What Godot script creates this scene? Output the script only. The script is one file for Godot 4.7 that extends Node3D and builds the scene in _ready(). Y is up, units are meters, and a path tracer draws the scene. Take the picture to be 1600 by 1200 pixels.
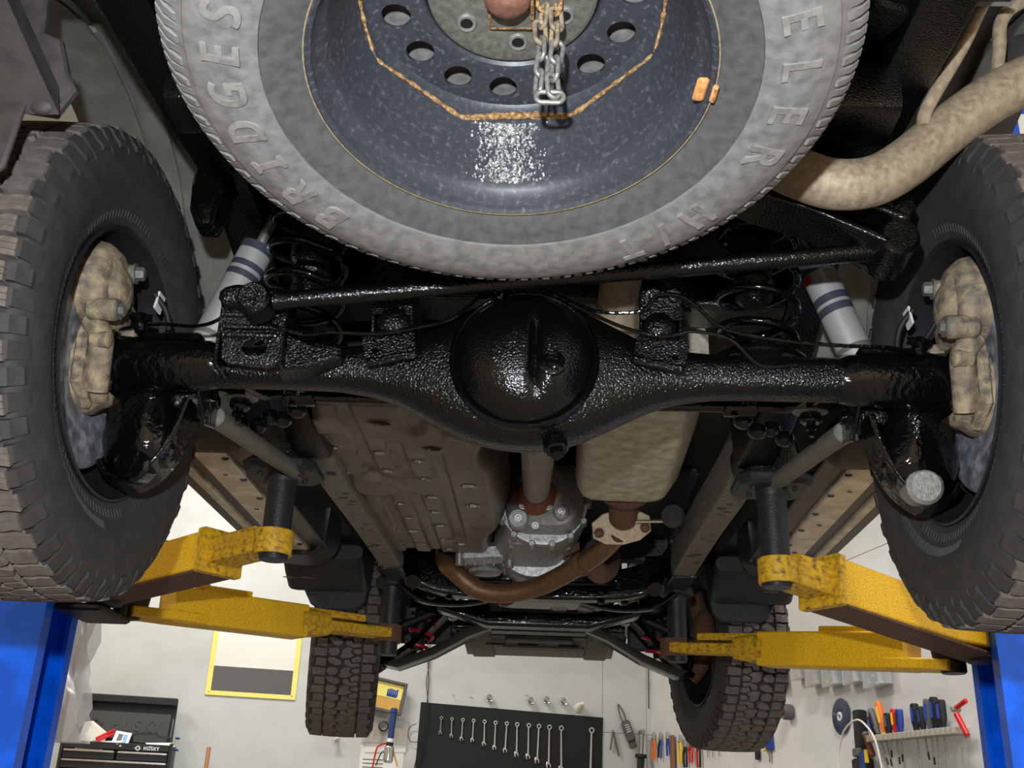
extends Node3D
# A lifted off-road vehicle seen from below and behind. Origin: middle of the rear axle; x right, y up, -z towards the front of the vehicle. Floor at y = -2.15.

class Shape:
	var v := PackedVector3Array()
	var uv := PackedVector2Array()
	var start := 0
	var cuts := PackedInt32Array()   # where each closed shape begins
	func tri(a: Vector3, b: Vector3, c: Vector3) -> void:
		v.append(a); v.append(b); v.append(c)
	func quad(a: Vector3, b: Vector3, c: Vector3, d: Vector3) -> void:
		v.append(a); v.append(b); v.append(c)
		v.append(a); v.append(c); v.append(d)
	func begin() -> void:
		start = v.size()
		cuts.append(start)
	func fin() -> void:   # turn the closed shape just added so that its faces look outwards
		var vol := 0.0
		var o := v[start] if v.size() > start else Vector3.ZERO
		for i in range(start, v.size(), 3):
			vol += (v[i] - o).dot((v[i + 1] - o).cross(v[i + 2] - o))
		if vol > 0.0:
			for i in range(start, v.size(), 3):
				var t := v[i + 1]
				v[i + 1] = v[i + 2]
				v[i + 2] = t
		start = v.size()

const FLOOR := -2.15
var M := {}
var names := {}
var room := Transform3D()

# ---------- committing ----------
func mesh_of(s: Shape, crease := 38.0) -> ArrayMesh:
	var n := s.v.size()
	var fn := PackedVector3Array()
	fn.resize(n / 3)
	var un := PackedVector3Array()
	un.resize(n / 3)
	var head := {}
	var nxt := PackedInt32Array()
	nxt.resize(n)
	var keys := []
	keys.resize(n)
	for f in n / 3:
		var k := f * 3
		var c := (s.v[k + 2] - s.v[k]).cross(s.v[k + 1] - s.v[k])
		fn[f] = c
		un[f] = c.normalized()
	for i in n:
		var p := s.v[i]
		var key := Vector3i(roundi(p.x * 20000.0), roundi(p.y * 20000.0), roundi(p.z * 20000.0))
		keys[i] = key
		nxt[i] = head.get(key, -1)
		head[key] = i
	var lim := cos(deg_to_rad(crease))
	var nr := PackedVector3Array()
	nr.resize(n)
	for i in n:
		var me := un[i / 3]
		var acc := Vector3.ZERO
		var j: int = head[keys[i]]
		while j >= 0:
			if un[j / 3].dot(me) > lim:
				acc += fn[j / 3]
			j = nxt[j]
		nr[i] = acc.normalized() if acc.length_squared() > 1e-20 else me
	var a := []
	a.resize(Mesh.ARRAY_MAX)
	a[Mesh.ARRAY_VERTEX] = s.v
	a[Mesh.ARRAY_NORMAL] = nr
	if s.uv.size() == n:
		a[Mesh.ARRAY_TEX_UV] = s.uv
	var m := ArrayMesh.new()
	m.add_surface_from_arrays(Mesh.PRIMITIVE_TRIANGLES, a)
	return m

func numbered(called: String) -> String:
	var k: int = names.get(called, 0)
	names[called] = k + 1
	return called if k == 0 else "%s_%03d" % [called, k]

func tag(o: Node, label: String, category: String, group := "") -> void:
	o.set_meta("label", label)
	o.set_meta("category", category)
	if group:
		o.set_meta("group", group)

func thing(called: String, label: String, category: String, at := Vector3.ZERO, group := "") -> Node3D:
	var o := Node3D.new()
	o.name = numbered(called)
	add_child(o, true)
	o.position = at
	tag(o, label, category, group)
	return o

func put(called: String, mesh: Mesh, mat: Material, parent: Node = self, xf := Transform3D()) -> MeshInstance3D:
	var o := MeshInstance3D.new()
	o.name = numbered(called) if parent == self else called
	o.mesh = mesh
	o.material_override = mat
	parent.add_child(o, true)
	if parent != self:   # repeats below one parent take a three-digit number
		var k := 0
		for c in parent.get_children():
			if c != o and (String(c.name) == called or String(c.name).begins_with(called + "_0")):
				k += 1
		if k:
			o.name = "%s_%03d" % [called, k]
	o.transform = xf
	return o

func obj(called: String, s: Shape, mat: Material, parent: Node = self, crease := 38.0) -> MeshInstance3D:
	return put(called, mesh_of(s, crease), mat, parent)

func each(called: String, s: Shape, mat: Material, parent: Node, per := 1, crease := 38.0) -> void:   # a mesh of its own for every `per` closed shapes
	for i in range(0, s.cuts.size(), per):
		var one := Shape.new()
		one.v = s.v.slice(s.cuts[i], s.cuts[i + per] if i + per < s.cuts.size() else s.v.size())
		put(called, mesh_of(one, crease), mat, parent)

func single(called: String, s: Shape, mat: Material, label: String, category: String, group := "", crease := 38.0) -> MeshInstance3D:
	var o := obj(called, s, mat, self, crease)
	tag(o, label, category, group)
	return o

func structure(called: String, s: Shape, mat: Material) -> MeshInstance3D:
	var o := obj(called, s, mat)
	o.set_meta("kind", "structure")
	return o

# ---------- frames ----------
func T(p: Vector3, deg := Vector3.ZERO) -> Transform3D:
	return Transform3D(Basis.from_euler(deg * PI / 180.0), p)

func along(a: Vector3, b: Vector3, hint := Vector3.UP) -> Transform3D:   # y from a to b
	var y := (b - a).normalized()
	var h := hint if absf(y.dot(hint)) < 0.95 else Vector3.RIGHT
	var x := y.cross(h).normalized()
	return Transform3D(Basis(x, y, x.cross(y)), a)

func axisx(p: Vector3) -> Transform3D:   # local y along world x
	return Transform3D(Basis(Vector3(0, -1, 0), Vector3(1, 0, 0), Vector3(0, 0, 1)), p)

func axisz(p: Vector3) -> Transform3D:   # local y along world z
	return Transform3D(Basis(Vector3(1, 0, 0), Vector3(0, 0, 1), Vector3(0, -1, 0)), p)

# ---------- shapes ----------
func loft(m: Shape, rings: Array, cap0 := true, cap1 := true, closed := true) -> void:
	m.begin()
	var n: int = rings[0].size()
	for i in rings.size() - 1:
		var a: PackedVector3Array = rings[i]
		var b: PackedVector3Array = rings[i + 1]
		for j in (n if closed else n - 1):
			var k := (j + 1) % n
			m.quad(a[j], a[k], b[k], b[j])
	if cap0: fan(m, rings[0], true)
	if cap1: fan(m, rings[rings.size() - 1], false)
	m.fin()

func fan(m: Shape, r: PackedVector3Array, back: bool) -> void:
	var c := Vector3.ZERO
	for p in r: c += p
	c /= r.size()
	for j in r.size():
		var k := (j + 1) % r.size()
		if back: m.tri(c, r[k], r[j])
		else: m.tri(c, r[j], r[k])

func ring2(sec: PackedVector2Array, xf: Transform3D, sx := 1.0, sz := 1.0) -> PackedVector3Array:
	var r := PackedVector3Array()
	for p in sec: r.append(xf * Vector3(p.x * sx, 0, p.y * sz))
	return r

func rrect(w: float, h: float, r: float, n := 3) -> PackedVector2Array:
	var o := PackedVector2Array()
	var q := [Vector2(1, 1), Vector2(-1, 1), Vector2(-1, -1), Vector2(1, -1)]
	for c in 4:
		for i in n + 1:
			var a := PI / 2 * (c + float(i) / n)
			o.append(Vector2(q[c].x * (w / 2 - r), q[c].y * (h / 2 - r)) + r * Vector2(cos(a), sin(a)))
	return o

func oval(rx: float, ry: float, n := 24) -> PackedVector2Array:
	var o := PackedVector2Array()
	for i in n: o.append(Vector2(rx * cos(TAU * i / n), ry * sin(TAU * i / n)))
	return o

func box(m: Shape, size: Vector3, xf: Transform3D, bev := 0.003) -> void:
	var b := minf(bev, minf(size.x, minf(size.y, size.z)) * 0.4)
	var rows := []
	for q in [[-size.y / 2, b], [-size.y / 2 + b, 0.0], [size.y / 2 - b, 0.0], [size.y / 2, b]]:
		var i: float = q[1]
		var x := size.x / 2 - i
		var z := size.z / 2 - i
		var r := PackedVector3Array()
		for p in [Vector2(x, z - b), Vector2(x - b, z), Vector2(b - x, z), Vector2(-x, z - b), Vector2(-x, b - z), Vector2(b - x, -z), Vector2(x - b, -z), Vector2(x, b - z)]:
			r.append(xf * Vector3(p.x, q[0], p.y))
		rows.append(r)
	loft(m, rows)

func lathe(m: Shape, prof: Array, xf: Transform3D, segs := 32, a0 := 0.0, a1 := TAU) -> void:   # prof: Vector2(radius, height along local y)
	m.begin()
	var rows := []
	for p in prof:
		var r := PackedVector3Array()
		for i in segs:
			var a := a0 + (a1 - a0) * i / segs
			r.append(xf * Vector3(p.x * cos(a), p.y, p.x * sin(a)))
		rows.append(r)
	for i in rows.size() - 1:
		var a: PackedVector3Array = rows[i]
		var b: PackedVector3Array = rows[i + 1]
		for j in segs:
			var k := (j + 1) % segs
			if prof[i].x < 1e-5: m.tri(a[j], b[k], b[j])
			elif prof[i + 1].x < 1e-5: m.tri(a[j], a[k], b[j])
			else: m.quad(a[j], a[k], b[k], b[j])
	m.fin()

func cyl(m: Shape, a: Vector3, b: Vector3, r: float, segs := 20, bev := 0.002, r2 := -1.0) -> void:
	var h := a.distance_to(b)
	var q := r if r2 < 0 else r2
	var e := minf(bev, minf(minf(r, q), h) * 0.4)
	lathe(m, [Vector2(0, 0), Vector2(r - e, 0), Vector2(r, e), Vector2(q, h - e), Vector2(q - e, h), Vector2(0, h)], along(a, b), segs)

func ball(m: Shape, p: Vector3, r: Vector3, segs := 20, xf := Transform3D()) -> void:
	var prof := []
	var n := segs / 2
	for i in n + 1:
		prof.append(Vector2(0.0 if i == 0 or i == n else sin(PI * i / n), -cos(PI * i / n)))
	lathe(m, prof, xf * Transform3D(Basis.from_scale(r), p), segs)

func hexbolt(m: Shape, p: Vector3, dir: Vector3, r := 0.009, h := 0.007) -> void:
	var xf := along(p, p + dir)
	lathe(m, [Vector2(0, -0.002), Vector2(r * 1.5, -0.002), Vector2(r * 1.5, 0.002), Vector2(0, 0.002)], xf, 16)
	lathe(m, [Vector2(0, 0), Vector2(r, 0), Vector2(r, h * 0.8), Vector2(r * 0.8, h), Vector2(0, h)], xf, 6)

func spline(pts: Array, per := 6) -> PackedVector3Array:
	var o := PackedVector3Array()
	for i in pts.size() - 1:
		var a: Vector3 = pts[maxi(i - 1, 0)]
		var b: Vector3 = pts[i]
		var c: Vector3 = pts[i + 1]
		var d: Vector3 = pts[mini(i + 2, pts.size() - 1)]
		for k in per:
			o.append(b.cubic_interpolate(c, a, d, float(k) / per))
	o.append(pts[pts.size() - 1])
	return o

func tube(m: Shape, pts: PackedVector3Array, r: float, segs := 12, radii := PackedFloat32Array()) -> void:
	var rows := []
	var n := pts.size()
	var t := (pts[1] - pts[0]).normalized()
	var x := t.cross(Vector3.UP if absf(t.y) < 0.9 else Vector3.RIGHT).normalized()
	for i in n:
		var d := (pts[mini(i + 1, n - 1)] - pts[maxi(i - 1, 0)]).normalized()
		x = (x - d * x.dot(d)).normalized()
		var y := d.cross(x)
		var q := radii[i] if radii.size() else r
		var row := PackedVector3Array()
		for j in segs:
			var a := TAU * j / segs
			row.append(pts[i] + (x * cos(a) + y * sin(a)) * q)
		rows.append(row)
	loft(m, rows)

func sweep(m: Shape, pts: PackedVector3Array, sec: PackedVector2Array, up := Vector3.UP, scales := []) -> void:   # section x: sideways, y: along up
	var rows := []
	var n := pts.size()
	for i in n:
		var d := (pts[mini(i + 1, n - 1)] - pts[maxi(i - 1, 0)]).normalized()
		var x := d.cross(up).normalized()
		var y := x.cross(d)
		var s: Vector2 = scales[i] if scales.size() else Vector2.ONE
		var row := PackedVector3Array()
		for p in sec: row.append(pts[i] + x * p.x * s.x + y * p.y * s.y)
		rows.append(row)
	loft(m, rows)

func inset(poly: PackedVector2Array, d: float) -> PackedVector2Array:
	var o := PackedVector2Array()
	var n := poly.size()
	var area := 0.0
	for i in n: area += poly[i].cross(poly[(i + 1) % n])
	var sgn := 1.0 if area > 0 else -1.0
	for i in n:
		var a := (poly[i] - poly[(i + n - 1) % n]).normalized()
		var b := (poly[(i + 1) % n] - poly[i]).normalized()
		var na := Vector2(-a.y, a.x) * sgn
		var nb := Vector2(-b.y, b.x) * sgn
		var bis := (na + nb).normalized()
		o.append(poly[i] + bis * d / maxf(0.35, bis.dot(na)))
	return o

func prism(m: Shape, poly: PackedVector2Array, depth: float, xf: Transform3D, bev := 0.002) -> void:   # outline in local x, y; thickness along local z
	m.begin()
	var n := poly.size()
	var ins := inset(poly, bev) if bev > 0 else poly
	var lay := [[ins, -depth / 2], [poly, -depth / 2 + bev], [poly, depth / 2 - bev], [ins, depth / 2]]
	for l in 3:
		for j in n:
			var k := (j + 1) % n
			var a: Vector2 = lay[l][0][j]
			var b: Vector2 = lay[l][0][k]
			var c: Vector2 = lay[l + 1][0][k]
			var d: Vector2 = lay[l + 1][0][j]
			m.quad(xf * Vector3(a.x, a.y, lay[l][1]), xf * Vector3(b.x, b.y, lay[l][1]), xf * Vector3(c.x, c.y, lay[l + 1][1]), xf * Vector3(d.x, d.y, lay[l + 1][1]))
	var area := 0.0
	for i in n: area += poly[i].cross(poly[(i + 1) % n])
	var tris := Geometry2D.triangulate_polygon(ins)
	for i in range(0, tris.size(), 3):
		var q := [ins[tris[i]], ins[tris[i + 1]], ins[tris[i + 2]]]
		if ((q[1] - q[0]).cross(q[2] - q[0]) > 0) != (area > 0): q.reverse()
		m.tri(xf * Vector3(q[0].x, q[0].y, depth / 2), xf * Vector3(q[1].x, q[1].y, depth / 2), xf * Vector3(q[2].x, q[2].y, depth / 2))
		m.tri(xf * Vector3(q[2].x, q[2].y, -depth / 2), xf * Vector3(q[1].x, q[1].y, -depth / 2), xf * Vector3(q[0].x, q[0].y, -depth / 2))
	m.fin()

func holed(m: Shape, outer: PackedVector2Array, hole: PackedVector2Array, depth: float, xf: Transform3D) -> void:   # a plate with one hole; both outlines have the same number of points
	m.begin()
	var n := outer.size()
	for j in n:
		var k := (j + 1) % n
		var q := []
		for z in [-depth / 2, depth / 2]:
			for p in [outer[j], outer[k], hole[k], hole[j]]: q.append(xf * Vector3(p.x, p.y, z))
		m.quad(q[0], q[3], q[2], q[1])
		m.quad(q[4], q[5], q[6], q[7])
		m.quad(q[0], q[1], q[5], q[4])
		m.quad(q[2], q[3], q[7], q[6])
	m.fin()

func square_ring(w: float, h: float, n := 24) -> PackedVector2Array:   # n points round a rectangle at equal angles
	var o := PackedVector2Array()
	for i in n:
		var d := Vector2(cos(TAU * i / n), sin(TAU * i / n))
		var k := minf(w / 2 / maxf(absf(d.x), 1e-6), h / 2 / maxf(absf(d.y), 1e-6))
		o.append(d * k)
	return o

func P2(a: Array) -> PackedVector2Array:
	var o := PackedVector2Array()
	for i in range(0, a.size(), 2): o.append(Vector2(a[i], a[i + 1]))
	return o

# ---------- materials ----------
func noise(kind: int, freq: float, oct: int, stops := [], size := 512, sd := 1) -> NoiseTexture2D:
	var f := FastNoiseLite.new()
	f.seed = sd
	f.noise_type = kind
	f.frequency = freq
	f.fractal_type = FastNoiseLite.FRACTAL_FBM if oct > 1 else FastNoiseLite.FRACTAL_NONE
	f.fractal_octaves = oct
	var t := NoiseTexture2D.new()
	t.width = size
	t.height = size
	t.seamless = true
	t.noise = f
	if stops.size():
		var g := Gradient.new()
		var offs := PackedFloat32Array()
		var cols := PackedColorArray()
		for s in stops:
			offs.append(s[0])
			cols.append(s[1] if s[1] is Color else Color(s[1]))
		g.offsets = offs
		g.colors = cols
		t.color_ramp = g
	return t

func mat(called: String, color: Color, rough: float, metal := 0.0, tex: Texture2D = null, scale := 4.0, bump: Texture2D = null, height := 0.05) -> StandardMaterial3D:
	var m := StandardMaterial3D.new()
	m.resource_name = called
	m.albedo_color = color
	m.roughness = rough
	m.metallic = metal
	if tex:
		m.albedo_texture = tex
	if bump:
		m.heightmap_enabled = true
		m.heightmap_texture = bump
		m.heightmap_scale = height
	m.uv1_triplanar = true
	m.uv1_scale = Vector3.ONE * scale
	M[called] = m
	return m

func materials() -> void:
	var SX := FastNoiseLite.TYPE_SIMPLEX_SMOOTH
	var CE := FastNoiseLite.TYPE_CELLULAR
	var W := Color.WHITE
	var grit := noise(SX, 0.045, 3, [], 512, 3)
	var grain := noise(SX, 0.02, 4, [], 512, 5)
	var pebble := noise(CE, 0.05, 1, [], 512, 7)
	var mottle := noise(SX, 0.014, 6, [[0.2, Color(0.80, 0.80, 0.80)], [0.5, Color(0.9, 0.9, 0.9)], [0.8, W]], 512, 11)
	var soft := noise(SX, 0.006, 4, [[0.3, Color(0.86, 0.86, 0.86)], [0.7, W]], 512, 13)
	# undercoating: fresh, tarry, pebbled
	mat("coat", Color(0.028, 0.027, 0.027), 0.15, 0.0, null, 8.5, grit, 0.2)
	mat("coat_fine", Color(0.025, 0.025, 0.025), 0.14, 0.0, null, 9.0, grit, 0.11)
	mat("coat_wet", Color(0.022, 0.022, 0.022), 0.07, 0.0, null, 6.0, grain, 0.1)
	mat("black_plastic", Color(0.105, 0.105, 0.11), 0.5, 0.0, mottle, 3.0, grit, 0.03)
	mat("black_matt", Color(0.07, 0.07, 0.07), 0.62, 0.0, mottle, 3.0)
	mat("post_black", Color(0.14, 0.14, 0.145), 0.5, 0.2, mottle, 5.0, grit, 0.05)
	# rubber
	var dusty := noise(SX, 0.01, 5, [[0.2, Color(0.82, 0.815, 0.81)], [0.55, Color(0.91, 0.905, 0.90)], [0.8, W]], 512, 17)
	mat("rubber", Color(0.225, 0.212, 0.2), 0.75, 0.0, dusty, 4.0, grain, 0.04)
	mat("rubber_ridge", Color(0.25, 0.238, 0.225), 0.8, 0.0, dusty, 4.0)
	mat("tread", Color(0.43, 0.395, 0.365), 0.85, 0.0, dusty, 9.0, grit, 0.03)
	var streak := noise(SX, 0.018, 5, [[0.15, Color(0.78, 0.78, 0.78)], [0.5, Color(0.91, 0.905, 0.90)], [0.85, W]], 512, 19)
	mat("spare_rubber", Color(0.50, 0.488, 0.473), 0.72, 0.0, streak, 4.0, grain, 0.06)
	mat("spare_band", Color(0.355, 0.35, 0.345), 0.55, 0.0, streak, 5.0, grain, 0.05)
	mat("spare_letter", Color(0.555, 0.54, 0.52), 0.7, 0.0, streak, 4.0, grain, 0.06)
	# steel of the spare rim: dark primer with chalky spots
	var chalk := noise(SX, 0.03, 6, [[0.0, Color(0.20, 0.208, 0.228)], [0.6, Color(0.235, 0.242, 0.262)], [0.72, Color(0.30, 0.306, 0.325)], [0.82, Color(0.42, 0.425, 0.43)]], 1024, 23)
	mat("rim_paint", W, 0.42, 0.1, chalk, 3.0, grain, 0.03)
	var salt := noise(SX, 0.05, 5, [[0.3, Color(0.33, 0.34, 0.35)], [0.48, Color(0.52, 0.52, 0.51)], [0.6, Color(0.75, 0.74, 0.72)], [0.72, Color(0.95, 0.94, 0.9)]], 512, 29)
	mat("salt", W, 0.8, 0.0, salt, 6.0, grit, 0.1)
	var rusty := noise(SX, 0.035, 5, [[0.2, Color(0.33, 0.22, 0.13)], [0.42, Color(0.54, 0.39, 0.23)], [0.6, Color(0.66, 0.51, 0.32)], [0.8, Color(0.74, 0.65, 0.48)]], 512, 31)
	mat("rust_line", W, 0.85, 0.0, rusty, 7.0, grit, 0.12)
	var rust2 := noise(SX, 0.03, 5, [[0.2, Color(0.27, 0.18, 0.12)], [0.5, Color(0.37, 0.255, 0.175)], [0.8, Color(0.46, 0.335, 0.24)]], 512, 37)
	mat("rust", W, 0.8, 0.15, rust2, 7.0, grit, 0.1)
	mat("rust_red", Color(0.52, 0.27, 0.16), 0.75, 0.1, mottle, 8.0, grit, 0.06)
	mat("nut_rust", Color(0.60, 0.42, 0.34), 0.45, 0.3, mottle, 10.0, grit, 0.04)
	mat("weight_orange", Color(0.88, 0.62, 0.36), 0.6, 0.0, mottle, 12.0)
	mat("zinc", Color(0.62, 0.61, 0.58), 0.5, 0.5, mottle, 12.0, grit, 0.04)
	mat("plate_steel", Color(0.46, 0.45, 0.41), 0.55, 0.3, mottle, 9.0, grit, 0.04)
	# brakes
	var cal := noise(SX, 0.010, 6, [[0.15, Color(0.35, 0.31, 0.27)], [0.42, Color(0.47, 0.42, 0.355)], [0.6, Color(0.56, 0.495, 0.395)], [0.85, Color(0.66, 0.585, 0.45)]], 512, 41)
	mat("caliper", W, 0.75, 0.1, cal, 7.0, grit, 0.12)
	var shield := noise(SX, 0.012, 5, [[0.2, Color(0.34, 0.35, 0.375)], [0.5, Color(0.47, 0.48, 0.51)], [0.8, Color(0.64, 0.645, 0.655)]], 512, 43)
	mat("shield", W, 0.5, 0.3, shield, 4.0)
	mat("rim_dark", Color(0.16, 0.165, 0.175), 0.45, 0.3, mottle, 4.0)
	mat("white_tag", Color(0.82, 0.81, 0.78), 0.6)
	# drivetrain and exhaust
	var tan_ := noise(SX, 0.02, 5, [[0.2, Color(0.52, 0.455, 0.375)], [0.5, Color(0.61, 0.545, 0.45)], [0.8, Color(0.68, 0.61, 0.51)]], 512, 47)
	mat("exhaust_tan", W, 0.6, 0.25, tan_, 6.0, grain, 0.08)
	var muf := noise(SX, 0.014, 5, [[0.2, Color(0.60, 0.565, 0.49)], [0.5, Color(0.68, 0.64, 0.565)], [0.8, Color(0.75, 0.715, 0.64)]], 512, 53)
	mat("muffler_skin", W, 0.5, 0.35, muf, 3.0, grain, 0.12)
	mat("pipe_brown", Color(0.50, 0.37, 0.26), 0.42, 0.6, mottle, 6.0)
	mat("skid_dark", Color(0.385, 0.345, 0.30), 0.42, 0.25, soft, 3.0, grit, 0.015)
	mat("frame_grey", Color(0.43, 0.41, 0.37), 0.6, 0.1, mottle, 5.0, grit, 0.05)
	mat("cast_alu", Color(0.66, 0.655, 0.64), 0.42, 0.7, mottle, 8.0, grit, 0.05)
	mat("shaft", Color(0.48, 0.44, 0.37), 0.5, 0.3, mottle, 5.0)
	mat("shock_silver", Color(0.74, 0.735, 0.715), 0.34, 0.5)
	mat("lip_line", Color(0.60, 0.54, 0.41), 0.7, 0.0, mottle, 12.0)
	mat("shock_dark", Color(0.22, 0.23, 0.27), 0.4)
	mat("red_paint", Color(0.72, 0.10, 0.16), 0.4)
	mat("front_skid", Color(0.42, 0.40, 0.37), 0.5, 0.4, mottle, 5.0, grit, 0.03)
	mat("flange_tan", Color(0.74, 0.665, 0.54), 0.55, 0.3, mottle, 14.0)
	mat("steel", Color(0.70, 0.69, 0.67), 0.5, 0.8, mottle, 14.0)
	# body
	mat("liner", Color(0.42, 0.41, 0.38), 0.75, 0.0, soft, 3.0, grit, 0.02)
	mat("body_grey", Color(0.36, 0.36, 0.34), 0.55, 0.0, soft, 2.0)
	mat("bumper", Color(0.27, 0.25, 0.24), 0.62, 0.0, mottle, 2.5, grit, 0.03)
	mat("floor_pan", Color(0.035, 0.035, 0.037), 0.5, 0.0, null, 3.0, grit, 0.1)
	mat("board_metal", Color(0.80, 0.745, 0.66), 0.42, 0.3, soft, 3.0)
	mat("board_dark", Color(0.25, 0.245, 0.235), 0.45, 0.2, soft, 3.0)
	# lift
	var specks := noise(SX, 0.05, 4, [[0.0, Color(0.90, 0.70, 0.06)], [0.64, Color(0.90, 0.70, 0.07)], [0.72, Color(0.66, 0.49, 0.07)], [0.80, Color(0.27, 0.20, 0.07)]], 1024, 59)
	mat("yellow", W, 0.5, 0.0, specks, 4.5, grit, 0.02)
	var grime := noise(SX, 0.010, 6, [[0.12, Color(0.36, 0.26, 0.10)], [0.30, Color(0.64, 0.485, 0.11)], [0.5, Color(0.78, 0.60, 0.09)], [0.75, Color(0.85, 0.66, 0.08)]], 512, 61)
	mat("yellow_grimy", W, 0.6, 0.0, grime, 11.0, grit, 0.04)
	mat("blue", Color(0.0, 0.41, 0.985), 0.28, 0.0, soft, 2.0)
	mat("oily", Color(0.09, 0.075, 0.06), 0.5, 0.2, mottle, 8.0, grit, 0.05)
	# room
	var wallt := noise(SX, 0.006, 5, [[0.2, Color(0.975, 0.975, 0.975)], [0.7, W]], 512, 67)
	mat("wall_grey", Color(0.80, 0.81, 0.80), 0.8, 0.0, wallt, 1.2, grain, 0.05)
	mat("wall_white", Color(0.865, 0.86, 0.84), 0.8, 0.0, wallt, 1.2, grain, 0.05)
	mat("wall_beige", Color(0.80, 0.73, 0.62), 0.85, 0.0, wallt, 1.2)
	mat("concrete", Color(0.56, 0.53, 0.49), 0.75, 0.0, mottle, 0.8)
	mat("ceiling", Color(0.84, 0.82, 0.78), 0.9, 0.0, wallt, 1.0)
	for c in [["paper", Color(0.93, 0.93, 0.91)], ["yellow_frame", Color(0.97, 0.92, 0.50)], ["grey_print", Color(0.37, 0.36, 0.36)], ["gold_print", Color(0.85, 0.66, 0.33)], ["navy", Color(0.12, 0.21, 0.45)], ["tool_red", Color(0.80, 0.10, 0.10)], ["tool_blue", Color(0.12, 0.25, 0.62)], ["tool_black", Color(0.08, 0.08, 0.085)], ["tool_orange", Color(0.93, 0.47, 0.12)], ["tool_yellow", Color(0.95, 0.78, 0.15)], ["wood", Color(0.53, 0.36, 0.24)], ["mat_black", Color(0.115, 0.12, 0.12)], ["chest", Color(0.12, 0.12, 0.125)], ["chest_lid", Color(0.26, 0.26, 0.265)], ["white_print", Color(0.92, 0.92, 0.92)], ["strip_wood", Color(0.72, 0.68, 0.62)], ["copper", Color(0.72, 0.50, 0.36)], ["cream", Color(0.90, 0.88, 0.83)], ["groove", Color(0.05, 0.05, 0.05)], ["disc_navy", Color(0.17, 0.20, 0.31)], ["box_grey", Color(0.60, 0.62, 0.645)], ["sky_blue", Color(0.45, 0.66, 0.88)]]:
		mat(c[0], c[1], 0.55)
	M["mat_black"].roughness = 0.85
	M["disc_navy"].roughness = 0.3
	M["tool_blue"].roughness = 0.35
	M["tool_red"].roughness = 0.35
	mat("chrome", Color(0.82, 0.82, 0.81), 0.22, 0.9)
	var pl := mat("clear_plastic", Color(0.88, 0.90, 0.92, 0.22), 0.15)
	pl.transparency = BaseMaterial3D.TRANSPARENCY_ALPHA
	var film := mat("film", Color(0.85, 0.84, 0.82, 0.35), 0.2)
	film.transparency = BaseMaterial3D.TRANSPARENCY_ALPHA
	var led := mat("led", Color(1, 1, 1), 0.5)
	led.emission_enabled = true
	led.emission = Color(1.0, 0.985, 0.955)
	led.emission_energy_multiplier = 2.0

# ---------- camera, light, room ----------
func _ready() -> void:
	var cam := Camera3D.new()
	cam.name = "camera"
	cam.fov = rad_to_deg(2.0 * atan(600.0 / 1664.05))
	cam.near = 0.05
	cam.far = 60.0
	cam.transform = Transform3D(Basis(Vector3.UP, 0.046372) * Basis(Vector3.RIGHT, 0.392961) * Basis(Vector3.BACK, 0.041068), Vector3(0.055, -0.703, 1.645))
	add_child(cam)
	cam.current = true
	var env := Environment.new()
	env.background_mode = Environment.BG_COLOR
	env.background_color = Color(0, 0, 0)
	env.tonemap_mode = Environment.TONE_MAPPER_LINEAR
	env.tonemap_exposure = 1.55
	env.sdfgi_enabled = true
	env.ssao_enabled = true
	env.ssil_enabled = true
	var we := WorldEnvironment.new()
	we.name = "world_environment"
	we.environment = env
	add_child(we)
	materials()
	room = Transform3D(Basis(Vector3.UP, deg_to_rad(15.0)), Vector3(0.816, 0.0, -6.6))   # corner of the two walls in view: x along the back wall, z along the right wall
	# tube lights under the ceiling (x, z in room axes; length along the room's z when true)
	for l in [[-2.9, 10.3, false, 1.5, "crosswise behind the camera"], [-1.2, 8.6, true, 1.35, "behind the camera along the right wall"], [-5.2, 8.6, true, 1.35, "behind the camera on the left"], [-3.0, 1.35, false, 1.0, "crosswise above the tool board"], [-5.6, 2.6, true, 1.0, "above the tool chest"], [-0.95, 4.6, true, 1.0, "above the right lift column"]]:
		ceiling_light(l[0], l[1], l[2], 5.0 * l[3], l[4])
	work_light(Vector3(-0.02, -0.52, 1.78), 2.9)
	build_room()
	build_vehicle()
	build_lift()
	build_wall_things()

func ceiling_light(x: float, z: float, turned: bool, energy: float, where: String) -> void:
	var t := thing("ceiling_light", "white ceiling tube fixture " + where, "light", room * Vector3(x, 2.26, z), "ceiling tube lights")
	t.basis = room.basis * Basis(Vector3.UP, PI / 2 if turned else 0.0)
	var s := Shape.new()
	box(s, Vector3(1.26, 0.05, 0.17), T(Vector3(0, 0, 0)), 0.008)
	obj("housing", s, M.ceiling, t)
	s = Shape.new()
	for k in [-0.045, 0.045]: cyl(s, Vector3(-0.6, -0.035, k), Vector3(0.6, -0.035, k), 0.016, 14)
	obj("lamp_tube", s, M.led, t)
	var a := AreaLight3D.new()
	a.name = "lamp_glow"
	a.area_size = Vector2(1.2, 0.13)
	a.light_color = Color(1.0, 0.985, 0.955)
	a.light_energy = energy
	a.area_range = 20.0
	a.area_attenuation = 2.0
	a.shadow_enabled = true
	t.add_child(a)
	a.position = Vector3(0, -0.056, 0)
	a.rotation = Vector3(-PI / 2, 0, 0)

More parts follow.
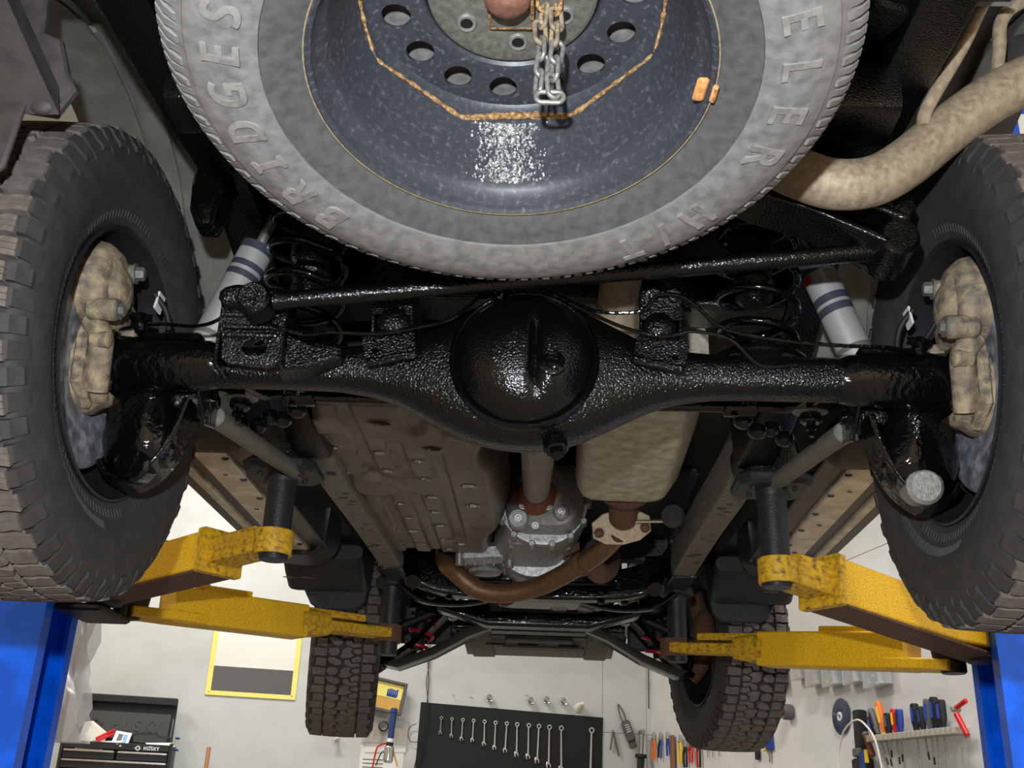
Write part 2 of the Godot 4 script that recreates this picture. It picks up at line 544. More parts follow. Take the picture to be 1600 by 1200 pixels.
func work_light(p: Vector3, energy: float) -> void:
	var t := thing("work_light", "small black hand lamp held above the camera", "work light", p)
	t.basis = Basis.looking_at(Vector3(-0.02, 0.42, -1.0).normalized())
	var s := Shape.new()
	box(s, Vector3(0.07, 0.05, 0.03), T(Vector3(0, 0, 0.018)), 0.006)
	obj("body", s, M.tool_black, t)
	s = Shape.new()
	lathe(s, [Vector2(0, 0), Vector2(0.018, 0), Vector2(0.016, 0.002), Vector2(0, 0.003)], Transform3D(Basis(Vector3.RIGHT, -PI / 2), Vector3.ZERO), 20)
	obj("lamp_lens", s, M.led, t)
	var l := SpotLight3D.new()
	l.name = "lamp_beam"
	l.light_color = Color(0.93, 0.96, 1.0)
	l.light_energy = energy
	l.light_size = 0.02
	l.spot_range = 12.0
	l.spot_angle = 62.0
	l.spot_attenuation = 2.0
	l.spot_angle_attenuation = 0.5
	l.shadow_enabled = true
	t.add_child(l)
	l.position = Vector3(0, 0, -0.012)

func panel(parent: Node, m: Material, a: float, b: float, y0: float, y1: float, along_z: bool) -> void:   # a painted sheet, 14 mm proud of the backing, open joints round it
	var s := Shape.new()
	var sz := Vector3(b - a - 0.003, y1 - y0 - 0.003, 0.014)
	if along_z: box(s, Vector3(sz.z, sz.y, sz.x), T(Vector3(-0.007, (y0 + y1) / 2, (a + b) / 2)), 0.0012)
	else: box(s, sz, T(Vector3(-(a + b) / 2, (y0 + y1) / 2, 0.007)), 0.0012)
	obj("panel", s, m, parent)

func slab(called: String, size: Vector3, at: Vector3, m: Material) -> MeshInstance3D:
	var s := Shape.new()
	box(s, size, T(at), 0.002)
	var o := structure(called, s, m)
	o.transform = room
	return o

func build_room() -> void:
	slab("floor", Vector3(9.3, 0.15, 13.3), Vector3(-4.0, FLOOR - 0.075, 6.0), M.concrete)
	slab("ceiling", Vector3(9.3, 0.15, 13.3), Vector3(-4.0, 2.375, 6.0), M.ceiling)
	var b := slab("wall_back", Vector3(8.6, 4.45, 0.15), Vector3(-4.0, 0.075, -0.077), M.wall_grey)
	for y in [[FLOOR, -0.05], [-0.05, 2.3]]:
		panel(b, M.wall_grey, 0.0, 0.055, y[0], y[1], false)
		panel(b, M.wall_grey, 0.055, 0.395, y[0], y[1], false)
	panel(b, M.wall_grey, 0.395, 8.1, FLOOR, 2.3, false)
	var r := slab("wall_right", Vector3(0.15, 4.45, 12.6), Vector3(0.077, 0.075, 6.0), M.wall_white)
	for z in [[0.0, 2.44], [2.44, 4.88], [4.88, 12.0]]:
		panel(r, M.wall_white, z[0], z[1], 0.617, 2.3, true)
	panel(r, M.wall_white, 0.0, 12.0, FLOOR, 0.617, true)
	slab("wall_left", Vector3(0.15, 4.45, 12.6), Vector3(-8.1, 0.075, 6.0), M.wall_beige)
	slab("wall_rear", Vector3(8.6, 4.45, 0.15), Vector3(-4.0, 0.075, 12.1), M.wall_beige)

# ---------- wheels ----------
const TYRE := [[0.222, 0.094], [0.2335, 0.108], [0.240, 0.110], [0.246, 0.115], [0.262, 0.120], [0.266, 0.1195], [0.285, 0.129], [0.308, 0.1335], [0.332, 0.1345], [0.352, 0.132], [0.369, 0.1275], [0.381, 0.119], [0.386, 0.108]]

func tyre_body(s: Shape, segs: int) -> void:   # closed ring round local x
	var prof := []
	for p in TYRE: prof.append(Vector2(p[0], p[1]))
	for k in TYRE.size(): prof.append(Vector2(TYRE[TYRE.size() - 1 - k][0], -TYRE[TYRE.size() - 1 - k][1]))
	prof.append(prof[0])
	lathe(s, prof, axisx(Vector3.ZERO), segs)

func on_tread(u: float, a: float, r: float) -> Vector3:   # u across in metres, a round the wheel
	return Vector3(u, r * cos(a), r * sin(a))

func block(s: Shape, poly: PackedVector2Array, top: float, base: float, crown: float, taper := 0.06) -> void:   # poly: x across (metres), y angle
	s.begin()
	var n := poly.size()
	var c := Vector2.ZERO
	for p in poly: c += p
	c /= n
	var lo := []
	var hi := []
	for p in poly:
		var q := p.lerp(c, -taper)
		lo.append(on_tread(q.x, q.y, base))
		hi.append(on_tread(p.x, p.y, top - crown * (p.x / 0.118) * (p.x / 0.118)))
	for j in n:
		var k := (j + 1) % n
		s.quad(lo[j], lo[k], hi[k], hi[j])
	var area := 0.0
	for i in n: area += poly[i].cross(poly[(i + 1) % n])
	var tris := Geometry2D.triangulate_polygon(poly)
	for i in range(0, tris.size(), 3):
		var q := [tris[i], tris[i + 1], tris[i + 2]]
		if ((poly[q[1]] - poly[q[0]]).cross(poly[q[2]] - poly[q[0]]) > 0) != (area > 0): q.reverse()
		s.tri(hi[q[0]], hi[q[1]], hi[q[2]])
		s.tri(lo[q[2]], lo[q[1]], lo[q[0]])
	s.fin()

func tread_blocks(s: Shape, lugs: Shape) -> void:   # all-terrain pattern: wavy shoulder blocks, interlocked middle blocks
	var reps := 34
	var hw := 0.118
	var d := TAU / reps
	var middle := [
		[-0.47, 0.02, -0.22, 0.0, -0.15, 0.18, -0.21, 0.38, -0.40, 0.43, -0.52, 0.24],
		[-0.52, 0.52, -0.34, 0.49, -0.10, 0.62, -0.08, 0.80, -0.24, 0.93, -0.46, 0.74],
		[-0.10, 0.10, 0.06, -0.06, 0.22, -0.02, 0.17, 0.22, 0.30, 0.34, 0.14, 0.50, -0.10, 0.52, -0.14, 0.40, -0.08, 0.26],
		[0.24, 0.04, 0.46, 0.0, 0.50, 0.20, 0.38, 0.30, 0.24, 0.20],
		[0.20, 0.53, 0.36, 0.38, 0.51, 0.44, 0.47, 0.66, 0.26, 0.72],
		[0.00, 0.60, 0.15, 0.58, 0.22, 0.78, 0.44, 0.74, 0.48, 0.90, 0.26, 0.96, 0.10, 0.90, 0.00, 0.80],
	]
	for i in reps:
		for p in middle:
			var poly := PackedVector2Array()
			for k in range(0, p.size(), 2): poly.append(Vector2(p[k] * hw * 1.05, (i + p[k + 1]) * d))
			var mid := Vector2.ZERO
			for q in poly: mid += q
			mid /= poly.size()
			for k in poly.size(): poly[k] = poly[k].lerp(mid, 0.03)
			block(s, poly, 0.402, 0.384, 0.0045)
		for side in [-1.0, 1.0]:
			for h in 2:
				var v0: float = i + 0.5 * h + (0.22 if side > 0 else 0.0)
				var wide := 0.98 if h == 0 else 0.90
				var strips := 3
				for k in strips:   # three ribs with narrow wavy sipes between them
					var lo: float = v0 + 0.06 + 0.39 * k / strips
					var hi: float = v0 + 0.06 + 0.39 * (k + 1) / strips - 0.012
					var poly := PackedVector2Array()
					var us := [0.575, 0.68, 0.80, wide]
					for q in 4: poly.append(Vector2(side * us[q] * hw, (lo + (0.028 if q % 2 else -0.012)) * d))
					for q in 4: poly.append(Vector2(side * us[3 - q] * hw, (hi + (0.028 if (3 - q) % 2 else -0.012)) * d))
					block(s, poly, 0.402, 0.384, 0.0045, 0.0)
				shoulder_lug(lugs, side, (v0 + 0.07) * d, (v0 + 0.43) * d, 0.350 if h == 0 else 0.362)

func shoulder_lug(s: Shape, side: float, a0: float, a1: float, reach: float) -> void:   # the block carried on down the shoulder
	var path := [[0.3965, 0.110], [0.391, 0.1195], [0.380, 0.1245], [reach + 0.008, 0.1325], [reach, 0.1325], [reach - 0.002, 0.124], [0.376, 0.112], [0.386, 0.104]]
	var r0 := PackedVector3Array()
	var r1 := PackedVector3Array()
	for p in path:
		r0.append(on_tread(side * p[1], a0, p[0]))
		r1.append(on_tread(side * p[1], a1, p[0]))
	loft(s, [r0, r1])

var wheel_cache := {}

func wheel(called: String, label: String, group: String, at: Vector3, turn: float, tread_mat: Material, seed_: int) -> Node3D:
	var t := thing(called, label, "wheel", at, group)
	t.rotation_degrees = Vector3(0, turn, 0)
	if wheel_cache.is_empty():
		var s := Shape.new()
		tyre_body(s, 120)
		wheel_cache.tire = mesh_of(s, 50)
		s = Shape.new()
		var lugs := Shape.new()
		tread_blocks(s, lugs)
		wheel_cache.tread = mesh_of(s, 30)
		wheel_cache.lug = mesh_of(lugs, 30)
		s = Shape.new()
		for side in [-1.0, 1.0]:
			for i in 130:   # fine ribs round the bead
				var a := TAU * i / 130
				if i % 26 > 21: continue
				loft(s, [rib_ring(side, a, 0.2475, 0.1152), rib_ring(side, a + 0.004, 0.2605, 0.1195)])
			for i in 64:   # moulded bars on the upper sidewall
				var a := TAU * i / 64 + 0.03 * sin(i * 2.3)
				if i % 16 > 11: continue
				loft(s, [rib_ring(side, a, 0.318 + 0.006 * sin(i * 1.7), 0.1328), rib_ring(side, a + 0.03, 0.350, 0.1268)])
			for i in 40:   # raised size lettering band, worn
				var a := 2.2 + i * 0.026
				loft(s, [rib_ring(side, a, 0.270, 0.1225, 0.0014 + 0.001 * (i % 3)), rib_ring(side, a + 0.005 * (i % 2), 0.284, 0.1285, 0.0012)])
		wheel_cache.rib = mesh_of(s)
		s = Shape.new()
		var pr := [Vector2(0.2335, 0.108), Vector2(0.2345, 0.114), Vector2(0.231, 0.116), Vector2(0.226, 0.111), Vector2(0.223, 0.098), Vector2(0.214, 0.085), Vector2(0.206, 0.05), Vector2(0.203, -0.02), Vector2(0.196, -0.055), Vector2(0.17, -0.068), Vector2(0.13, -0.062), Vector2(0.07, -0.052), Vector2(0, -0.05), Vector2(0, -0.07), Vector2(0.10, -0.085), Vector2(0.19, -0.088), Vector2(0.2335, -0.108), Vector2(0.224, -0.098), Vector2(0.21, -0.06), Vector2(0.21, 0.06), Vector2(0.2335, 0.108)]
		lathe(s, pr, axisx(Vector3.ZERO), 72)
		wheel_cache.rim = mesh_of(s, 32)
	var ty := put("tire", wheel_cache.tire, M.rubber, t)
	put("tread", wheel_cache.tread, tread_mat, ty)
	put("shoulder_lug", wheel_cache.lug, M.rubber, ty)
	put("sidewall_rib", wheel_cache.rib, M.rubber_ridge, ty)
	put("rim", wheel_cache.rim, M.rim_dark, t)
	return t

func rib_ring(side: float, a: float, r: float, x: float, half := 0.0011) -> PackedVector3Array:
	var o := PackedVector3Array()
	var e := half / r
	for q in [[-e, -0.002], [e, -0.002], [e * 0.6, 0.0013], [-e * 0.6, 0.0013]]: o.append(on_tread(side * (x + q[1]), a + q[0], r))
	return o

func disc_brake(label: String, side: float) -> void:   # side: -1 left, 1 right
	var t := thing("disc_brake", label, "brake", Vector3(side * 0.748, -0.015, 0), "rear disc brakes")
	var s := Shape.new()   # dished dust shield with a rolled edge
	var xf := Transform3D(Basis(Vector3(0, -1, 0), Vector3(-side, 0, 0), Vector3(0, 0, 1)), Vector3.ZERO)
	lathe(s, [Vector2(0.05, 0.004), Vector2(0.085, 0.004), Vector2(0.115, 0.012), Vector2(0.155, 0.010), Vector2(0.166, 0.002), Vector2(0.168, -0.012), Vector2(0.162, -0.014), Vector2(0.152, 0.002), Vector2(0.113, 0.004), Vector2(0.085, -0.004), Vector2(0.05, -0.004), Vector2(0.05, 0.004)], xf, 56)
	obj("dust_shield", s, M.shield, t)
	s = Shape.new()
	lathe(s, [Vector2(0.0, -0.05), Vector2(0.15, -0.05), Vector2(0.15, -0.03), Vector2(0.0, -0.03)], xf, 48)
	obj("rotor", s, M.rust, t)
	s = Shape.new()   # hub end and bracket behind the axle flange
	lathe(s, [Vector2(0.0, 0.05), Vector2(0.058, 0.05), Vector2(0.064, 0.03), Vector2(0.075, 0.012), Vector2(0.075, -0.01), Vector2(0, -0.01)], xf, 32)
	var i := -side   # towards the middle of the vehicle
	prism(s, P2([0.02, -0.075, 0.075, -0.05, 0.085, 0.03, 0.07, 0.08, 0.03, 0.08, 0.02, 0.04, 0.01, -0.05]), 0.02, Transform3D(Basis(Vector3(0, 0, 1), Vector3(0, 1, 0), Vector3(-1, 0, 0)), Vector3(i * 0.02, 0, 0)), 0.004)
	obj("bracket", s, M.caliper, t)
	s = Shape.new()   # caliper: cast body, bridge, bolt bosses
	var cz := 0.055
	var rows := []
	for q in [[-0.055, 0.80, 0.75], [-0.05, 0.94, 1.05], [-0.03, 1.0, 1.25], [0.01, 1.0, 1.25], [0.032, 0.95, 1.15], [0.045, 0.78, 0.85]]:
		var r := PackedVector3Array()
		for p in P2([-0.064, -0.045, -0.05, -0.058, -0.01, -0.05, 0.035, -0.052, 0.058, -0.03, 0.066, 0.01, 0.06, 0.05, 0.045, 0.078, 0.012, 0.088, -0.012, 0.078, -0.03, 0.075, -0.045, 0.05, -0.062, 0.028, -0.068, -0.01]):
			r.append(Vector3(i * (q[0] + 0.015), 0.115 + p.y * q[1], cz + p.x * q[2]))
		rows.append(r)
	loft(s, rows)
	ball(s, Vector3(i * 0.058, 0.118, cz + 0.012), Vector3(0.022, 0.046, 0.042), 16)
	ball(s, Vector3(i * 0.05, 0.145, cz + 0.03), Vector3(0.02, 0.03, 0.026), 14)
	cyl(s, Vector3(i * 0.03, 0.07, cz + 0.045), Vector3(i * 0.082, 0.068, cz + 0.045), 0.019, 16, 0.005)
	cyl(s, Vector3(i * 0.03, 0.072, cz - 0.055), Vector3(i * 0.075, 0.07, cz - 0.057), 0.014, 14, 0.004)
	cyl(s, Vector3(i * 0.03, 0.168, cz - 0.018), Vector3(i * 0.07, 0.17, cz - 0.02), 0.016, 14, 0.004)
	obj("caliper", s, M.caliper, t, 55)
	s = Shape.new()
	hexbolt(s, Vector3(i * 0.068, 0.17, cz - 0.02), Vector3(i, 0.05, -0.1), 0.012, 0.016)
	hexbolt(s, Vector3(i * 0.082, 0.068, cz + 0.045), Vector3(i, 0, 0), 0.011, 0.01)
	each("caliper_bolt", s, M.plate_steel, t, 2)
	s = Shape.new()   # bracket arm carrying the caliper, below it
	tube(s, spline([Vector3(i * 0.03, 0.06, cz + 0.02), Vector3(i * 0.05, 0.03, cz + 0.022), Vector3(i * 0.045, -0.01, cz + 0.0), Vector3(i * 0.04, -0.05, cz - 0.02)], 5), 0.02, 12)
	cyl(s, Vector3(i * 0.04, 0.02, cz + 0.03), Vector3(i * 0.07, 0.02, cz + 0.032), 0.014, 12)
	obj("caliper_arm", s, M.caliper, t, 55)
	s = Shape.new()   # hose clip plate, tag
	box(s, Vector3(0.004, 0.034, 0.03), T(Vector3(i * 0.085, 0.155, -0.045), Vector3(0, 0, side * 8)), 0.001)
	obj("clip_tag", s, M.white_tag, t)
	s = Shape.new()
	tube(s, spline([Vector3(i * 0.08, 0.165, -0.03), Vector3(i * 0.098, 0.14, -0.052), Vector3(i * 0.105, 0.10, -0.06), Vector3(i * 0.10, 0.04, -0.055)], 8), 0.0055, 10)
	tube(s, spline([Vector3(i * 0.05, 0.15, cz - 0.03), Vector3(i * 0.06, 0.12, 0.02), Vector3(i * 0.09, 0.075, -0.035), Vector3(i * 0.10, 0.08, -0.058)], 8), 0.0045, 8)
	each("brake_hose", s, M.black_matt, t)

# ---------- spare ----------
func spare_wheel() -> void:
	var n := Vector3(0.032, -0.986, 0.166).normalized()
	var w := n.cross(Vector3(0, 0, 1)).normalized()   # towards the left
	var u := n.cross(w)
	var t := thing("spare_wheel", "spare tire on a black steel rim slung under the tail, dusty grey with rust lines", "wheel", Vector3(-0.006, 0.088, 0.66))
	t.basis = Basis(w, n, w.cross(n))   # local y faces down at the viewer; -z... checked below
	var S := Shape.new()
	# local: radius r, height y (towards the viewer positive); bead lip at y = 0
	var off := -0.108
	var outer := []
	var inner := []
	for p in TYRE:
		if p[0] <= 0.2625: inner.append(Vector2(p[0], p[1] + off))
		if p[0] >= 0.2615: outer.append(Vector2(p[0], p[1] + off))
	var band := inner.duplicate()
	band.append(Vector2(0.281, 0.0175))
	band.append(Vector2(0.281, 0.010))
	band.append(Vector2(0.24, -0.008))
	band.append(Vector2(0.222, -0.03))
	band.append(band[0])
	lathe(S, band, Transform3D(), 120)
	var tire := Shape.new()
	var prof := [Vector2(0.281, 0.010), Vector2(0.2815, 0.0195), Vector2(0.2835, 0.0208), Vector2(0.308, 0.0255), Vector2(0.332, 0.024), Vector2(0.350, 0.019), Vector2(0.362, 0.0125), Vector2(0.3635, 0.0095), Vector2(0.372, 0.004), Vector2(0.381, -0.004), Vector2(0.389, -0.016), Vector2(0.389, -0.20), Vector2(0.375, -0.225), Vector2(0.33, -0.241), Vector2(0.281, -0.232), Vector2(0.24, -0.215), Vector2(0.222, -0.2), Vector2(0.222, -0.03), Vector2(0.281, 0.010)]
	lathe(tire, prof, Transform3D(), 144)
	var tb := obj("tire", tire, M.spare_rubber, t, 30)
	obj("bead_band", S, M.spare_band, tb, 30)
	S = Shape.new()   # worn road tread: slanted ribs across the shoulder
	for i in 150:
		var a := TAU * i / 150.0
		var deep := 0.3655 if i % 2 else 0.371
		var rows := []
		for q in [[deep, 0.0065, 0.0], [0.3835, -0.002, 0.006], [0.3945, -0.016, 0.016], [0.396, -0.045, 0.03]]:
			var row := PackedVector3Array()
			for e in [[-0.0135, -0.006], [0.0135, -0.006], [0.0125, 0.0015], [-0.0125, 0.0015]]:
				var aa: float = a + e[0] + q[2]
				var rr: float = q[0] + e[1] * 0.8
				row.append(Vector3(rr * cos(aa), q[1] + e[1] * 0.55, rr * sin(aa)))
			rows.append(row)
		loft(S, rows)
	for yy in [-0.075, -0.11, -0.145]: lathe(S, [Vector2(0.385, yy - 0.013), Vector2(0.397, yy - 0.012), Vector2(0.397, yy + 0.012), Vector2(0.385, yy + 0.013), Vector2(0.385, yy - 0.013)], Transform3D(), 96)
	obj("tread", S, M.spare_rubber, tb, 30)
	# letters moulded on the sidewall, read clockwise; angle 0 at the front edge, positive towards the left
	var f := SystemFont.new()
	f.font_names = PackedStringArray(["Droid Sans"])
	f.font_weight = 700
	var put_word := func(word: String, start: float, step: float, sc: float) -> void:
		for i in word.length():
			if word[i] == " ": continue
			var tm := TextMesh.new()
			tm.text = word[i]
			tm.font = f
			tm.font_size = 64
			tm.pixel_size = 0.00092 * sc
			tm.depth = 0.004
			var a := deg_to_rad(start + step * i)
			# radial direction in local axes: w is local x, front is minus z in local axes
			var rad := Vector3(sin(a), 0, -cos(a)) if t.basis.z.z > 0 else Vector3(sin(a), 0, cos(a))
			var up := rad
			var face := Vector3.UP.rotated(rad.cross(Vector3.UP).normalized(), 0.0)
			var right := up.cross(face)
			var slope := -0.09
			var up2 := (up + face * slope).normalized()
			var face2 := (face - up * slope).normalized()
			put("letter", tm, M.spare_letter, tb, Transform3D(Basis(up2.cross(face2), up2, face2), rad * 0.3205 + Vector3(0, 0.0245, 0)))
	put_word.call("BRIDGESTONE", 48.5, 10.3, 1.0)
	put_word.call("DUELER", -130.0, 12.0, 1.0)
	put_word.call("H/T", -47.0, 9.5, 1.0)
	# rim
	S = Shape.new()
	lathe(S, [Vector2(0.222, -0.02), Vector2(0.2325, -0.004), Vector2(0.2345, 0.004), Vector2(0.231, 0.0065), Vector2(0.2265, 0.003), Vector2(0.2225, -0.012), Vector2(0.2165, -0.022), Vector2(0.211, -0.03), Vector2(0.2065, -0.05), Vector2(0.199, -0.085), Vector2(0.188, -0.113), Vector2(0.186, -0.12), Vector2(0.19, -0.12), Vector2(0.205, -0.09), Vector2(0.213, -0.05), Vector2(0.222, -0.02)], Transform3D(), 120)
	var rim := obj("rim_barrel", S, M.rim_paint, t, 32)
	S = Shape.new()   # thin line of rust on the lip
	lathe(S, [Vector2(0.2335, 0.0055), Vector2(0.2352, 0.0055), Vector2(0.2352, 0.0025), Vector2(0.2335, 0.0025), Vector2(0.2335, 0.0055)], Transform3D(), 120)
	obj("lip_rust", S, M.lip_line, rim)
	S = Shape.new()   # wheel disc: 15 round holes
	var HR := 0.148
	var yd := -0.140
	var N := 24
	for i in 15:
		var a0 := deg_to_rad(6.5 + 24.0 * i)
		S.begin()
		var out_ := []
		var hol := []
		for k in N:
			var q := TAU * k / N
			var d := Vector2(cos(q), sin(q))   # x: radial, y: round
			hol.append([HR + d.x * 0.0185, d.y * 0.0185 / HR])
			var m := 1.0 / maxf(absf(d.x), absf(d.y))
			out_.append([HR + d.x * m * 0.030, d.y * m * deg_to_rad(12.0)])
		var P := func(q: Array, y: float) -> Vector3:
			var aa: float = a0 + q[1]
			return Vector3(sin(aa) * q[0], y, -cos(aa) * q[0])
		for k in N:
			var l := (k + 1) % N
			S.quad(P.call(out_[k], yd), P.call(out_[l], yd), P.call(hol[l], yd), P.call(hol[k], yd))
			S.quad(P.call(out_[k], yd - 0.006), P.call(hol[k], yd - 0.006), P.call(hol[l], yd - 0.006), P.call(out_[l], yd - 0.006))
			S.quad(P.call(hol[k], yd), P.call(hol[l], yd), P.call(hol[l], yd - 0.006), P.call(hol[k], yd - 0.006))
		S.fin()
	lathe(S, [Vector2(0.178, yd), Vector2(0.183, yd + 0.006), Vector2(0.1875, yd + 0.018), Vector2(0.1895, yd + 0.026), Vector2(0.192, yd + 0.026), Vector2(0.19, yd + 0.012), Vector2(0.184, yd - 0.006), Vector2(0.178, yd - 0.006), Vector2(0.178, yd)], Transform3D(), 96)
	lathe(S, [Vector2(0.118, yd), Vector2(0.112, yd - 0.001), Vector2(0.1085, yd - 0.005), Vector2(0.1075, yd - 0.018), Vector2(0.112, yd - 0.020), Vector2(0.118, yd - 0.006), Vector2(0.118, yd)], Transform3D(), 72)
	obj("rim_disc", S, M.rim_paint, t, 32)
	S = Shape.new()   # centre dish with the bolt circle
	lathe(S, [Vector2(0.1065, yd - 0.012), Vector2(0.104, yd - 0.002), Vector2(0.098, yd + 0.001), Vector2(0.07, yd + 0.002), Vector2(0.05, yd - 0.002), Vector2(0.03, yd - 0.002), Vector2(0.0, yd - 0.002), Vector2(0.0, yd - 0.012), Vector2(0.1065, yd - 0.012)], Transform3D(), 64)
	var dish := obj("centre_dish", S, M.plate_steel, t, 32)
	for i in 6:
		var a := deg_to_rad(-4.0 + 60.0 * i)
		S = Shape.new()
		lathe(S, [Vector2(0.0, 0.002), Vector2(0.008, 0.002), Vector2(0.008, 0.004), Vector2(0.0115, 0.0045), Vector2(0.013, 0.002), Vector2(0.013, 0.0), Vector2(0.0, 0.0)], Transform3D(Basis(), Vector3(sin(a) * 0.07, yd + 0.0005, -cos(a) * 0.07)), 20)
		obj("stud_hole", S, M.zinc, dish)
		S = Shape.new()
		lathe(S, [Vector2(0, 0.0031), Vector2(0.0078, 0.0031), Vector2(0.0078, 0.0024), Vector2(0, 0.0024)], Transform3D(Basis(), Vector3(sin(a) * 0.07, yd + 0.0005, -cos(a) * 0.07)), 16)
		obj("stud_hole_inside", S, M.groove, dish)
	S = Shape.new()   # weld seam: a lumpy ring of rust where disc and barrel meet, pulled in between the welds
	var pts := PackedVector3Array()
	var rad_ := PackedFloat32Array()
	for i in 161:
		var a := TAU * i / 160.0
		var r := lerpf(0.1885, 0.1905 * cos(PI / 8.0) / cos(fposmod(a + PI / 8.0, PI / 4.0) - PI / 8.0), 0.38)   # eight nearly straight runs
		pts.append(Vector3(sin(a) * r, yd + 0.001 + 0.0245 * smoothstep(0.177, 0.190, r), -cos(a) * r))
		rad_.append(0.0024 + 0.0013 * sin(i * 1.9) * sin(i * 0.37) + 0.0030 * maxf(0.0, cos(a * 1.0)) ** 8)
	tube(S, pts, 0.004, 8, rad_)
	obj("weld_seam", S, M.rust_line, rim)
	S = Shape.new()   # crust of dried salt below the seam on the front side of the barrel
	for i in 1300:
		var a := deg_to_rad(3.5 + 5.2 * (fposmod(sin(i * 12.9898) * 43758.5, 1.0) + fposmod(sin(i * 39.346) * 24634.6, 1.0) + fposmod(sin(i * 7.151) * 11913.3, 1.0) - 1.5) * (2.6 if i % 3 == 0 else 1.8))
		var k := pow(fposmod(sin(i * 78.233) * 43758.5, 1.0), 1.0 + 0.8 * absf(sin(a * 37.0)))
		var kk := k * 3.0
		var rs := [0.188, 0.199, 0.2065, 0.211, 0.2165]
		var ys := [-0.113, -0.085, -0.05, -0.03, -0.022]
		var n0 := mini(int(kk), 2)
		var r := lerpf(rs[n0], rs[n0 + 1], kk - n0) - 0.0018
		var y := lerpf(ys[n0], ys[n0 + 1], kk - n0)
		var sz := 0.0005 + 0.0016 * fposmod(sin(i * 5.7) * 913.3, 1.0)
		ball(S, Vector3(sin(a) * (r + 0.001), y + 0.001, -cos(a) * (r + 0.001)), Vector3(sz, sz * 0.8, sz * 1.4), 6)
	var salt := obj("salt_crust", S, M.salt, rim, 60)
	salt.set_meta("kind", "stuff")
	S = Shape.new()   # dusty inside of the far rim half, seen through the holes
	lathe(S, [Vector2(0.0, -0.188), Vector2(0.218, -0.188), Vector2(0.218, -0.178), Vector2(0.0, -0.178), Vector2(0.0, -0.188)], Transform3D(), 48)
	obj("rim_back", S, M.spare_rubber, t)
	for k in 2:   # balance weights clipped to the lip
		S = Shape.new()
		var a := deg_to_rad(-84.0 + 4.5 * 0)
		var r := 0.2185 if k == 0 else 0.2335
		var p := Vector3(sin(a) * r, 0.004 if k == 0 else 0.010, -cos(a) * r)
		box(S, Vector3(0.014 if k == 0 else 0.007, 0.007, 0.034 if k == 0 else 0.026), Transform3D(Basis(Vector3.UP, -a - PI / 2 + 0.0), p), 0.003)
		obj("balance_weight", S, M.weight_orange, t)

func hoist_chain() -> void:
	var t := thing("hoist_chain", "doubled galvanised chain hanging from the middle of the spare rim", "chain", Vector3(0.036, 0.243, 0.622))
	var link := Shape.new()
	var pts := PackedVector3Array()
	for i in 25:
		var a := TAU * i / 24.0
		pts.append(Vector3(0.0075 * cos(a), (0.0085 if sin(a) > 0 else -0.0085) + 0.0075 * sin(a), 0))
	tube(link, pts, 0.0031, 8)
	var lm := mesh_of(link, 60)
	for strand in 2:
		for i in (6 if strand == 0 else 6):
			var x := -0.010 + 0.017 * strand + 0.002 * sin(i * 2.1 + strand)
			var xf := Transform3D(Basis(Vector3.UP, PI / 2 * ((i + strand) % 2) + 0.5) * Basis(Vector3.BACK, 0.12 * sin(i * 1.3 + strand)), Vector3(x, -0.012 - 0.0248 * i - 0.008 * strand, 0.004 * strand))
			put("link", lm, M.rust_line if i < 1 else (M.caliper if i < 3 else M.zinc), t, xf)
	put("link", lm, M.zinc, t, Transform3D(Basis(Vector3.BACK, PI / 2), Vector3(0.002, -0.160, 0.004)))

func lift_plate() -> void:
	var t := thing("winch_plate", "rust-edged winch bracket with a brown domed stub in the middle of the spare rim", "bracket", Vector3(-0.012, 0.205, 0.655))
	t.basis = Basis(Vector3.RIGHT, deg_to_rad(9.6))
	var s := Shape.new()
	box(s, Vector3(0.050, 0.006, 0.11), T(Vector3(0, 0.006, -0.005)), 0.002)
	box(s, Vector3(0.050, 0.004, 0.03), T(Vector3(0, 0.0, -0.046), Vector3(-14, 0, 0)), 0.001)
	obj("plate", s, M.plate_steel, t)
	s = Shape.new()
	for x in [-0.026, 0.026]: box(s, Vector3(0.0045, 0.014, 0.105), T(Vector3(x, 0.001, -0.006)), 0.001)
	box(s, Vector3(0.055, 0.007, 0.005), T(Vector3(0, -0.002, -0.060)), 0.001)
	each("rusty_edge", s, M.rust_line, t)
	s = Shape.new()
	lathe(s, [Vector2(0, 0.008), Vector2(0.026, 0.008), Vector2(0.028, -0.004), Vector2(0.026, -0.014), Vector2(0.017, -0.022), Vector2(0.008, -0.0235), Vector2(0, -0.0235)], T(Vector3(-0.003, 0.0, 0.004)), 28)
	obj("domed_stub", s, M.nut_rust, t)

# ---------- rear suspension ----------
func build_vehicle() -> void:
	spare_wheel()
	lift_plate()
	hoist_chain()
	wheel("road_wheel", "rear wheel on the fuel tank side, black all-terrain tire below a dark mud flap", "road wheels", Vector3(-0.803, 0, 0), 0.0, M.tread, 4)
	wheel("road_wheel", "rear wheel with black all-terrain tire below the tan tailpipe", "road wheels", Vector3(0.803, 0, 0), 180.0, M.tread, 5)
	wheel("road_wheel", "front wheel seen square on its tread, beside the framed picture", "road wheels", Vector3(-0.785, -0.0, -2.79), 10.0, M.tread, 6)
	wheel("road_wheel", "front wheel turned to show its inner sidewall, above the row of pliers", "road wheels", Vector3(0.757, -0.0, -2.79), 190.0, M.tread, 7)
	disc_brake("rusty tan brake caliper and dust shield in the rear wheel on the fuel tank side", -1.0)
	disc_brake("rusty tan brake caliper and dust shield in the rear wheel below the tailpipe", 1.0)
	rear_axle()
	links()
	frame()
	body()
	drivetrain()
	exhaust()
	front_end()

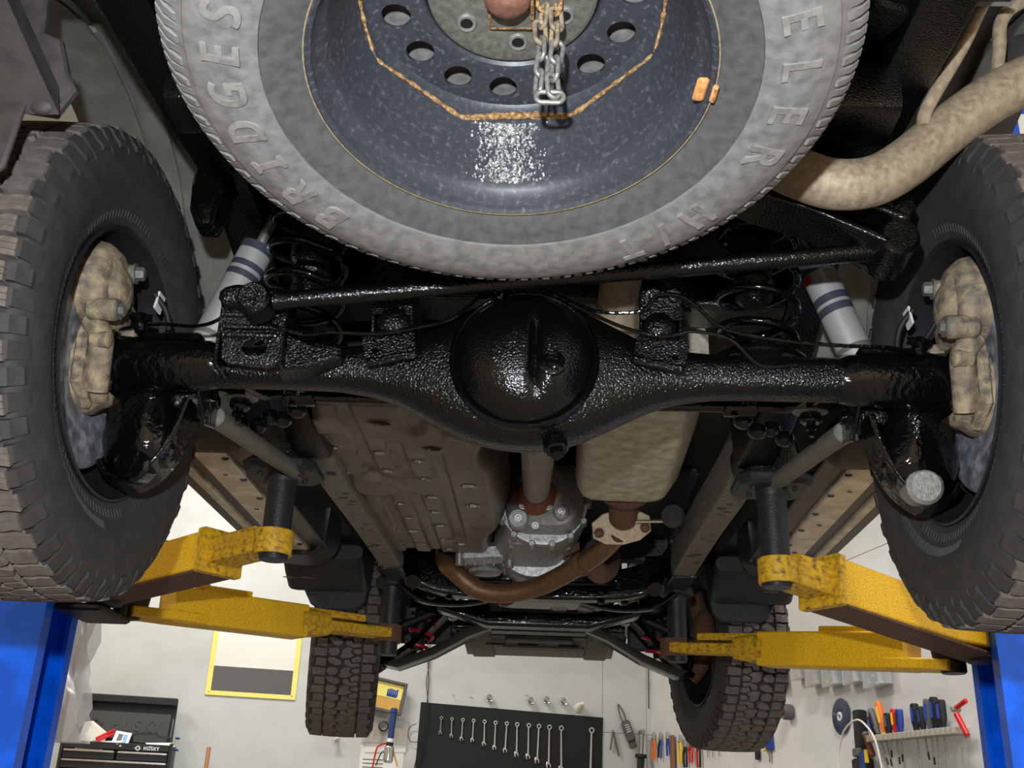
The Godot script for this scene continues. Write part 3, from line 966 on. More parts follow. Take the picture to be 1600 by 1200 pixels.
func plate_yz(s: Shape, outline: Array, x: float, thick: float, bev := 0.002) -> void:   # outline as z, y pairs
	prism(s, P2(outline), thick, Transform3D(Basis(Vector3(0, 0, 1), Vector3(0, 1, 0), Vector3(-1, 0, 0)), Vector3(x, 0, 0)), bev)

func plate_xy(s: Shape, outline: Array, z: float, thick: float, bev := 0.002) -> void:
	prism(s, P2(outline), thick, Transform3D(Basis(), Vector3(0, 0, z)), bev)

func rear_axle() -> void:
	var t := thing("drive_axle", "freshly coated glossy black rear axle with round differential cover", "axle")
	var s := Shape.new()
	var rows := []
	var key := [[0.0, 0.137, 0.128, 0.078], [0.05, 0.132, 0.122, 0.077], [0.09, 0.121, 0.110, 0.073], [0.13, 0.103, 0.090, 0.066], [0.17, 0.082, 0.068, 0.058], [0.21, 0.062, 0.051, 0.050], [0.25, 0.049, 0.042, 0.043], [0.29, 0.042, 0.038, 0.039], [0.34, 0.038, 0.036, 0.037], [0.50, 0.037, 0.036, 0.037], [0.60, 0.037, 0.037, 0.037]]
	var xs := []
	for i in key.size(): xs.append([-key[key.size() - 1 - i][0]] + key[key.size() - 1 - i].slice(1))
	for i in range(1, key.size()): xs.append(key[i])
	for q in xs:
		var r := PackedVector3Array()
		for i in 40:
			var a := TAU * i / 40
			var c := cos(a)
			var e := sin(a)
			var hh: float = q[1] if e < 0 else q[2]
			r.append(Vector3(q[0], e * hh, signf(c) * absf(c) ** 0.8 * q[3]))
		rows.append(r)
	var fine := []
	for i in rows.size() - 1:
		for k in 3:
			var r := PackedVector3Array()
			for j in 40: r.append(rows[i][j].cubic_interpolate(rows[i + 1][j], rows[maxi(i - 1, 0)][j], rows[mini(i + 2, rows.size() - 1)][j], k / 3.0))
			fine.append(r)
	fine.append(rows[rows.size() - 1])
	loft(s, fine)
	var h := obj("housing", s, M.coat, t, 60)
	s = Shape.new()   # cover: dome with an upright fold right of its middle
	s.begin()
	var rr := 24
	var aa := 64
	var g := []
	for i in rr + 1:
		var row := PackedVector3Array()
		for j in aa:
			var k := float(i) / rr
			var a := TAU * j / aa
			var r := 0.114 * k
			var x := r * cos(a)
			var y := r * sin(a)
			var z := 0.066 * pow(1.0 - pow(k, 2.6), 0.6)
			var fold := smoothstep(0.10, 0.03, absf(y + 0.005)) 
			z -= 0.022 * exp(-pow((x - 0.019) / 0.0085, 2.0)) * fold * (1.0 - k * 0.6)
			z += 0.006 * exp(-pow((x - 0.05) / 0.022, 2.0)) * fold
			row.append(Vector3(x, y - 0.004, 0.060 + z))
		g.append(row)
	loft(s, g, false, true)
	lathe(s, [Vector2(0.108, 0.05), Vector2(0.120, 0.05), Vector2(0.122, 0.068), Vector2(0.117, 0.074), Vector2(0.108, 0.070), Vector2(0.108, 0.05)], axisz(Vector3(0, -0.004, 0)), 64)
	obj("differential_cover", s, M.coat_fine, t, 70)
	s = Shape.new()
	lathe(s, [Vector2(0, 0.0), Vector2(0.021, 0.0), Vector2(0.021, 0.006), Vector2(0.018, 0.008), Vector2(0, 0.008)], axisz(Vector3(0.046, -0.034, 0.118)), 24)
	lathe(s, [Vector2(0, 0.0), Vector2(0.013, 0.0), Vector2(0.013, 0.018), Vector2(0.010, 0.021), Vector2(0, 0.019)], axisz(Vector3(0.046, -0.034, 0.122)), 6)
	obj("fill_plug", s, M.coat_wet, t)
	s = Shape.new()
	cyl(s, Vector3(0.052, -0.128, 0.03), Vector3(0.056, -0.150, 0.036), 0.02, 20, 0.003)
	lathe(s, [Vector2(0, 0.0), Vector2(0.012, 0.0), Vector2(0.012, 0.008), Vector2(0, 0.01)], along(Vector3(0.056, -0.150, 0.036), Vector3(0.058, -0.16, 0.04)), 6)
	obj("drain_plug", s, M.coat_wet, t)
	for side in [-1.0, 1.0]:   # heavier outer ends with flanges
		s = Shape.new()
		lathe(s, [Vector2(0, 0.52), Vector2(0.038, 0.52), Vector2(0.043, 0.535), Vector2(0.045, 0.60), Vector2(0.047, 0.655), Vector2(0.049, 0.692), Vector2(0.060, 0.702), Vector2(0.062, 0.728), Vector2(0.056, 0.738), Vector2(0, 0.738)], Transform3D(Basis(Vector3(0, -side, 0), Vector3(side, 0, 0), Vector3(0, 0, 1)), Vector3.ZERO), 36)
		for a in [0.5, 1.9, 3.6, 5.2]:
			cyl(s, Vector3(side * 0.686, 0.05 * sin(a), 0.05 * cos(a)), Vector3(side * 0.708, 0.05 * sin(a), 0.05 * cos(a)), 0.012, 10, 0.003)
		obj("axle_end", s, M.coat_wet, t)
		# lower link bracket: two cheeks and the round bushing eye
		s = Shape.new()
		for x in [0.553, 0.642]: plate_yz(s, [-0.125, -0.02, -0.115, -0.072, -0.06, -0.085, -0.01, -0.05, 0.03, -0.01, 0.02, 0.03, -0.06, 0.02], side * x, 0.006)
		box(s, Vector3(0.10, 0.012, 0.06), T(Vector3(side * 0.60, 0.043, 0.0)), 0.003)
		obj("link_bracket", s, M.coat_wet, t)
		# shock tower below the axle end: a hollow boss with a curved lip
		s = Shape.new()
		var shell := []
		for q in [[0.03, 0.034, 0.044], [-0.03, 0.048, 0.054], [-0.08, 0.060, 0.062], [-0.13, 0.062, 0.060], [-0.158, 0.054, 0.05], [-0.168, 0.035, 0.035]]:
			shell.append(ring2(rrect(q[1] * 2.0, q[2] * 2.0, minf(q[1], q[2]) * 0.8, 5), Transform3D(Basis(), Vector3(side * (0.66 - (0.03 - q[0]) * 0.04), q[0], -0.06))))
		loft(s, shell)
		obj("shock_tower", s, M.coat_wet, t, 50)
		s = Shape.new()
		sweep(s, spline([Vector3(side * 0.575, -0.05, -0.06), Vector3(side * 0.592, -0.11, -0.06), Vector3(side * 0.62, -0.165, -0.06), Vector3(side * 0.66, -0.196, -0.06), Vector3(side * 0.69, -0.190, -0.06), Vector3(side * 0.708, -0.165, -0.06)], 6), rrect(0.012, 0.08, 0.004), Vector3(0, 0, 1))
		cyl(s, Vector3(side * 0.60, -0.118, -0.048), Vector3(side * 0.598, -0.116, -0.035), 0.011, 6)
		obj("tower_lip", s, M.coat_wet, t, 50)
		s = Shape.new()
		cyl(s, Vector3(side * 0.648, -0.166, -0.06), Vector3(side * 0.648, -0.176, -0.01), 0.030, 20, 0.006)
		obj("shock_eye", s, M.zinc if side > 0 else M.coat_wet, t)
		# spring seat
		s = Shape.new()
		lathe(s, [Vector2(0, 0.045), Vector2(0.085, 0.045), Vector2(0.09, 0.05), Vector2(0.088, 0.056), Vector2(0.05, 0.058), Vector2(0.045, 0.085), Vector2(0.0, 0.09)], T(Vector3(side * 0.40, 0, -0.07)), 36)
		box(s, Vector3(0.07, 0.05, 0.07), T(Vector3(side * 0.40, 0.03, -0.05)), 0.006)
		obj("spring_seat", s, M.coat_fine, t)
		# upper link bracket: sloping foot plate with a hole, two cheeks, bolt heads
		s = Shape.new()
		var fx := Transform3D(Basis.from_euler(Vector3(deg_to_rad(-4), 0, deg_to_rad(side * -13.0))), Vector3(side * 0.222, 0.018, 0.070))
		holed(s, ring_off(square_ring(0.085, 0.046), Vector2.ZERO), ring_off(oval(0.0055, 0.0055), Vector2(side * 0.024, -0.012)), 0.006, fx)
		box(s, Vector3(0.085, 0.012, 0.012), fx * T(Vector3(0, -0.027, -0.006), Vector3(0, 0, 0)), 0.003)
		for x in [-0.032, 0.032]: plate_yz(s, [-0.05, 0.03, 0.05, 0.035, 0.062, 0.075, 0.05, 0.125, 0.01, 0.135, -0.05, 0.11], side * 0.222 + x, 0.006)
		box(s, Vector3(0.070, 0.055, 0.006), T(Vector3(side * 0.222, 0.10, 0.062), Vector3(-3, 0, 0)), 0.002)
		box(s, Vector3(0.05, 0.075, 0.05), T(Vector3(side * 0.222, 0.06, 0.03)), 0.008)
		obj("link_mount", s, M.coat, t)
		s = Shape.new()
		lathe(s, [Vector2(0, 0), Vector2(0.026, 0), Vector2(0.028, 0.006), Vector2(0.022, 0.014), Vector2(0.012, 0.018), Vector2(0, 0.018)], Transform3D(Basis(Vector3.RIGHT, deg_to_rad(80)), Vector3(side * 0.219, 0.062, 0.056)), 24)
		for x in [-0.012, 0.02]: hexbolt(s, Vector3(side * 0.222 + x, 0.112, 0.066), Vector3(0, -0.25, 1), 0.010, 0.012)
		obj("bracket_bolt", s, M.coat, t)
	# track bar bracket, left: box with an oval window
	s = Shape.new()
	var outer := P2([-0.055, 0.062, -0.06, 0.02, -0.05, -0.015, -0.048, -0.052, 0.035, -0.06, 0.05, -0.05, 0.045, 0.0, 0.05, 0.03, 0.045, 0.062, 0.02, 0.07, -0.02, 0.07])
	var even := PackedVector2Array()
	for i in 28:
		var d := Vector2(cos(TAU * i / 28), sin(TAU * i / 28))
		var best := Vector2.ZERO
		for j in outer.size():
			var hit = Geometry2D.segment_intersects_segment(Vector2(0, -0.005), d, outer[j], outer[(j + 1) % outer.size()])
			if hit != null: best = hit
		even.append(best)
	var win := PackedVector2Array()
	for p in oval(0.021, 0.015, 28): win.append(p + Vector2(0.004, -0.026))
	holed(s, even, win, 0.006, Transform3D(Basis(Vector3.RIGHT, deg_to_rad(6)), Vector3(-0.441, 0.022, 0.088)))
	for x in [-0.498, -0.392]: plate_yz(s, [0.092, -0.035, 0.094, 0.085, 0.05, 0.095, 0.02, 0.06, 0.0, 0.0, 0.02, -0.035], x, 0.006)
	for y in [0.052, 0.030, 0.016]: cyl(s, Vector3(-0.492, y, 0.094), Vector3(-0.40, y, 0.094), 0.005, 8)
	cyl(s, Vector3(-0.497, 0.078, 0.098), Vector3(-0.40, 0.078, 0.098), 0.020, 14, 0.006)
	ball(s, Vector3(-0.47, 0.082, 0.10), Vector3(0.035, 0.02, 0.02), 14)
	obj("track_bar_bracket", s, M.coat, t)
	s = Shape.new()   # web plate from bracket to tube
	plate_xy(s, [-0.40, -0.035, -0.355, -0.03, -0.30, -0.01, -0.30, 0.012, -0.345, 0.012, -0.385, 0.03, -0.40, 0.04], 0.045, 0.05, 0.004)
	obj("bracket_web", s, M.coat, t)
	# brake lines and their clips
	var lines := [
		[Vector3(-0.70, 0.055, 0.02), Vector3(-0.62, 0.055, 0.045), Vector3(-0.55, 0.046, 0.06), Vector3(-0.505, 0.05, 0.08), Vector3(-0.49, 0.085, 0.07), Vector3(-0.43, 0.04, 0.10), Vector3(-0.36, 0.015, 0.105), Vector3(-0.32, 0.028, 0.085), Vector3(-0.24, 0.024, 0.092), Vector3(-0.18, 0.032, 0.10), Vector3(-0.12, 0.055, 0.09), Vector3(-0.075, 0.10, 0.085), Vector3(-0.05, 0.115, 0.08)],
		[Vector3(-0.05, 0.118, 0.08), Vector3(-0.01, 0.118, 0.095), Vector3(0.04, 0.10, 0.10), Vector3(0.09, 0.07, 0.105), Vector3(0.16, 0.035, 0.11), Vector3(0.22, 0.02, 0.115), Vector3(0.27, 0.034, 0.105), Vector3(0.33, 0.030, 0.085), Vector3(0.38, -0.002, 0.06), Vector3(0.44, 0.005, 0.05)],
		[Vector3(0.055, 0.12, 0.05), Vector3(0.12, 0.088, 0.06), Vector3(0.19, 0.086, 0.07), Vector3(0.215, 0.105, 0.09), Vector3(0.26, 0.095, 0.10), Vector3(0.32, 0.05, 0.085), Vector3(0.42, 0.042, 0.06), Vector3(0.52, 0.040, 0.05), Vector3(0.60, 0.040, 0.045), Vector3(0.69, 0.03, 0.03)],
		[Vector3(-0.05, 0.115, 0.075), Vector3(-0.08, 0.125, 0.03), Vector3(-0.18, 0.128, 0.02), Vector3(-0.30, 0.12, 0.03)],
	]
	for l in lines:
		s = Shape.new()
		tube(s, spline(l, 6), 0.0032, 8)
		obj("brake_line", s, M.coat_wet, t)
	s = Shape.new()
	for p in [Vector3(-0.655, 0.062, 0.035), Vector3(0.645, 0.045, 0.04), Vector3(-0.045, 0.11, 0.082)]:
		ball(s, p, Vector3(0.014, 0.02, 0.014), 10)
		cyl(s, p + Vector3(-0.02, 0.012, 0), p + Vector3(0.02, 0.008, 0), 0.007, 10)
	box(s, Vector3(0.03, 0.035, 0.02), T(Vector3(-0.042, 0.10, 0.078), Vector3(0, 0, 15)), 0.004)
	each("line_clip", s, M.coat_wet, t)

func ring_off(a: PackedVector2Array, d: Vector2) -> PackedVector2Array:
	var o := PackedVector2Array()
	for p in a: o.append(p + d)
	return o

func links() -> void:
	var t := thing("track_bar", "long shiny black track bar crossing just below the spare tire", "suspension bar", Vector3(0, 0, 0))
	var s := Shape.new()
	cyl(s, Vector3(-0.40, 0.050, 0.15), Vector3(0.565, 0.160, 0.15), 0.0145, 20, 0.003)
	obj("rod", s, M.coat_fine, t)
	for p in [Vector3(-0.425, 0.047, 0.15), Vector3(0.578, 0.162, 0.15)]:
		s = Shape.new()
		cyl(s, p + Vector3(0, 0, -0.028), p + Vector3(0, 0, 0.024), 0.027, 20, 0.005)
		hexbolt(s, p + Vector3(0, 0, 0.024), Vector3(0, 0, 1), 0.011, 0.01)
		obj("eye", s, M.coat, t)
	for side in [-1.0, 1.0]:
		var where := "fuel tank" if side < 0 else "exhaust"
		t = thing("suspension_link", "bare steel lower suspension link running forward from the axle on the %s side" % where, "suspension bar", Vector3(side * 0.56, -0.05, -0.09), "lower links")
		s = Shape.new()
		var front := Vector3(side * -0.005, 0.10, -0.66)
		cyl(s, Vector3(side * -0.005, 0.0, -0.02), front, 0.019, 20, 0.003)
		obj("tube", s, M.frame_grey, t)
		s = Shape.new()
		cyl(s, Vector3(side * -0.004, 0.017, 0.005), Vector3(side * 0.078, 0.017, 0.005), 0.031, 24, 0.004)
		obj("bushing_eye", s, M.coat, t)
		s = Shape.new()
		for x in [-0.012, 0.086]: cyl(s, Vector3(side * x, 0.017, 0.005), Vector3(side * (x + 0.008), 0.017, 0.005), 0.024, 20, 0.002)
		cyl(s, Vector3(side * -0.02, 0.017, 0.005), Vector3(side * 0.1, 0.017, 0.005), 0.011, 12)
		obj("bolt", s, M.coat_wet, t)
		# coil spring
		t = thing("coil_spring", "glossy black coil spring between axle and frame on the %s side" % where, "spring", Vector3(side * 0.405, 0.055, -0.08), "rear coil springs")
		s = Shape.new()
		var pts := PackedVector3Array()
		for i in 150:
			var k := i / 149.0
			var ang := TAU * 5.2 * k + (0.9 if side < 0 else 2.3)
			var r := 0.064 + 0.006 * sin(PI * k)
			pts.append(Vector3(r * cos(ang) + side * 0.015 * k, 0.335 * (k + 0.04 * sin(TAU * k) * 0.0), r * sin(ang)))
		tube(s, pts, 0.0078, 10)
		obj("coil", s, M.coat_wet, t)
		s = Shape.new()
		lathe(s, [Vector2(0, 0.12), Vector2(0.02, 0.12), Vector2(0.034, 0.135), Vector2(0.030, 0.15), Vector2(0.037, 0.165), Vector2(0.032, 0.18), Vector2(0.04, 0.195), Vector2(0.045, 0.30), Vector2(0, 0.30)], Transform3D(), 28)
		obj("bump_stop", s, M.coat, t)
		# shock absorber
		t = thing("shock_absorber", "silver shock absorber with dark stripes leaning by the rear wheel on the %s side" % where, "shock absorber", Vector3(side * 0.655, -0.09, -0.12), "rear shocks")
		var top := Vector3(0.139, 0.41, 0) if side < 0 else Vector3(-0.139, 0.41, 0)
		var xf := along(Vector3.ZERO, top)
		s = Shape.new()
		lathe(s, [Vector2(0, 0.03), Vector2(0.030, 0.03), Vector2(0.0315, 0.035), Vector2(0.0315, 0.40), Vector2(0.029, 0.41), Vector2(0, 0.41)], xf, 36)
		obj("tube", s, M.shock_silver, t)
		s = Shape.new()
		var bands := [[0.285, 0.300], [0.307, 0.322], [0.372, 0.412]] if side > 0 else [[0.335, 0.348], [0.356, 0.368], [0.395, 0.412]]
		for q in bands: lathe(s, [Vector2(0.0312, q[0]), Vector2(0.0319, q[0]), Vector2(0.0319, q[1]), Vector2(0.0312, q[1]), Vector2(0.0312, q[0])], xf, 36)
		obj("stripe", s, M.shock_dark, t)
		s = Shape.new()
		lathe(s, [Vector2(0.0313, 0.355), Vector2(0.03185, 0.355), Vector2(0.03185, 0.371), Vector2(0.0313, 0.371), Vector2(0.0313, 0.355)], xf, 14, -2.2 if side > 0 else 2.6, (-2.2 if side > 0 else 2.6) + 1.3)
		obj("red_print", s, M.red_paint, t)
		s = Shape.new()
		lathe(s, [Vector2(0.031, 0.205), Vector2(0.0325, 0.208), Vector2(0.0325, 0.214), Vector2(0.031, 0.217), Vector2(0.031, 0.205)], xf, 36)
		obj("weld_ring", s, M.frame_grey, t)
		s = Shape.new()
		cyl(s, xf * Vector3(0, 0.40, 0), xf * Vector3(0, 0.52, 0), 0.010, 12)
		cyl(s, xf * Vector3(0, -0.01, 0), xf * Vector3(0, 0.04, 0), 0.02, 14)
		each("rod", s, M.steel, t)
		# upper links
		t = thing("suspension_link", "black upper suspension link running forward above the axle on the %s side" % where, "suspension bar", Vector3(side * 0.222, 0.09, 0.02), "upper links")
		s = Shape.new()
		cyl(s, Vector3(0, 0, 0.01), Vector3(side * 0.12, 0.10, -0.5), 0.018, 16)
		obj("tube", s, M.coat, t)
		s = Shape.new()
		cyl(s, Vector3(-0.028, 0, 0.01), Vector3(0.028, 0, 0.01), 0.026, 18, 0.004)
		obj("eye", s, M.coat, t)
	# anti-roll bar ahead of the axle
	t = thing("sway_bar", "straight glossy black sway bar just ahead of the axle", "suspension bar", Vector3(0, 0, 0))
	s = Shape.new()
	tube(s, spline([Vector3(-0.53, 0.01, -0.02), Vector3(-0.51, 0.03, -0.19), Vector3(-0.45, 0.046, -0.245), Vector3(-0.2, 0.046, -0.25), Vector3(0.2, 0.046, -0.25), Vector3(0.42, 0.046, -0.245), Vector3(0.50, 0.03, -0.19), Vector3(0.53, 0.01, -0.02)], 6), 0.0115, 14)
	obj("bar", s, M.coat_wet, t)
	for x in [-0.44, 0.40]:
		s = Shape.new()
		box(s, Vector3(0.05, 0.06, 0.04), T(Vector3(x, 0.06, -0.245)), 0.008)
		cyl(s, Vector3(x - 0.03, 0.046, -0.245), Vector3(x + 0.03, 0.046, -0.245), 0.021, 16)
		hexbolt(s, Vector3(x - 0.012, 0.03, -0.24), Vector3(0, -1, 0.1), 0.007)
		obj("bar_bracket", s, M.coat_wet, t)
		s = Shape.new()
		var sx := signf(x)
		box(s, Vector3(0.05, 0.12, 0.05), T(Vector3(x + sx * 0.02, 0.10, -0.26), Vector3(0, 0, sx * 14)), 0.01)
		for q in 4: ball(s, Vector3(x + sx * (0.01 + 0.03 * q), 0.025 - 0.012 * (q % 2), -0.27 - 0.02 * q), Vector3(0.02, 0.016, 0.02), 10)
		obj("bar_clamp", s, M.coat_wet, t)
	for side in [-1.0, 1.0]:   # pale washers on the link ends
		var x: float = -0.52 if side < 0 else 0.505
		t = thing("sway_bar_link", "sway bar end link with a pale washer on the %s side" % ("fuel tank" if side < 0 else "exhaust"), "link", Vector3(x, -0.005, -0.14), "sway bar end links")
		s = Shape.new()
		lathe(s, [Vector2(0.0, 0.0), Vector2(0.031, 0.0), Vector2(0.031, 0.003), Vector2(0.0, 0.003)], T(Vector3(0, 0, 0), Vector3(8, 0, 0)), 28)
		obj("washer", s, M.frame_grey, t)
		s = Shape.new()
		cyl(s, Vector3(0, -0.02, 0), Vector3(0, 0.0, 0), 0.019, 16, 0.004)
		cyl(s, Vector3(0, -0.045, 0), Vector3(0, 0.09, 0), 0.006, 10)
		lathe(s, [Vector2(0, 0), Vector2(0.009, 0), Vector2(0.009, 0.01), Vector2(0, 0.01)], T(Vector3(0, -0.032, 0)), 6)
		obj("stud", s, M.coat_wet, t)

# ---------- frame and body ----------
func frame() -> void:
	var t := thing("chassis_frame", "black ladder frame of the vehicle with side rails and cross members", "frame")
	for side in [-1.0, 1.0]:
		var s := Shape.new()
		var pts := spline([Vector3(side * 0.575, 0.43, 1.45), Vector3(side * 0.575, 0.43, 0.9), Vector3(side * 0.575, 0.42, 0.5), Vector3(side * 0.57, 0.43, 0.2), Vector3(side * 0.56, 0.43, -0.05), Vector3(side * 0.545, 0.33, -0.32), Vector3(side * 0.52, 0.17, -0.52), Vector3(side * 0.50, 0.13, -0.68)], 6)
		sweep(s, pts, rrect(0.085, 0.14, 0.012, 2))
		obj("rail", s, M.coat_fine, t)
		s = Shape.new()
		sweep(s, spline([Vector3(side * 0.502, 0.131, -0.66), Vector3(side * 0.497, 0.12, -0.9), Vector3(side * 0.485, 0.12, -1.3), Vector3(side * 0.478, 0.12, -1.72), Vector3(side * 0.48, 0.125, -1.82)], 5), rrect(0.072, 0.11, 0.008, 2))
		var rail := obj("bare_rail", s, M.frame_grey, t)
		s = Shape.new()   # drain holes and torn edges of the coating
		for q in [[0.0, -0.80, 0.010], [0.008, -0.96, 0.007], [-0.006, -1.0, 0.011], [0.012, -1.03, 0.009], [0.0, -1.06, 0.007], [0.01, -1.26, 0.006], [-0.01, -1.31, 0.006], [0.012, -1.33, 0.005], [0.0, -1.5, 0.013], [-0.02, -1.52, 0.01], [0.01, -1.6, 0.008]]:
			lathe(s, [Vector2(0, -0.0012), Vector2(q[2] * 0.9, -0.0012), Vector2(q[2], 0.0), Vector2(q[2] * 0.9, 0.0012), Vector2(0, 0.0012)], Transform3D(Basis.from_scale(Vector3(1.3, 1, 0.8)), Vector3(side * (0.49 - 0.004 * absf(q[1])) + q[0], 0.065, q[1])), 12)
		each("drain_hole", s, M.groove, rail)
		s = Shape.new()
		sweep(s, spline([Vector3(side * 0.48, 0.125, -1.8), Vector3(side * 0.47, 0.14, -2.1), Vector3(side * 0.42, 0.20, -2.4), Vector3(side * 0.40, 0.24, -2.8), Vector3(side * 0.40, 0.2, -3.5)], 5), rrect(0.085, 0.13, 0.012, 2))
		obj("rail", s, M.coat_fine, t)
		s = Shape.new()   # bump stop bracket under the rail above the axle
		loft(s, [ring2(rrect(0.07, 0.075, 0.01), T(Vector3(side * 0.578, 0.372, -0.005))), ring2(rrect(0.062, 0.07, 0.012), T(Vector3(side * 0.582, 0.345, -0.0))), ring2(rrect(0.052, 0.066, 0.012), T(Vector3(side * 0.582, 0.29, 0.005))), ring2(rrect(0.036, 0.05, 0.012), T(Vector3(side * 0.578, 0.262, 0.005)))])
		obj("bump_stop", s, M.coat_wet, t)
	# cross members
	var s := Shape.new()
	sweep(s, PackedVector3Array([Vector3(-0.55, 0.33, 0.30), Vector3(0.0, 0.33, 0.30), Vector3(0.55, 0.33, 0.30)]), rrect(0.10, 0.09, 0.02, 2))
	sweep(s, PackedVector3Array([Vector3(-0.5, 0.30, -0.30), Vector3(0.0, 0.32, -0.30), Vector3(0.5, 0.30, -0.30)]), rrect(0.12, 0.10, 0.02, 2))
	sweep(s, PackedVector3Array([Vector3(-0.55, 0.40, 1.15), Vector3(0.0, 0.40, 1.15), Vector3(0.55, 0.40, 1.15)]), rrect(0.12, 0.10, 0.02, 2))
	each("cross_member", s, M.coat_fine, t)
	s = Shape.new()   # small hanger plates under the cross member above the axle
	box(s, Vector3(0.055, 0.075, 0.008), T(Vector3(-0.268, 0.235, -0.10), Vector3(-4, 0, -8)), 0.002)
	box(s, Vector3(0.04, 0.09, 0.008), T(Vector3(0.262, 0.19, -0.06), Vector3(-4, 0, 8)), 0.002)
	each("hanger_plate", s, M.coat, t)
	# track bar hanger, right: sloping gusset plates ending at the eye
	s = Shape.new()
	plate_xy(s, [0.30, 0.30, 0.36, 0.235, 0.46, 0.20, 0.55, 0.145, 0.592, 0.14, 0.605, 0.165, 0.595, 0.205, 0.56, 0.245, 0.52, 0.30], 0.11, 0.012, 0.004)
	plate_xy(s, [0.45, 0.32, 0.52, 0.235, 0.57, 0.20, 0.60, 0.195, 0.612, 0.22, 0.60, 0.26, 0.56, 0.36], 0.185, 0.012, 0.004)
	sweep(s, PackedVector3Array([Vector3(0.345, 0.245, 0.155), Vector3(0.45, 0.208, 0.155), Vector3(0.56, 0.152, 0.155)]), rrect(0.09, 0.012, 0.004))
	sweep(s, PackedVector3Array([Vector3(0.35, 0.270, 0.19), Vector3(0.45, 0.25, 0.19), Vector3(0.585, 0.185, 0.19)]), rrect(0.05, 0.014, 0.005))
	cyl(s, Vector3(0.578, 0.162, 0.10), Vector3(0.578, 0.162, 0.20), 0.032, 18, 0.006)
	for p in [Vector3(0.585, 0.205, 0.195), Vector3(0.56, 0.215, 0.195), Vector3(0.50, 0.25, 0.195)]: hexbolt(s, p, Vector3(0, -0.2, 1), 0.008)
	obj("track_bar_hanger", s, M.coat_fine, t)
	s = Shape.new()   # bolts and clips on the rails, right and left
	for p in [Vector3(-0.53, 0.40, 0.40), Vector3(-0.53, 0.37, 0.12), Vector3(0.53, 0.40, 0.36), Vector3(0.53, 0.38, 0.2), Vector3(-0.53, 0.36, 0.06)]: hexbolt(s, p, Vector3(-signf(p.x), -0.4, 0.2), 0.006, 0.005)
	each("rail_bolt", s, M.coat, t, 2)
	s = Shape.new()
	box(s, Vector3(0.07, 0.04, 0.09), T(Vector3(0.50, 0.39, 0.43), Vector3(10, 20, 0)), 0.006)
	obj("rail_tab", s, M.coat, t)

func arch_strip(s: Shape, side: float, x0: float, x1: float, r: float, cy: float, a0: float, a1: float, th := 0.006) -> void:   # part of a wheel arch; angle 90 is straight up, 0 to the rear
	var outer := []
	var n := 22
	for i in n + 1:
		var a := deg_to_rad(lerpf(a0, a1, float(i) / n))
		var p := PackedVector3Array()
		for q in [[x0, r], [x1, r], [x1, r + th], [x0, r + th]]: p.append(Vector3(side * q[0], cy + q[1] * sin(a), q[1] * cos(a)))
		outer.append(p)
	loft(s, outer)

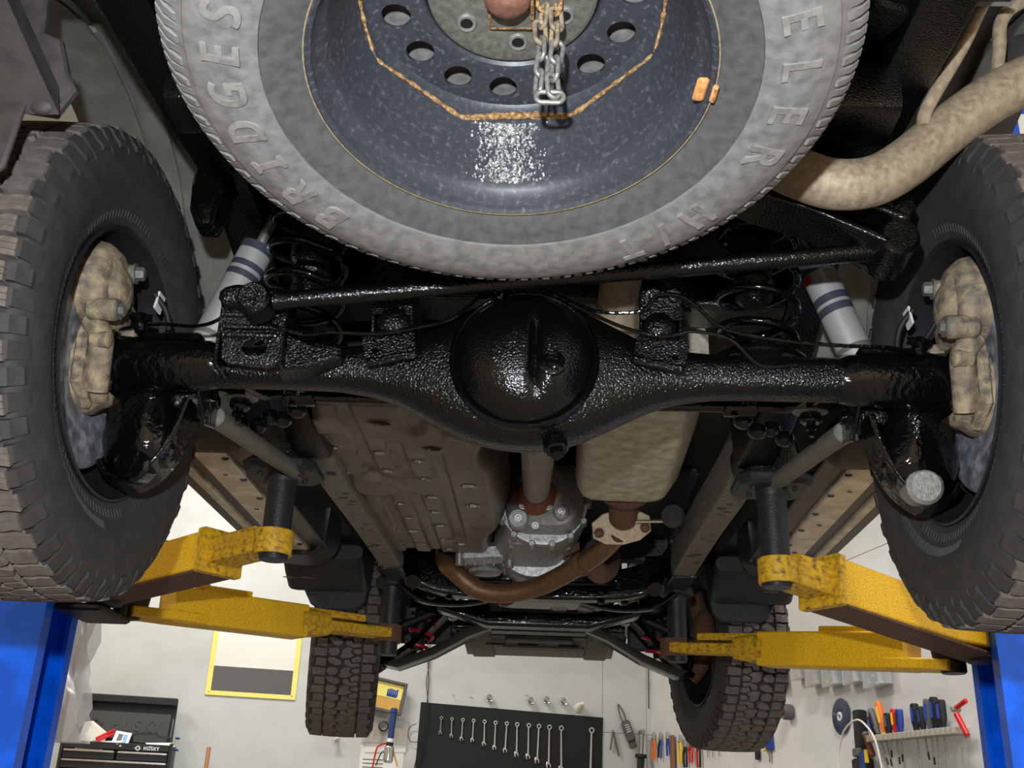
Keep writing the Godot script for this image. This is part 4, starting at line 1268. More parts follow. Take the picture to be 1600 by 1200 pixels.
func body() -> void:
	var t := thing("vehicle_body", "dark grey underside, wheel arches and bumper corners of the vehicle body", "vehicle body")
	var s := Shape.new()
	box(s, Vector3(1.30, 0.03, 1.75), T(Vector3(0, 0.56, 0.75)), 0.01)
	box(s, Vector3(1.24, 0.03, 2.2), T(Vector3(0, 0.42, -1.2)), 0.01)
	box(s, Vector3(1.0, 0.03, 1.7), T(Vector3(0, 0.62, -3.0)), 0.01)
	box(s, Vector3(1.24, 0.2, 0.03), T(Vector3(0, 0.49, -0.12)), 0.01)
	box(s, Vector3(1.1, 0.25, 0.03), T(Vector3(0, 0.52, -2.2)), 0.01)
	box(s, Vector3(1.0, 0.03, 0.9), T(Vector3(0, 0.33, -1.95)), 0.01)
	box(s, Vector3(0.96, 0.36, 0.03), T(Vector3(0, 0.40, -2.30)), 0.01)
	for sx in [-1.0, 1.0]:
		box(s, Vector3(0.30, 0.5, 0.03), T(Vector3(sx * 0.55, 0.30, -3.30)), 0.01)
		box(s, Vector3(0.32, 0.03, 1.1), T(Vector3(sx * 0.66, 0.50, -2.8)), 0.01)
	for k in 9: box(s, Vector3(0.03, 0.014, 1.5), T(Vector3(-0.44 + 0.11 * k, 0.54, 0.75)), 0.005)
	obj("floor_pan", s, M.floor_pan, t)
	for side in [-1.0, 1.0]:
		s = Shape.new()   # arch liner in steps, and the lower lip at its outer front
		arch_strip(s, side, 0.60, 0.72, 0.50, 0.12, 42, 166)
		arch_strip(s, side, 0.715, 0.83, 0.53, 0.13, 44, 166)
		arch_strip(s, side, 0.825, 0.95, 0.515, 0.12, 46, 166)
		for a in [60.0, 95.0, 130.0]:
			var p := Vector3(side * 0.66, 0.12 + 0.497 * sin(deg_to_rad(a)), 0.497 * cos(deg_to_rad(a)))
			ball(s, p, Vector3(0.02, 0.006, 0.012), 10)
		obj("arch_liner", s, M.liner, t, 50)
		s = Shape.new()
		for k in 3:
			var lx: float = side * (0.80 + 0.05 * k)
			sweep(s, spline([Vector3(lx, 0.665, 0.06), Vector3(lx, 0.650, -0.08), Vector3(lx, 0.632, -0.15), Vector3(lx, 0.56, -0.30), Vector3(lx, 0.42, -0.42), Vector3(lx, 0.20, -0.50)], 5), rrect(0.052, 0.012 + 0.006 * (k % 2), 0.004), Vector3.UP)
		obj("arch_lip", s, M.liner, t, 50)
		if side < 0:
			s = Shape.new()   # pointed corner of the quarter panel behind the wheel
			var o := []
			for q in [[0.715, 0.42], [0.705, 0.34], [0.675, 0.325], [0.654, 0.268], [0.637, 0.238], [0.657, 0.193], [0.70, 0.20], [0.80, 0.22], [0.98, 0.30], [0.98, 0.62], [0.66, 0.62], [0.66, 0.42]]: o += [side * q[0], q[1]]
			plate_xy(s, o, 0.425, 0.016, 0.004)
			box(s, Vector3(0.06, 0.20, 0.5), T(Vector3(side * 0.66, 0.56, 0.68)), 0.02)
			obj("quarter_panel", s, M.bumper, t)
			s = Shape.new()   # bumper corner: sheet rising to the rear
			var rows := []
			for q in [[0.98, 0.30, 1.0], [0.95, 0.27, 0.75], [0.657, 0.244, 0.60], [0.655, 0.215, 0.50], [0.638, 0.176, 0.455]]:
				var xi: float = q[0] if q[0] < 0.9 else 0.66
				rows.append(PackedVector3Array([Vector3(side * xi, q[1], q[2]), Vector3(side * 1.0, q[1], q[2]), Vector3(side * 1.0, q[1] + 0.06, q[2]), Vector3(side * (xi + 0.012), q[1] + 0.05, q[2])]))
			loft(s, rows)
			ball(s, Vector3(side * 0.662, 0.19, 0.458), Vector3(0.02, 0.016, 0.012), 14)
			obj("bumper_corner", s, M.bumper, t, 30)
		else:
			s = Shape.new()  # added black sheet filling this corner, its shade put into the colour
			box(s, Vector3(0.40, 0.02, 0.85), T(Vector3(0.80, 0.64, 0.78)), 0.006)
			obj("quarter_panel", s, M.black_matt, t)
		s = Shape.new()   # outer side panel with a wheel opening
		for z in [[-0.55, -2.25], [0.55, 1.05]]:
			box(s, Vector3(0.02, 0.85, absf(z[1] - z[0])), T(Vector3(side * 0.955, 0.72, (z[0] + z[1]) / 2)), 0.006)
		box(s, Vector3(0.02, 0.45, 1.2), T(Vector3(side * 0.955, 0.92, 0)), 0.006)
		box(s, Vector3(0.02, 0.45, 1.1), T(Vector3(side * 0.93, 0.92, -2.8)), 0.006)
		box(s, Vector3(0.32, 0.02, 5.4), T(Vector3(side * 0.80, 1.15, -1.4)), 0.006)
		obj("side_panel", s, M.body_grey, t)
		s = Shape.new()
		box(s, Vector3(0.30, 0.10, 1.45), T(Vector3(side * 0.78, 0.27, -1.4)), 0.02)
		obj("sill", s, M.black_matt, t)
	s = Shape.new()
	box(s, Vector3(1.62, 0.02, 3.4), T(Vector3(0, 1.15, -1.2)), 0.01)
	obj("load_floor", s, M.body_grey, t)
	# rear mud flap, left
	s = Shape.new()
	plate_xy(s, [-1.0, 0.02, -0.72, 0.055, -0.69, 0.085, -0.682, 0.20, -0.72, 0.21, -1.0, 0.22], 0.462, 0.012, 0.004)
	obj("mud_flap", s, M.bumper, t)
	for side in [-1.0, 1.0]:   # front flaps and the flares above them
		s = Shape.new()
		var f := []
		for q in [[0.63, 0.16], [0.615, 0.10], [0.63, 0.03], [0.66, 0.0], [0.80, 0.0], [0.83, 0.02], [0.87, 0.09], [0.875, 0.16]]: f += [side * q[0], q[1]]
		plate_xy(s, f, -2.24, 0.014, 0.005)
		obj("mud_flap", s, M.black_plastic, t)
		s = Shape.new()
		var fl := []
		for q in [[-2.05, 0.17, 0.05], [-2.12, 0.14, 0.09], [-2.19, 0.13, 0.14], [-2.25, 0.15, 0.16], [-2.30, 0.26, 0.16], [-2.33, 0.4, 0.14]]:
			fl.append(ring2(rrect(0.29, q[2], 0.025, 3), Transform3D(Basis(Vector3(1, 0, 0), Vector3(0, 0, -1), Vector3(0, 1, 0)), Vector3(side * 0.765, q[1], q[0]))))
		loft(s, fl)
		obj("fender_flare", s, M.black_plastic, t, 50)
		s = Shape.new()   # rocker fins: black plastic deflectors at both ends of the sill
		var fin := spline([Vector3(side * 0.67, 0.30, -1.72), Vector3(side * 0.675, 0.20, -1.74), Vector3(side * 0.70, 0.125, -1.80), Vector3(side * 0.76, 0.095, -1.82), Vector3(side * 0.88, 0.10, -1.80), Vector3(side * 0.96, 0.115, -1.76)], 5)
		sweep(s, fin, rrect(0.02, 0.16, 0.006), Vector3(0, 0, 1))
		obj("sill_deflector", s, M.black_plastic, t, 50)
		s = Shape.new()
		for x in [0.80, 0.86]: box(s, Vector3(0.026, 0.003, 0.075), T(Vector3(side * x, 0.071, -2.03), Vector3(10, side * 16, 0)), 0.001)
		each("clip", s, M.frame_grey, t)
	for side in [-1.0, 1.0]: running_board(side)

func running_board(side: float) -> void:
	var t := thing("running_board", "brushed metal running board under the sill on the %s side" % ("fuel tank" if side < 0 else "exhaust"), "running board", Vector3(side * 0.82, 0.10, -1.25), "running boards")
	var z0 := -0.53
	var z1 := 0.56
	var strips := [["inner_rail", -0.135, -0.075, 0.012, 0.05, "board_dark"], ["step_plate", -0.075, 0.008, 0.0, 0.03, "board_metal"], ["channel", 0.006, 0.048, 0.012, 0.025, "board_dark"], ["trim_strip", 0.046, 0.072, 0.0, 0.03, "board_metal"], ["outer_edge", 0.072, 0.108, 0.006, 0.04, "board_dark"]]
	for q in strips:
		var s := Shape.new()
		var a: float = minf(side * q[1], side * q[2])
		var b: float = maxf(side * q[1], side * q[2])
		box(s, Vector3(b - a, q[4], z1 - z0), T(Vector3((a + b) / 2, q[3] + q[4] / 2, (z0 + z1) / 2)), 0.004)
		obj(q[0], s, M[q[5]], t)
	var s := Shape.new()
	for k in 6: hexbolt(s, Vector3(side * -0.066, 0.0, z0 + 0.12 + 0.17 * k), Vector3(0, -1, 0), 0.006, 0.004)
	for k in 3: box(s, Vector3(0.012, 0.003, 0.008), T(Vector3(side * -0.03, -0.001, z0 + 0.2 + 0.32 * k), Vector3(0, 30, 0)), 0.001)
	each("screw", s, M.shock_dark, t)
	s = Shape.new()   # moulded end cap
	loft(s, [ring2(rrect(0.22, 0.075, 0.03, 4), Transform3D(Basis(Vector3(1, 0, 0), Vector3(0, 0, 1), Vector3(0, -1, 0)), Vector3(side * -0.02, 0.025, z1 - 0.04))), ring2(rrect(0.25, 0.09, 0.035, 4), Transform3D(Basis(Vector3(1, 0, 0), Vector3(0, 0, 1), Vector3(0, -1, 0)), Vector3(side * -0.02, 0.03, z1 - 0.02))), ring2(rrect(0.25, 0.09, 0.035, 4), Transform3D(Basis(Vector3(1, 0, 0), Vector3(0, 0, 1), Vector3(0, -1, 0)), Vector3(side * -0.03, 0.035, z1 + 0.04))), ring2(rrect(0.20, 0.08, 0.035, 4), Transform3D(Basis(Vector3(1, 0, 0), Vector3(0, 0, 1), Vector3(0, -1, 0)), Vector3(side * -0.04, 0.05, z1 + 0.10)))])
	obj("end_cap", s, M.black_plastic, t, 50)

# ---------- tank skid, drivetrain, exhaust, front ----------
func fuel_tank_skid() -> void:
	var t := thing("fuel_tank_shield", "dark brown pressed fuel tank shield with ribs and drain holes, beside the driveshaft", "tank shield", Vector3.ZERO)
	var s := Shape.new()
	var nx := 84
	var nz := 200
	var holes := [[-0.328, -0.498, 0.019], [-0.468, -0.668, 0.017], [-0.359, -0.699, 0.013], [-0.23, -0.66, 0.018], [-0.273, -0.754, 0.013], [-0.475, -0.854, 0.018], [-0.36, -0.837, 0.013], [-0.273, -0.897, 0.013], [-0.164, -0.945, 0.018], [-0.273, -1.052, 0.013], [-0.36, -1.121, 0.013], [-0.166, -1.123, 0.018], [-0.274, -1.194, 0.013], [-0.36, -1.264, 0.013], [-0.277, -1.337, 0.013], [-0.484, -1.402, 0.017], [-0.362, -1.41, 0.013], [-0.275, -1.504, 0.013], [-0.232, -1.55, 0.015], [-0.36, -1.563, 0.013], [-0.481, -1.64, 0.016], [-0.273, -1.62, 0.012]]
	var xl := func(z: float) -> float: return lerpf(-0.495, -0.54, smoothstep(-0.40, -0.68, z)) + 0.038 * smoothstep(-0.83, -0.90, z) * smoothstep(-1.18, -1.10, z) + 0.02 * smoothstep(-1.5, -1.7, z)
	var xr := func(z: float) -> float: return lerpf(-0.215, -0.072, smoothstep(-0.40, -0.68, z)) - 0.05 * smoothstep(-1.32, -1.6, z) - 0.02 * smoothstep(-0.62, -0.75, z) * smoothstep(-0.9, -0.8, z)
	var rows := []
	var under := []
	for i in nz + 1:
		var z := lerpf(-0.385, -1.69, float(i) / nz)
		var a: float = xl.call(z)
		var b: float = xr.call(z)
		var row := PackedVector3Array()
		var zz := minf(absf(z + 0.385), absf(z + 1.69))
		for j in nx + 1:
			var x := lerpf(a, b, float(j) / nx)
			var edge := minf(x - a, b - x)
			var y := 0.09 + 0.13 * pow(1.0 - clampf(edge / 0.055, 0.0, 1.0), 2.2) + 0.02 * pow(1.0 - clampf(zz / 0.025, 0.0, 1.0), 2.0)
			for q in [[-0.417, -0.376, -0.2, -1.69], [-0.334, -0.297, -0.62, -1.69], [-0.248, -0.209, -0.70, -1.50]]:   # pressed channels
				var c: float = 1.0 - smoothstep(0.014, 0.021, absf(x - (q[0] + q[1]) / 2))
				if q[0] < -0.4 or q[0] < -0.3: c *= smoothstep(0.02, 0.05, absf(z + 0.96) - 0.035)
				y += 0.010 * c * smoothstep(q[3] - 0.01, q[3] + 0.01, z) * (1.0 - smoothstep(q[2] - 0.02, q[2], z))
			var bulge := Vector2((x + 0.405) / 0.075, (z + 0.955) / 0.075).length()   # low dome in the middle
			y -= 0.014 * (1.0 - smoothstep(0.75, 1.05, bulge))
			y += 0.010 * (1.0 - smoothstep(0.6, 1.0, Vector2((x + 0.255) / 0.03, (z + 0.48) / 0.11).length()))
			y -= 0.006 * (1.0 - smoothstep(0.85, 1.0, maxf(absf(x + 0.472) / 0.045, absf(z + 0.545) / 0.03)))
			y -= 0.005 * (1.0 - smoothstep(0.85, 1.0, maxf(absf(x + 0.142) / 0.05, absf(z + 1.376) / 0.018)))
			y -= 0.006 * (1.0 - smoothstep(0.85, 1.0, maxf(absf(x + 0.150) / 0.05, absf(z + 0.575) / 0.022)))
			for h in holes:
				var dz: float = z - h[1]
				if absf(dz) < 0.04:
					var d: float = Vector2((x - h[0]) / 1.15, dz * 1.25).length()
					if d < 0.032:
						y += 0.055 * (1.0 - smoothstep(h[2] - 0.003, h[2], d)) - 0.0025 * (1.0 - smoothstep(0.0, 0.006, absf(d - h[2] - 0.003)))
			row.append(Vector3(x, y, z))
		for j in nx + 1:
			var p := row[nx - j]
			row.append(Vector3(p.x, maxf(p.y + 0.004, 0.17), p.z))
		rows.append(row)
	loft(s, rows)
	obj("pressed_plate", s, M.skid_dark, t, 50)
	s = Shape.new()
	box(s, Vector3(0.40, 0.20, 1.15), T(Vector3(-0.31, 0.27, -1.05)), 0.05)
	obj("tank", s, M.black_plastic, t)
	s = Shape.new()
	sweep(s, PackedVector3Array([Vector3(-0.548, 0.115, -0.80), Vector3(-0.55, 0.12, -0.90), Vector3(-0.545, 0.13, -1.0)]), rrect(0.025, 0.006, 0.002))
	box(s, Vector3(0.03, 0.05, 0.14), T(Vector3(-0.535, 0.15, -1.10)), 0.01)
	each("mount_tab", s, M.skid_dark, t)

func drivetrain() -> void:
	fuel_tank_skid()
	var t := thing("driveshaft", "dusty tan driveshaft with a rusty flange between axle and transfer case", "driveshaft", Vector3(0.02, -0.02, -0.10))
	var s := Shape.new()
	cyl(s, Vector3(0.001, 0.022, -0.20), Vector3(-0.018, 0.185, -1.12), 0.037, 28, 0.004)
	obj("tube", s, M.shaft, t)
	s = Shape.new()
	lathe(s, [Vector2(0, 0), Vector2(0.052, 0), Vector2(0.056, 0.012), Vector2(0.053, 0.03), Vector2(0.042, 0.07), Vector2(0.04, 0.12), Vector2(0, 0.12)], along(Vector3(0.003, 0.008, -0.05), Vector3(0.001, 0.022, -0.20)), 28)
	obj("yoke", s, M.coat, t)
	s = Shape.new()
	var fx := along(Vector3(-0.018, 0.185, -1.12), Vector3(-0.022, 0.212, -1.27))
	lathe(s, [Vector2(0, 0), Vector2(0.039, 0), Vector2(0.045, 0.02), Vector2(0.047, 0.05), Vector2(0.058, 0.075), Vector2(0.06, 0.10), Vector2(0, 0.10)], fx, 28)
	obj("flange", s, M.rust_red, t)
	s = Shape.new()
	for k in 4: hexbolt(s, fx * Vector3(0.05 * cos(PI / 4 + PI / 2 * k), 0.07, 0.05 * sin(PI / 4 + PI / 2 * k)), fx.basis * Vector3(0, -1, 0), 0.008, 0.01)
	each("flange_bolt", s, M.zinc, t, 2)
	# transfer case and gearbox
	t = thing("transfer_case", "ribbed bare aluminium transfer case at the end of the driveshaft", "transfer case", Vector3(0, 0.2, -1.5))
	s = Shape.new()
	var rows := []
	for q in [[0.20, 0.055, 0.06, 0.0, 0.015], [0.16, 0.075, 0.075, 0.0, 0.012], [0.14, 0.105, 0.095, 0.01, 0.0], [0.06, 0.118, 0.105, 0.015, -0.005], [-0.02, 0.125, 0.11, 0.01, -0.01], [-0.12, 0.13, 0.105, -0.01, -0.02], [-0.25, 0.12, 0.10, -0.03, -0.03]]:
		rows.append(ring2(rrect(q[1] * 2, q[2] * 2, minf(q[1], q[2]) * 0.7, 6), Transform3D(Basis(Vector3(1, 0, 0), Vector3(0, 0, 1), Vector3(0, -1, 0)), Vector3(q[3] + 0.01, q[4], q[0]))))
	loft(s, rows)
	obj("case", s, M.cast_alu, t, 45)
	s = Shape.new()
	lathe(s, [Vector2(0.0, -0.02), Vector2(0.12, -0.02), Vector2(0.132, -0.018), Vector2(0.132, 0.012), Vector2(0.12, 0.014), Vector2(0.0, 0.014)], axisz(Vector3(0.02, -0.005, 0.06)), 40)
	for k in 14:
		var a := TAU * k / 14
		cyl(s, Vector3(0.02 + 0.134 * cos(a), -0.005 + 0.134 * sin(a), 0.035), Vector3(0.02 + 0.134 * cos(a), -0.005 + 0.134 * sin(a), 0.085), 0.011, 10, 0.003)
	for k in 7:   # ribs fanning over the underside
		var a := deg_to_rad(-150 + 20 * k)
		box(s, Vector3(0.007, 0.02, 0.17), Transform3D(Basis(Vector3(0, 0, 1), a + PI / 2), Vector3(0.015 + 0.118 * cos(a), -0.005 + 0.105 * sin(a), -0.06)), 0.002)
	for k in 3: box(s, Vector3(0.20, 0.014, 0.007), T(Vector3(0.01, -0.112, -0.03 - 0.055 * k), Vector3(0, 18, 0)), 0.002)
	cyl(s, Vector3(-0.05, -0.085, 0.13), Vector3(-0.05, -0.085, 0.17), 0.03, 20, 0.004)
	cyl(s, Vector3(0.07, -0.06, 0.12), Vector3(0.075, -0.06, 0.165), 0.024, 20, 0.004)
	obj("cover_flange", s, M.cast_alu, t)
	s = Shape.new()
	for p in [Vector3(-0.05, -0.085, 0.172), Vector3(0.075, -0.06, 0.166), Vector3(-0.10, -0.02, 0.15), Vector3(0.1, 0.03, 0.14), Vector3(0.0, -0.1, 0.15)]: hexbolt(s, p, Vector3(0, -0.35, 1), 0.007, 0.009)
	each("case_bolt", s, M.steel, t, 2)
	s = Shape.new()   # offset front output with its own small cover
	box(s, Vector3(0.17, 0.07, 0.16), T(Vector3(-0.165, -0.10, -0.27), Vector3(0, 0, 4)), 0.018)
	lathe(s, [Vector2(0, 0), Vector2(0.05, 0), Vector2(0.056, 0.012), Vector2(0.05, 0.02), Vector2(0, 0.022)], T(Vector3(-0.165, -0.135, -0.26), Vector3(180, 0, 0)), 24)
	for k in 5: box(s, Vector3(0.006, 0.012, 0.13), T(Vector3(-0.225 + 0.03 * k, -0.137, -0.27)), 0.002)
	for x in [-0.245, -0.085]: cyl(s, Vector3(x, -0.145, -0.20), Vector3(x, -0.10, -0.20), 0.013, 12, 0.003)
	obj("output_cover", s, M.cast_alu, t)
	s = Shape.new()
	cyl(s, Vector3(-0.01, -0.04, -0.25), Vector3(-0.01, 0.02, -1.0), 0.13, 32, 0.01)
	box(s, Vector3(0.30, 0.06, 0.36), T(Vector3(0.02, -0.12, -0.7)), 0.02)
	obj("gearbox", s, M.cast_alu, t)
	t = thing("gearbox_cross_member", "glossy black cross member bent under the gearbox between the frame rails", "cross member", Vector3(0, 0.06, -2.0))
	s = Shape.new()
	sweep(s, spline([Vector3(-0.53, 0.07, 0.10), Vector3(-0.45, 0.03, 0.03), Vector3(-0.33, -0.015, 0.0), Vector3(-0.15, -0.02, -0.02), Vector3(0.15, -0.02, -0.02), Vector3(0.33, -0.01, 0.0), Vector3(0.43, 0.03, 0.03), Vector3(0.50, 0.075, 0.10)], 6), rrect(0.07, 0.05, 0.012), Vector3(0, 1, 0))
	obj("beam", s, M.coat_wet, t, 50)
	s = Shape.new()
	for q in [[-0.02, 0.02, 0.10], [0.01, 0.03, 0.16]]: sweep(s, PackedVector3Array([Vector3(-0.34, q[0], q[2] - 0.14), Vector3(0.0, q[0] - 0.005, q[2] - 0.12), Vector3(0.34, q[0], q[2] - 0.14)]), rrect(0.012, 0.012, 0.004), Vector3.UP)
	plate_xy(s, [0.24, -0.03, 0.40, -0.01, 0.50, 0.05, 0.44, 0.10, 0.25, 0.05], 0.03, 0.03, 0.008)
	plate_xy(s, [-0.27, -0.03, -0.42, -0.01, -0.52, 0.05, -0.46, 0.10, -0.27, 0.05], 0.03, 0.03, 0.008)
	for x in [-0.36, -0.3, 0.22, 0.3]: hexbolt(s, Vector3(x, -0.05, 0.01), Vector3(0, -1, 0.3), 0.010)
	for x in [-0.42, 0.40]: cyl(s, Vector3(x, 0.0, 0.05), Vector3(x, -0.012, 0.07), 0.028, 16, 0.004)
	obj("mount_plate", s, M.coat_wet, t)
	s = Shape.new()
	sweep(s, spline([Vector3(-0.48, -0.0, -0.05), Vector3(-0.40, -0.045, -0.08), Vector3(-0.26, -0.045, -0.12), Vector3(-0.12, -0.01, -0.14)], 6), rrect(0.03, 0.02, 0.006), Vector3.UP)
	sweep(s, spline([Vector3(0.48, -0.0, -0.05), Vector3(0.40, -0.045, -0.08), Vector3(0.26, -0.045, -0.12), Vector3(0.12, -0.01, -0.14)], 6), rrect(0.03, 0.02, 0.006), Vector3.UP)
	each("brace", s, M.coat_wet, t, 1, 50)

func exhaust() -> void:
	var t := thing("exhaust", "tan exhaust line with boxy muffler, bent front pipe and curved tailpipe", "exhaust", Vector3.ZERO)
	var s := Shape.new()
	var rows := []
	for q in [[-0.36, 0.236, 0.20, 0.255, 0.18], [-0.40, 0.236, 0.20, 0.27, 0.205], [-0.70, 0.24, 0.20, 0.275, 0.21], [-1.04, 0.244, 0.20, 0.272, 0.21], [-1.10, 0.245, 0.205, 0.262, 0.20], [-1.15, 0.246, 0.215, 0.23, 0.17], [-1.17, 0.247, 0.222, 0.19, 0.13]]:
		var w: float = q[3]
		var h: float = q[4]
		var sec := PackedVector2Array()
		for p in [[-0.5, 0.28], [-0.5, -0.20], [-0.485, -0.34], [-0.44, -0.44], [-0.36, -0.485], [-0.2, -0.497], [0.0, -0.5], [0.2, -0.497], [0.30, -0.485], [0.36, -0.45], [0.46, -0.25], [0.49, -0.18], [0.5, -0.1], [0.5, 0.28], [0.44, 0.43], [0.3, 0.5], [-0.3, 0.5], [-0.44, 0.43]]: sec.append(Vector2(p[0] * w, -p[1] * h))
		rows.append(ring2(sec, Transform3D(Basis(Vector3(1, 0, 0), Vector3(0, 0, 1), Vector3(0, -1, 0)), Vector3(q[1], q[2], q[0]))))
	loft(s, rows)
	obj("muffler", s, M.muffler_skin, t, 50)
	s = Shape.new()
	lathe(s, [Vector2(0.0, 0.0), Vector2(0.085, 0.0), Vector2(0.083, 0.03), Vector2(0.07, 0.05), Vector2(0.042, 0.07), Vector2(0.040, 0.19), Vector2(0, 0.19)], along(Vector3(0.247, 0.19, -1.165), Vector3(0.252, 0.115, -1.38)), 32)
	obj("muffler_neck", s, M.rust, t)
	s = Shape.new()
	var fx := along(Vector3(0.25, 0.125, -1.36), Vector3(0.235, 0.09, -1.46), Vector3.RIGHT)
	prism(s, P2([-0.085, -0.022, -0.05, -0.045, 0.0, -0.052, 0.05, -0.045, 0.085, -0.022, 0.085, 0.022, 0.05, 0.045, 0.0, 0.052, -0.05, 0.045, -0.085, 0.022]), 0.012, Transform3D(Basis(Vector3(1, 0.16, 0).normalized(), Vector3(-0.12, 0.9, 0.42).normalized(), Vector3(0.0, -0.4, 0.9).normalized()), Vector3(0.25, 0.112, -1.385)), 0.002)
	box(s, Vector3(0.10, 0.006, 0.05), T(Vector3(0.325, 0.125, -1.36), Vector3(20, 10, 5)), 0.001)
	obj("flange", s, M.cream, t)
	(t.get_node("flange") as MeshInstance3D).material_override = M.flange_tan
	s = Shape.new()
	for x in [0.185, 0.318]: hexbolt(s, Vector3(x, 0.10 + (x - 0.25) * 0.15, -1.378), Vector3(0, -0.4, 1), 0.010, 0.012)
	each("flange_bolt", s, M.rust, t, 2)
	s = Shape.new()
	tube(s, spline([Vector3(0.245, 0.10, -1.40), Vector3(0.19, 0.065, -1.52), Vector3(0.11, 0.035, -1.63), Vector3(0.01, 0.005, -1.74), Vector3(-0.10, -0.013, -1.78), Vector3(-0.19, 0.0, -1.79), Vector3(-0.26, 0.05, -1.79), Vector3(-0.30, 0.09, -1.82), Vector3(-0.32, 0.16, -1.95)], 7), 0.031, 20)
	obj("bent_pipe", s, M.pipe_brown, t, 60)
	s = Shape.new()
	for k in [Vector3(0.14, 0.045, -1.59)]:
		lathe(s, [Vector2(0.030, -0.014), Vector2(0.036, -0.012), Vector2(0.038, 0.0), Vector2(0.036, 0.012), Vector2(0.030, 0.014), Vector2(0.030, -0.014)], along(k, k + Vector3(0.62, 0.23, 0.75)), 24)
	prism(s, P2([-0.02, -0.012, 0.03, -0.02, 0.045, 0.0, 0.03, 0.02, -0.02, 0.012]), 0.02, T(Vector3(0.10, 0.095, -1.62), Vector3(-20, 0, 40)), 0.004)
	obj("clamp", s, M.rust, t)
	s = Shape.new()   # branch to the other side
	tube(s, spline([Vector3(0.17, 0.06, -1.60), Vector3(0.20, 0.05, -1.72), Vector3(0.235, 0.09, -1.83), Vector3(0.25, 0.16, -1.95)], 6), 0.034, 18)
	obj("branch_pipe", s, M.rust, t, 60)
	s = Shape.new()
	var path := spline([Vector3(0.215, 0.215, -0.37), Vector3(0.175, 0.20, -0.27), Vector3(0.168, 0.25, -0.18), Vector3(0.21, 0.36, -0.06), Vector3(0.29, 0.39, 0.06), Vector3(0.365, 0.315, 0.18), Vector3(0.415, 0.248, 0.235), Vector3(0.462, 0.21, 0.262), Vector3(0.52, 0.215, 0.262), Vector3(0.575, 0.25, 0.258), Vector3(0.65, 0.318, 0.255), Vector3(0.72, 0.372, 0.26), Vector3(0.79, 0.408, 0.27), Vector3(0.87, 0.425, 0.29), Vector3(1.0, 0.43, 0.33)], 8)
	tube(s, path, 0.0385, 28)
	obj("tailpipe", s, M.exhaust_tan, t, 60)
	s = Shape.new()
	tube(s, spline([Vector3(0.60, 0.300, 0.285), Vector3(0.605, 0.325, 0.29), Vector3(0.63, 0.37, 0.30), Vector3(0.665, 0.43, 0.315), Vector3(0.70, 0.50, 0.33), Vector3(0.73, 0.525, 0.335), Vector3(0.80, 0.545, 0.34), Vector3(0.86, 0.56, 0.35)], 6), 0.0105, 14)
	obj("hanger_rod", s, M.exhaust_tan, t, 60)
	s = Shape.new()
	tube(s, spline([Vector3(0.725, 0.39, 0.27), Vector3(0.735, 0.45, 0.28), Vector3(0.742, 0.50, 0.29), Vector3(0.775, 0.53, 0.30), Vector3(0.85, 0.55, 0.31)], 6), 0.0105, 14)
	obj("hanger_rod", s, M.exhaust_tan, t, 60)
	s = Shape.new()
	lathe(s, [Vector2(0.0, 0), Vector2(0.03, 0), Vector2(0.034, 0.01), Vector2(0.034, 0.022), Vector2(0.03, 0.03), Vector2(0, 0.03)], T(Vector3(0.40, 0.13, -1.35), Vector3(70, 0, 20)), 20)
	obj("rubber_hanger", s, M.rubber, t)
	s = Shape.new()
	ball(s, Vector3(0.80, 0.47, 0.22), Vector3(0.035, 0.055, 0.04), 16)
	obj("tail_hanger_rubber", s, M.rubber, t)

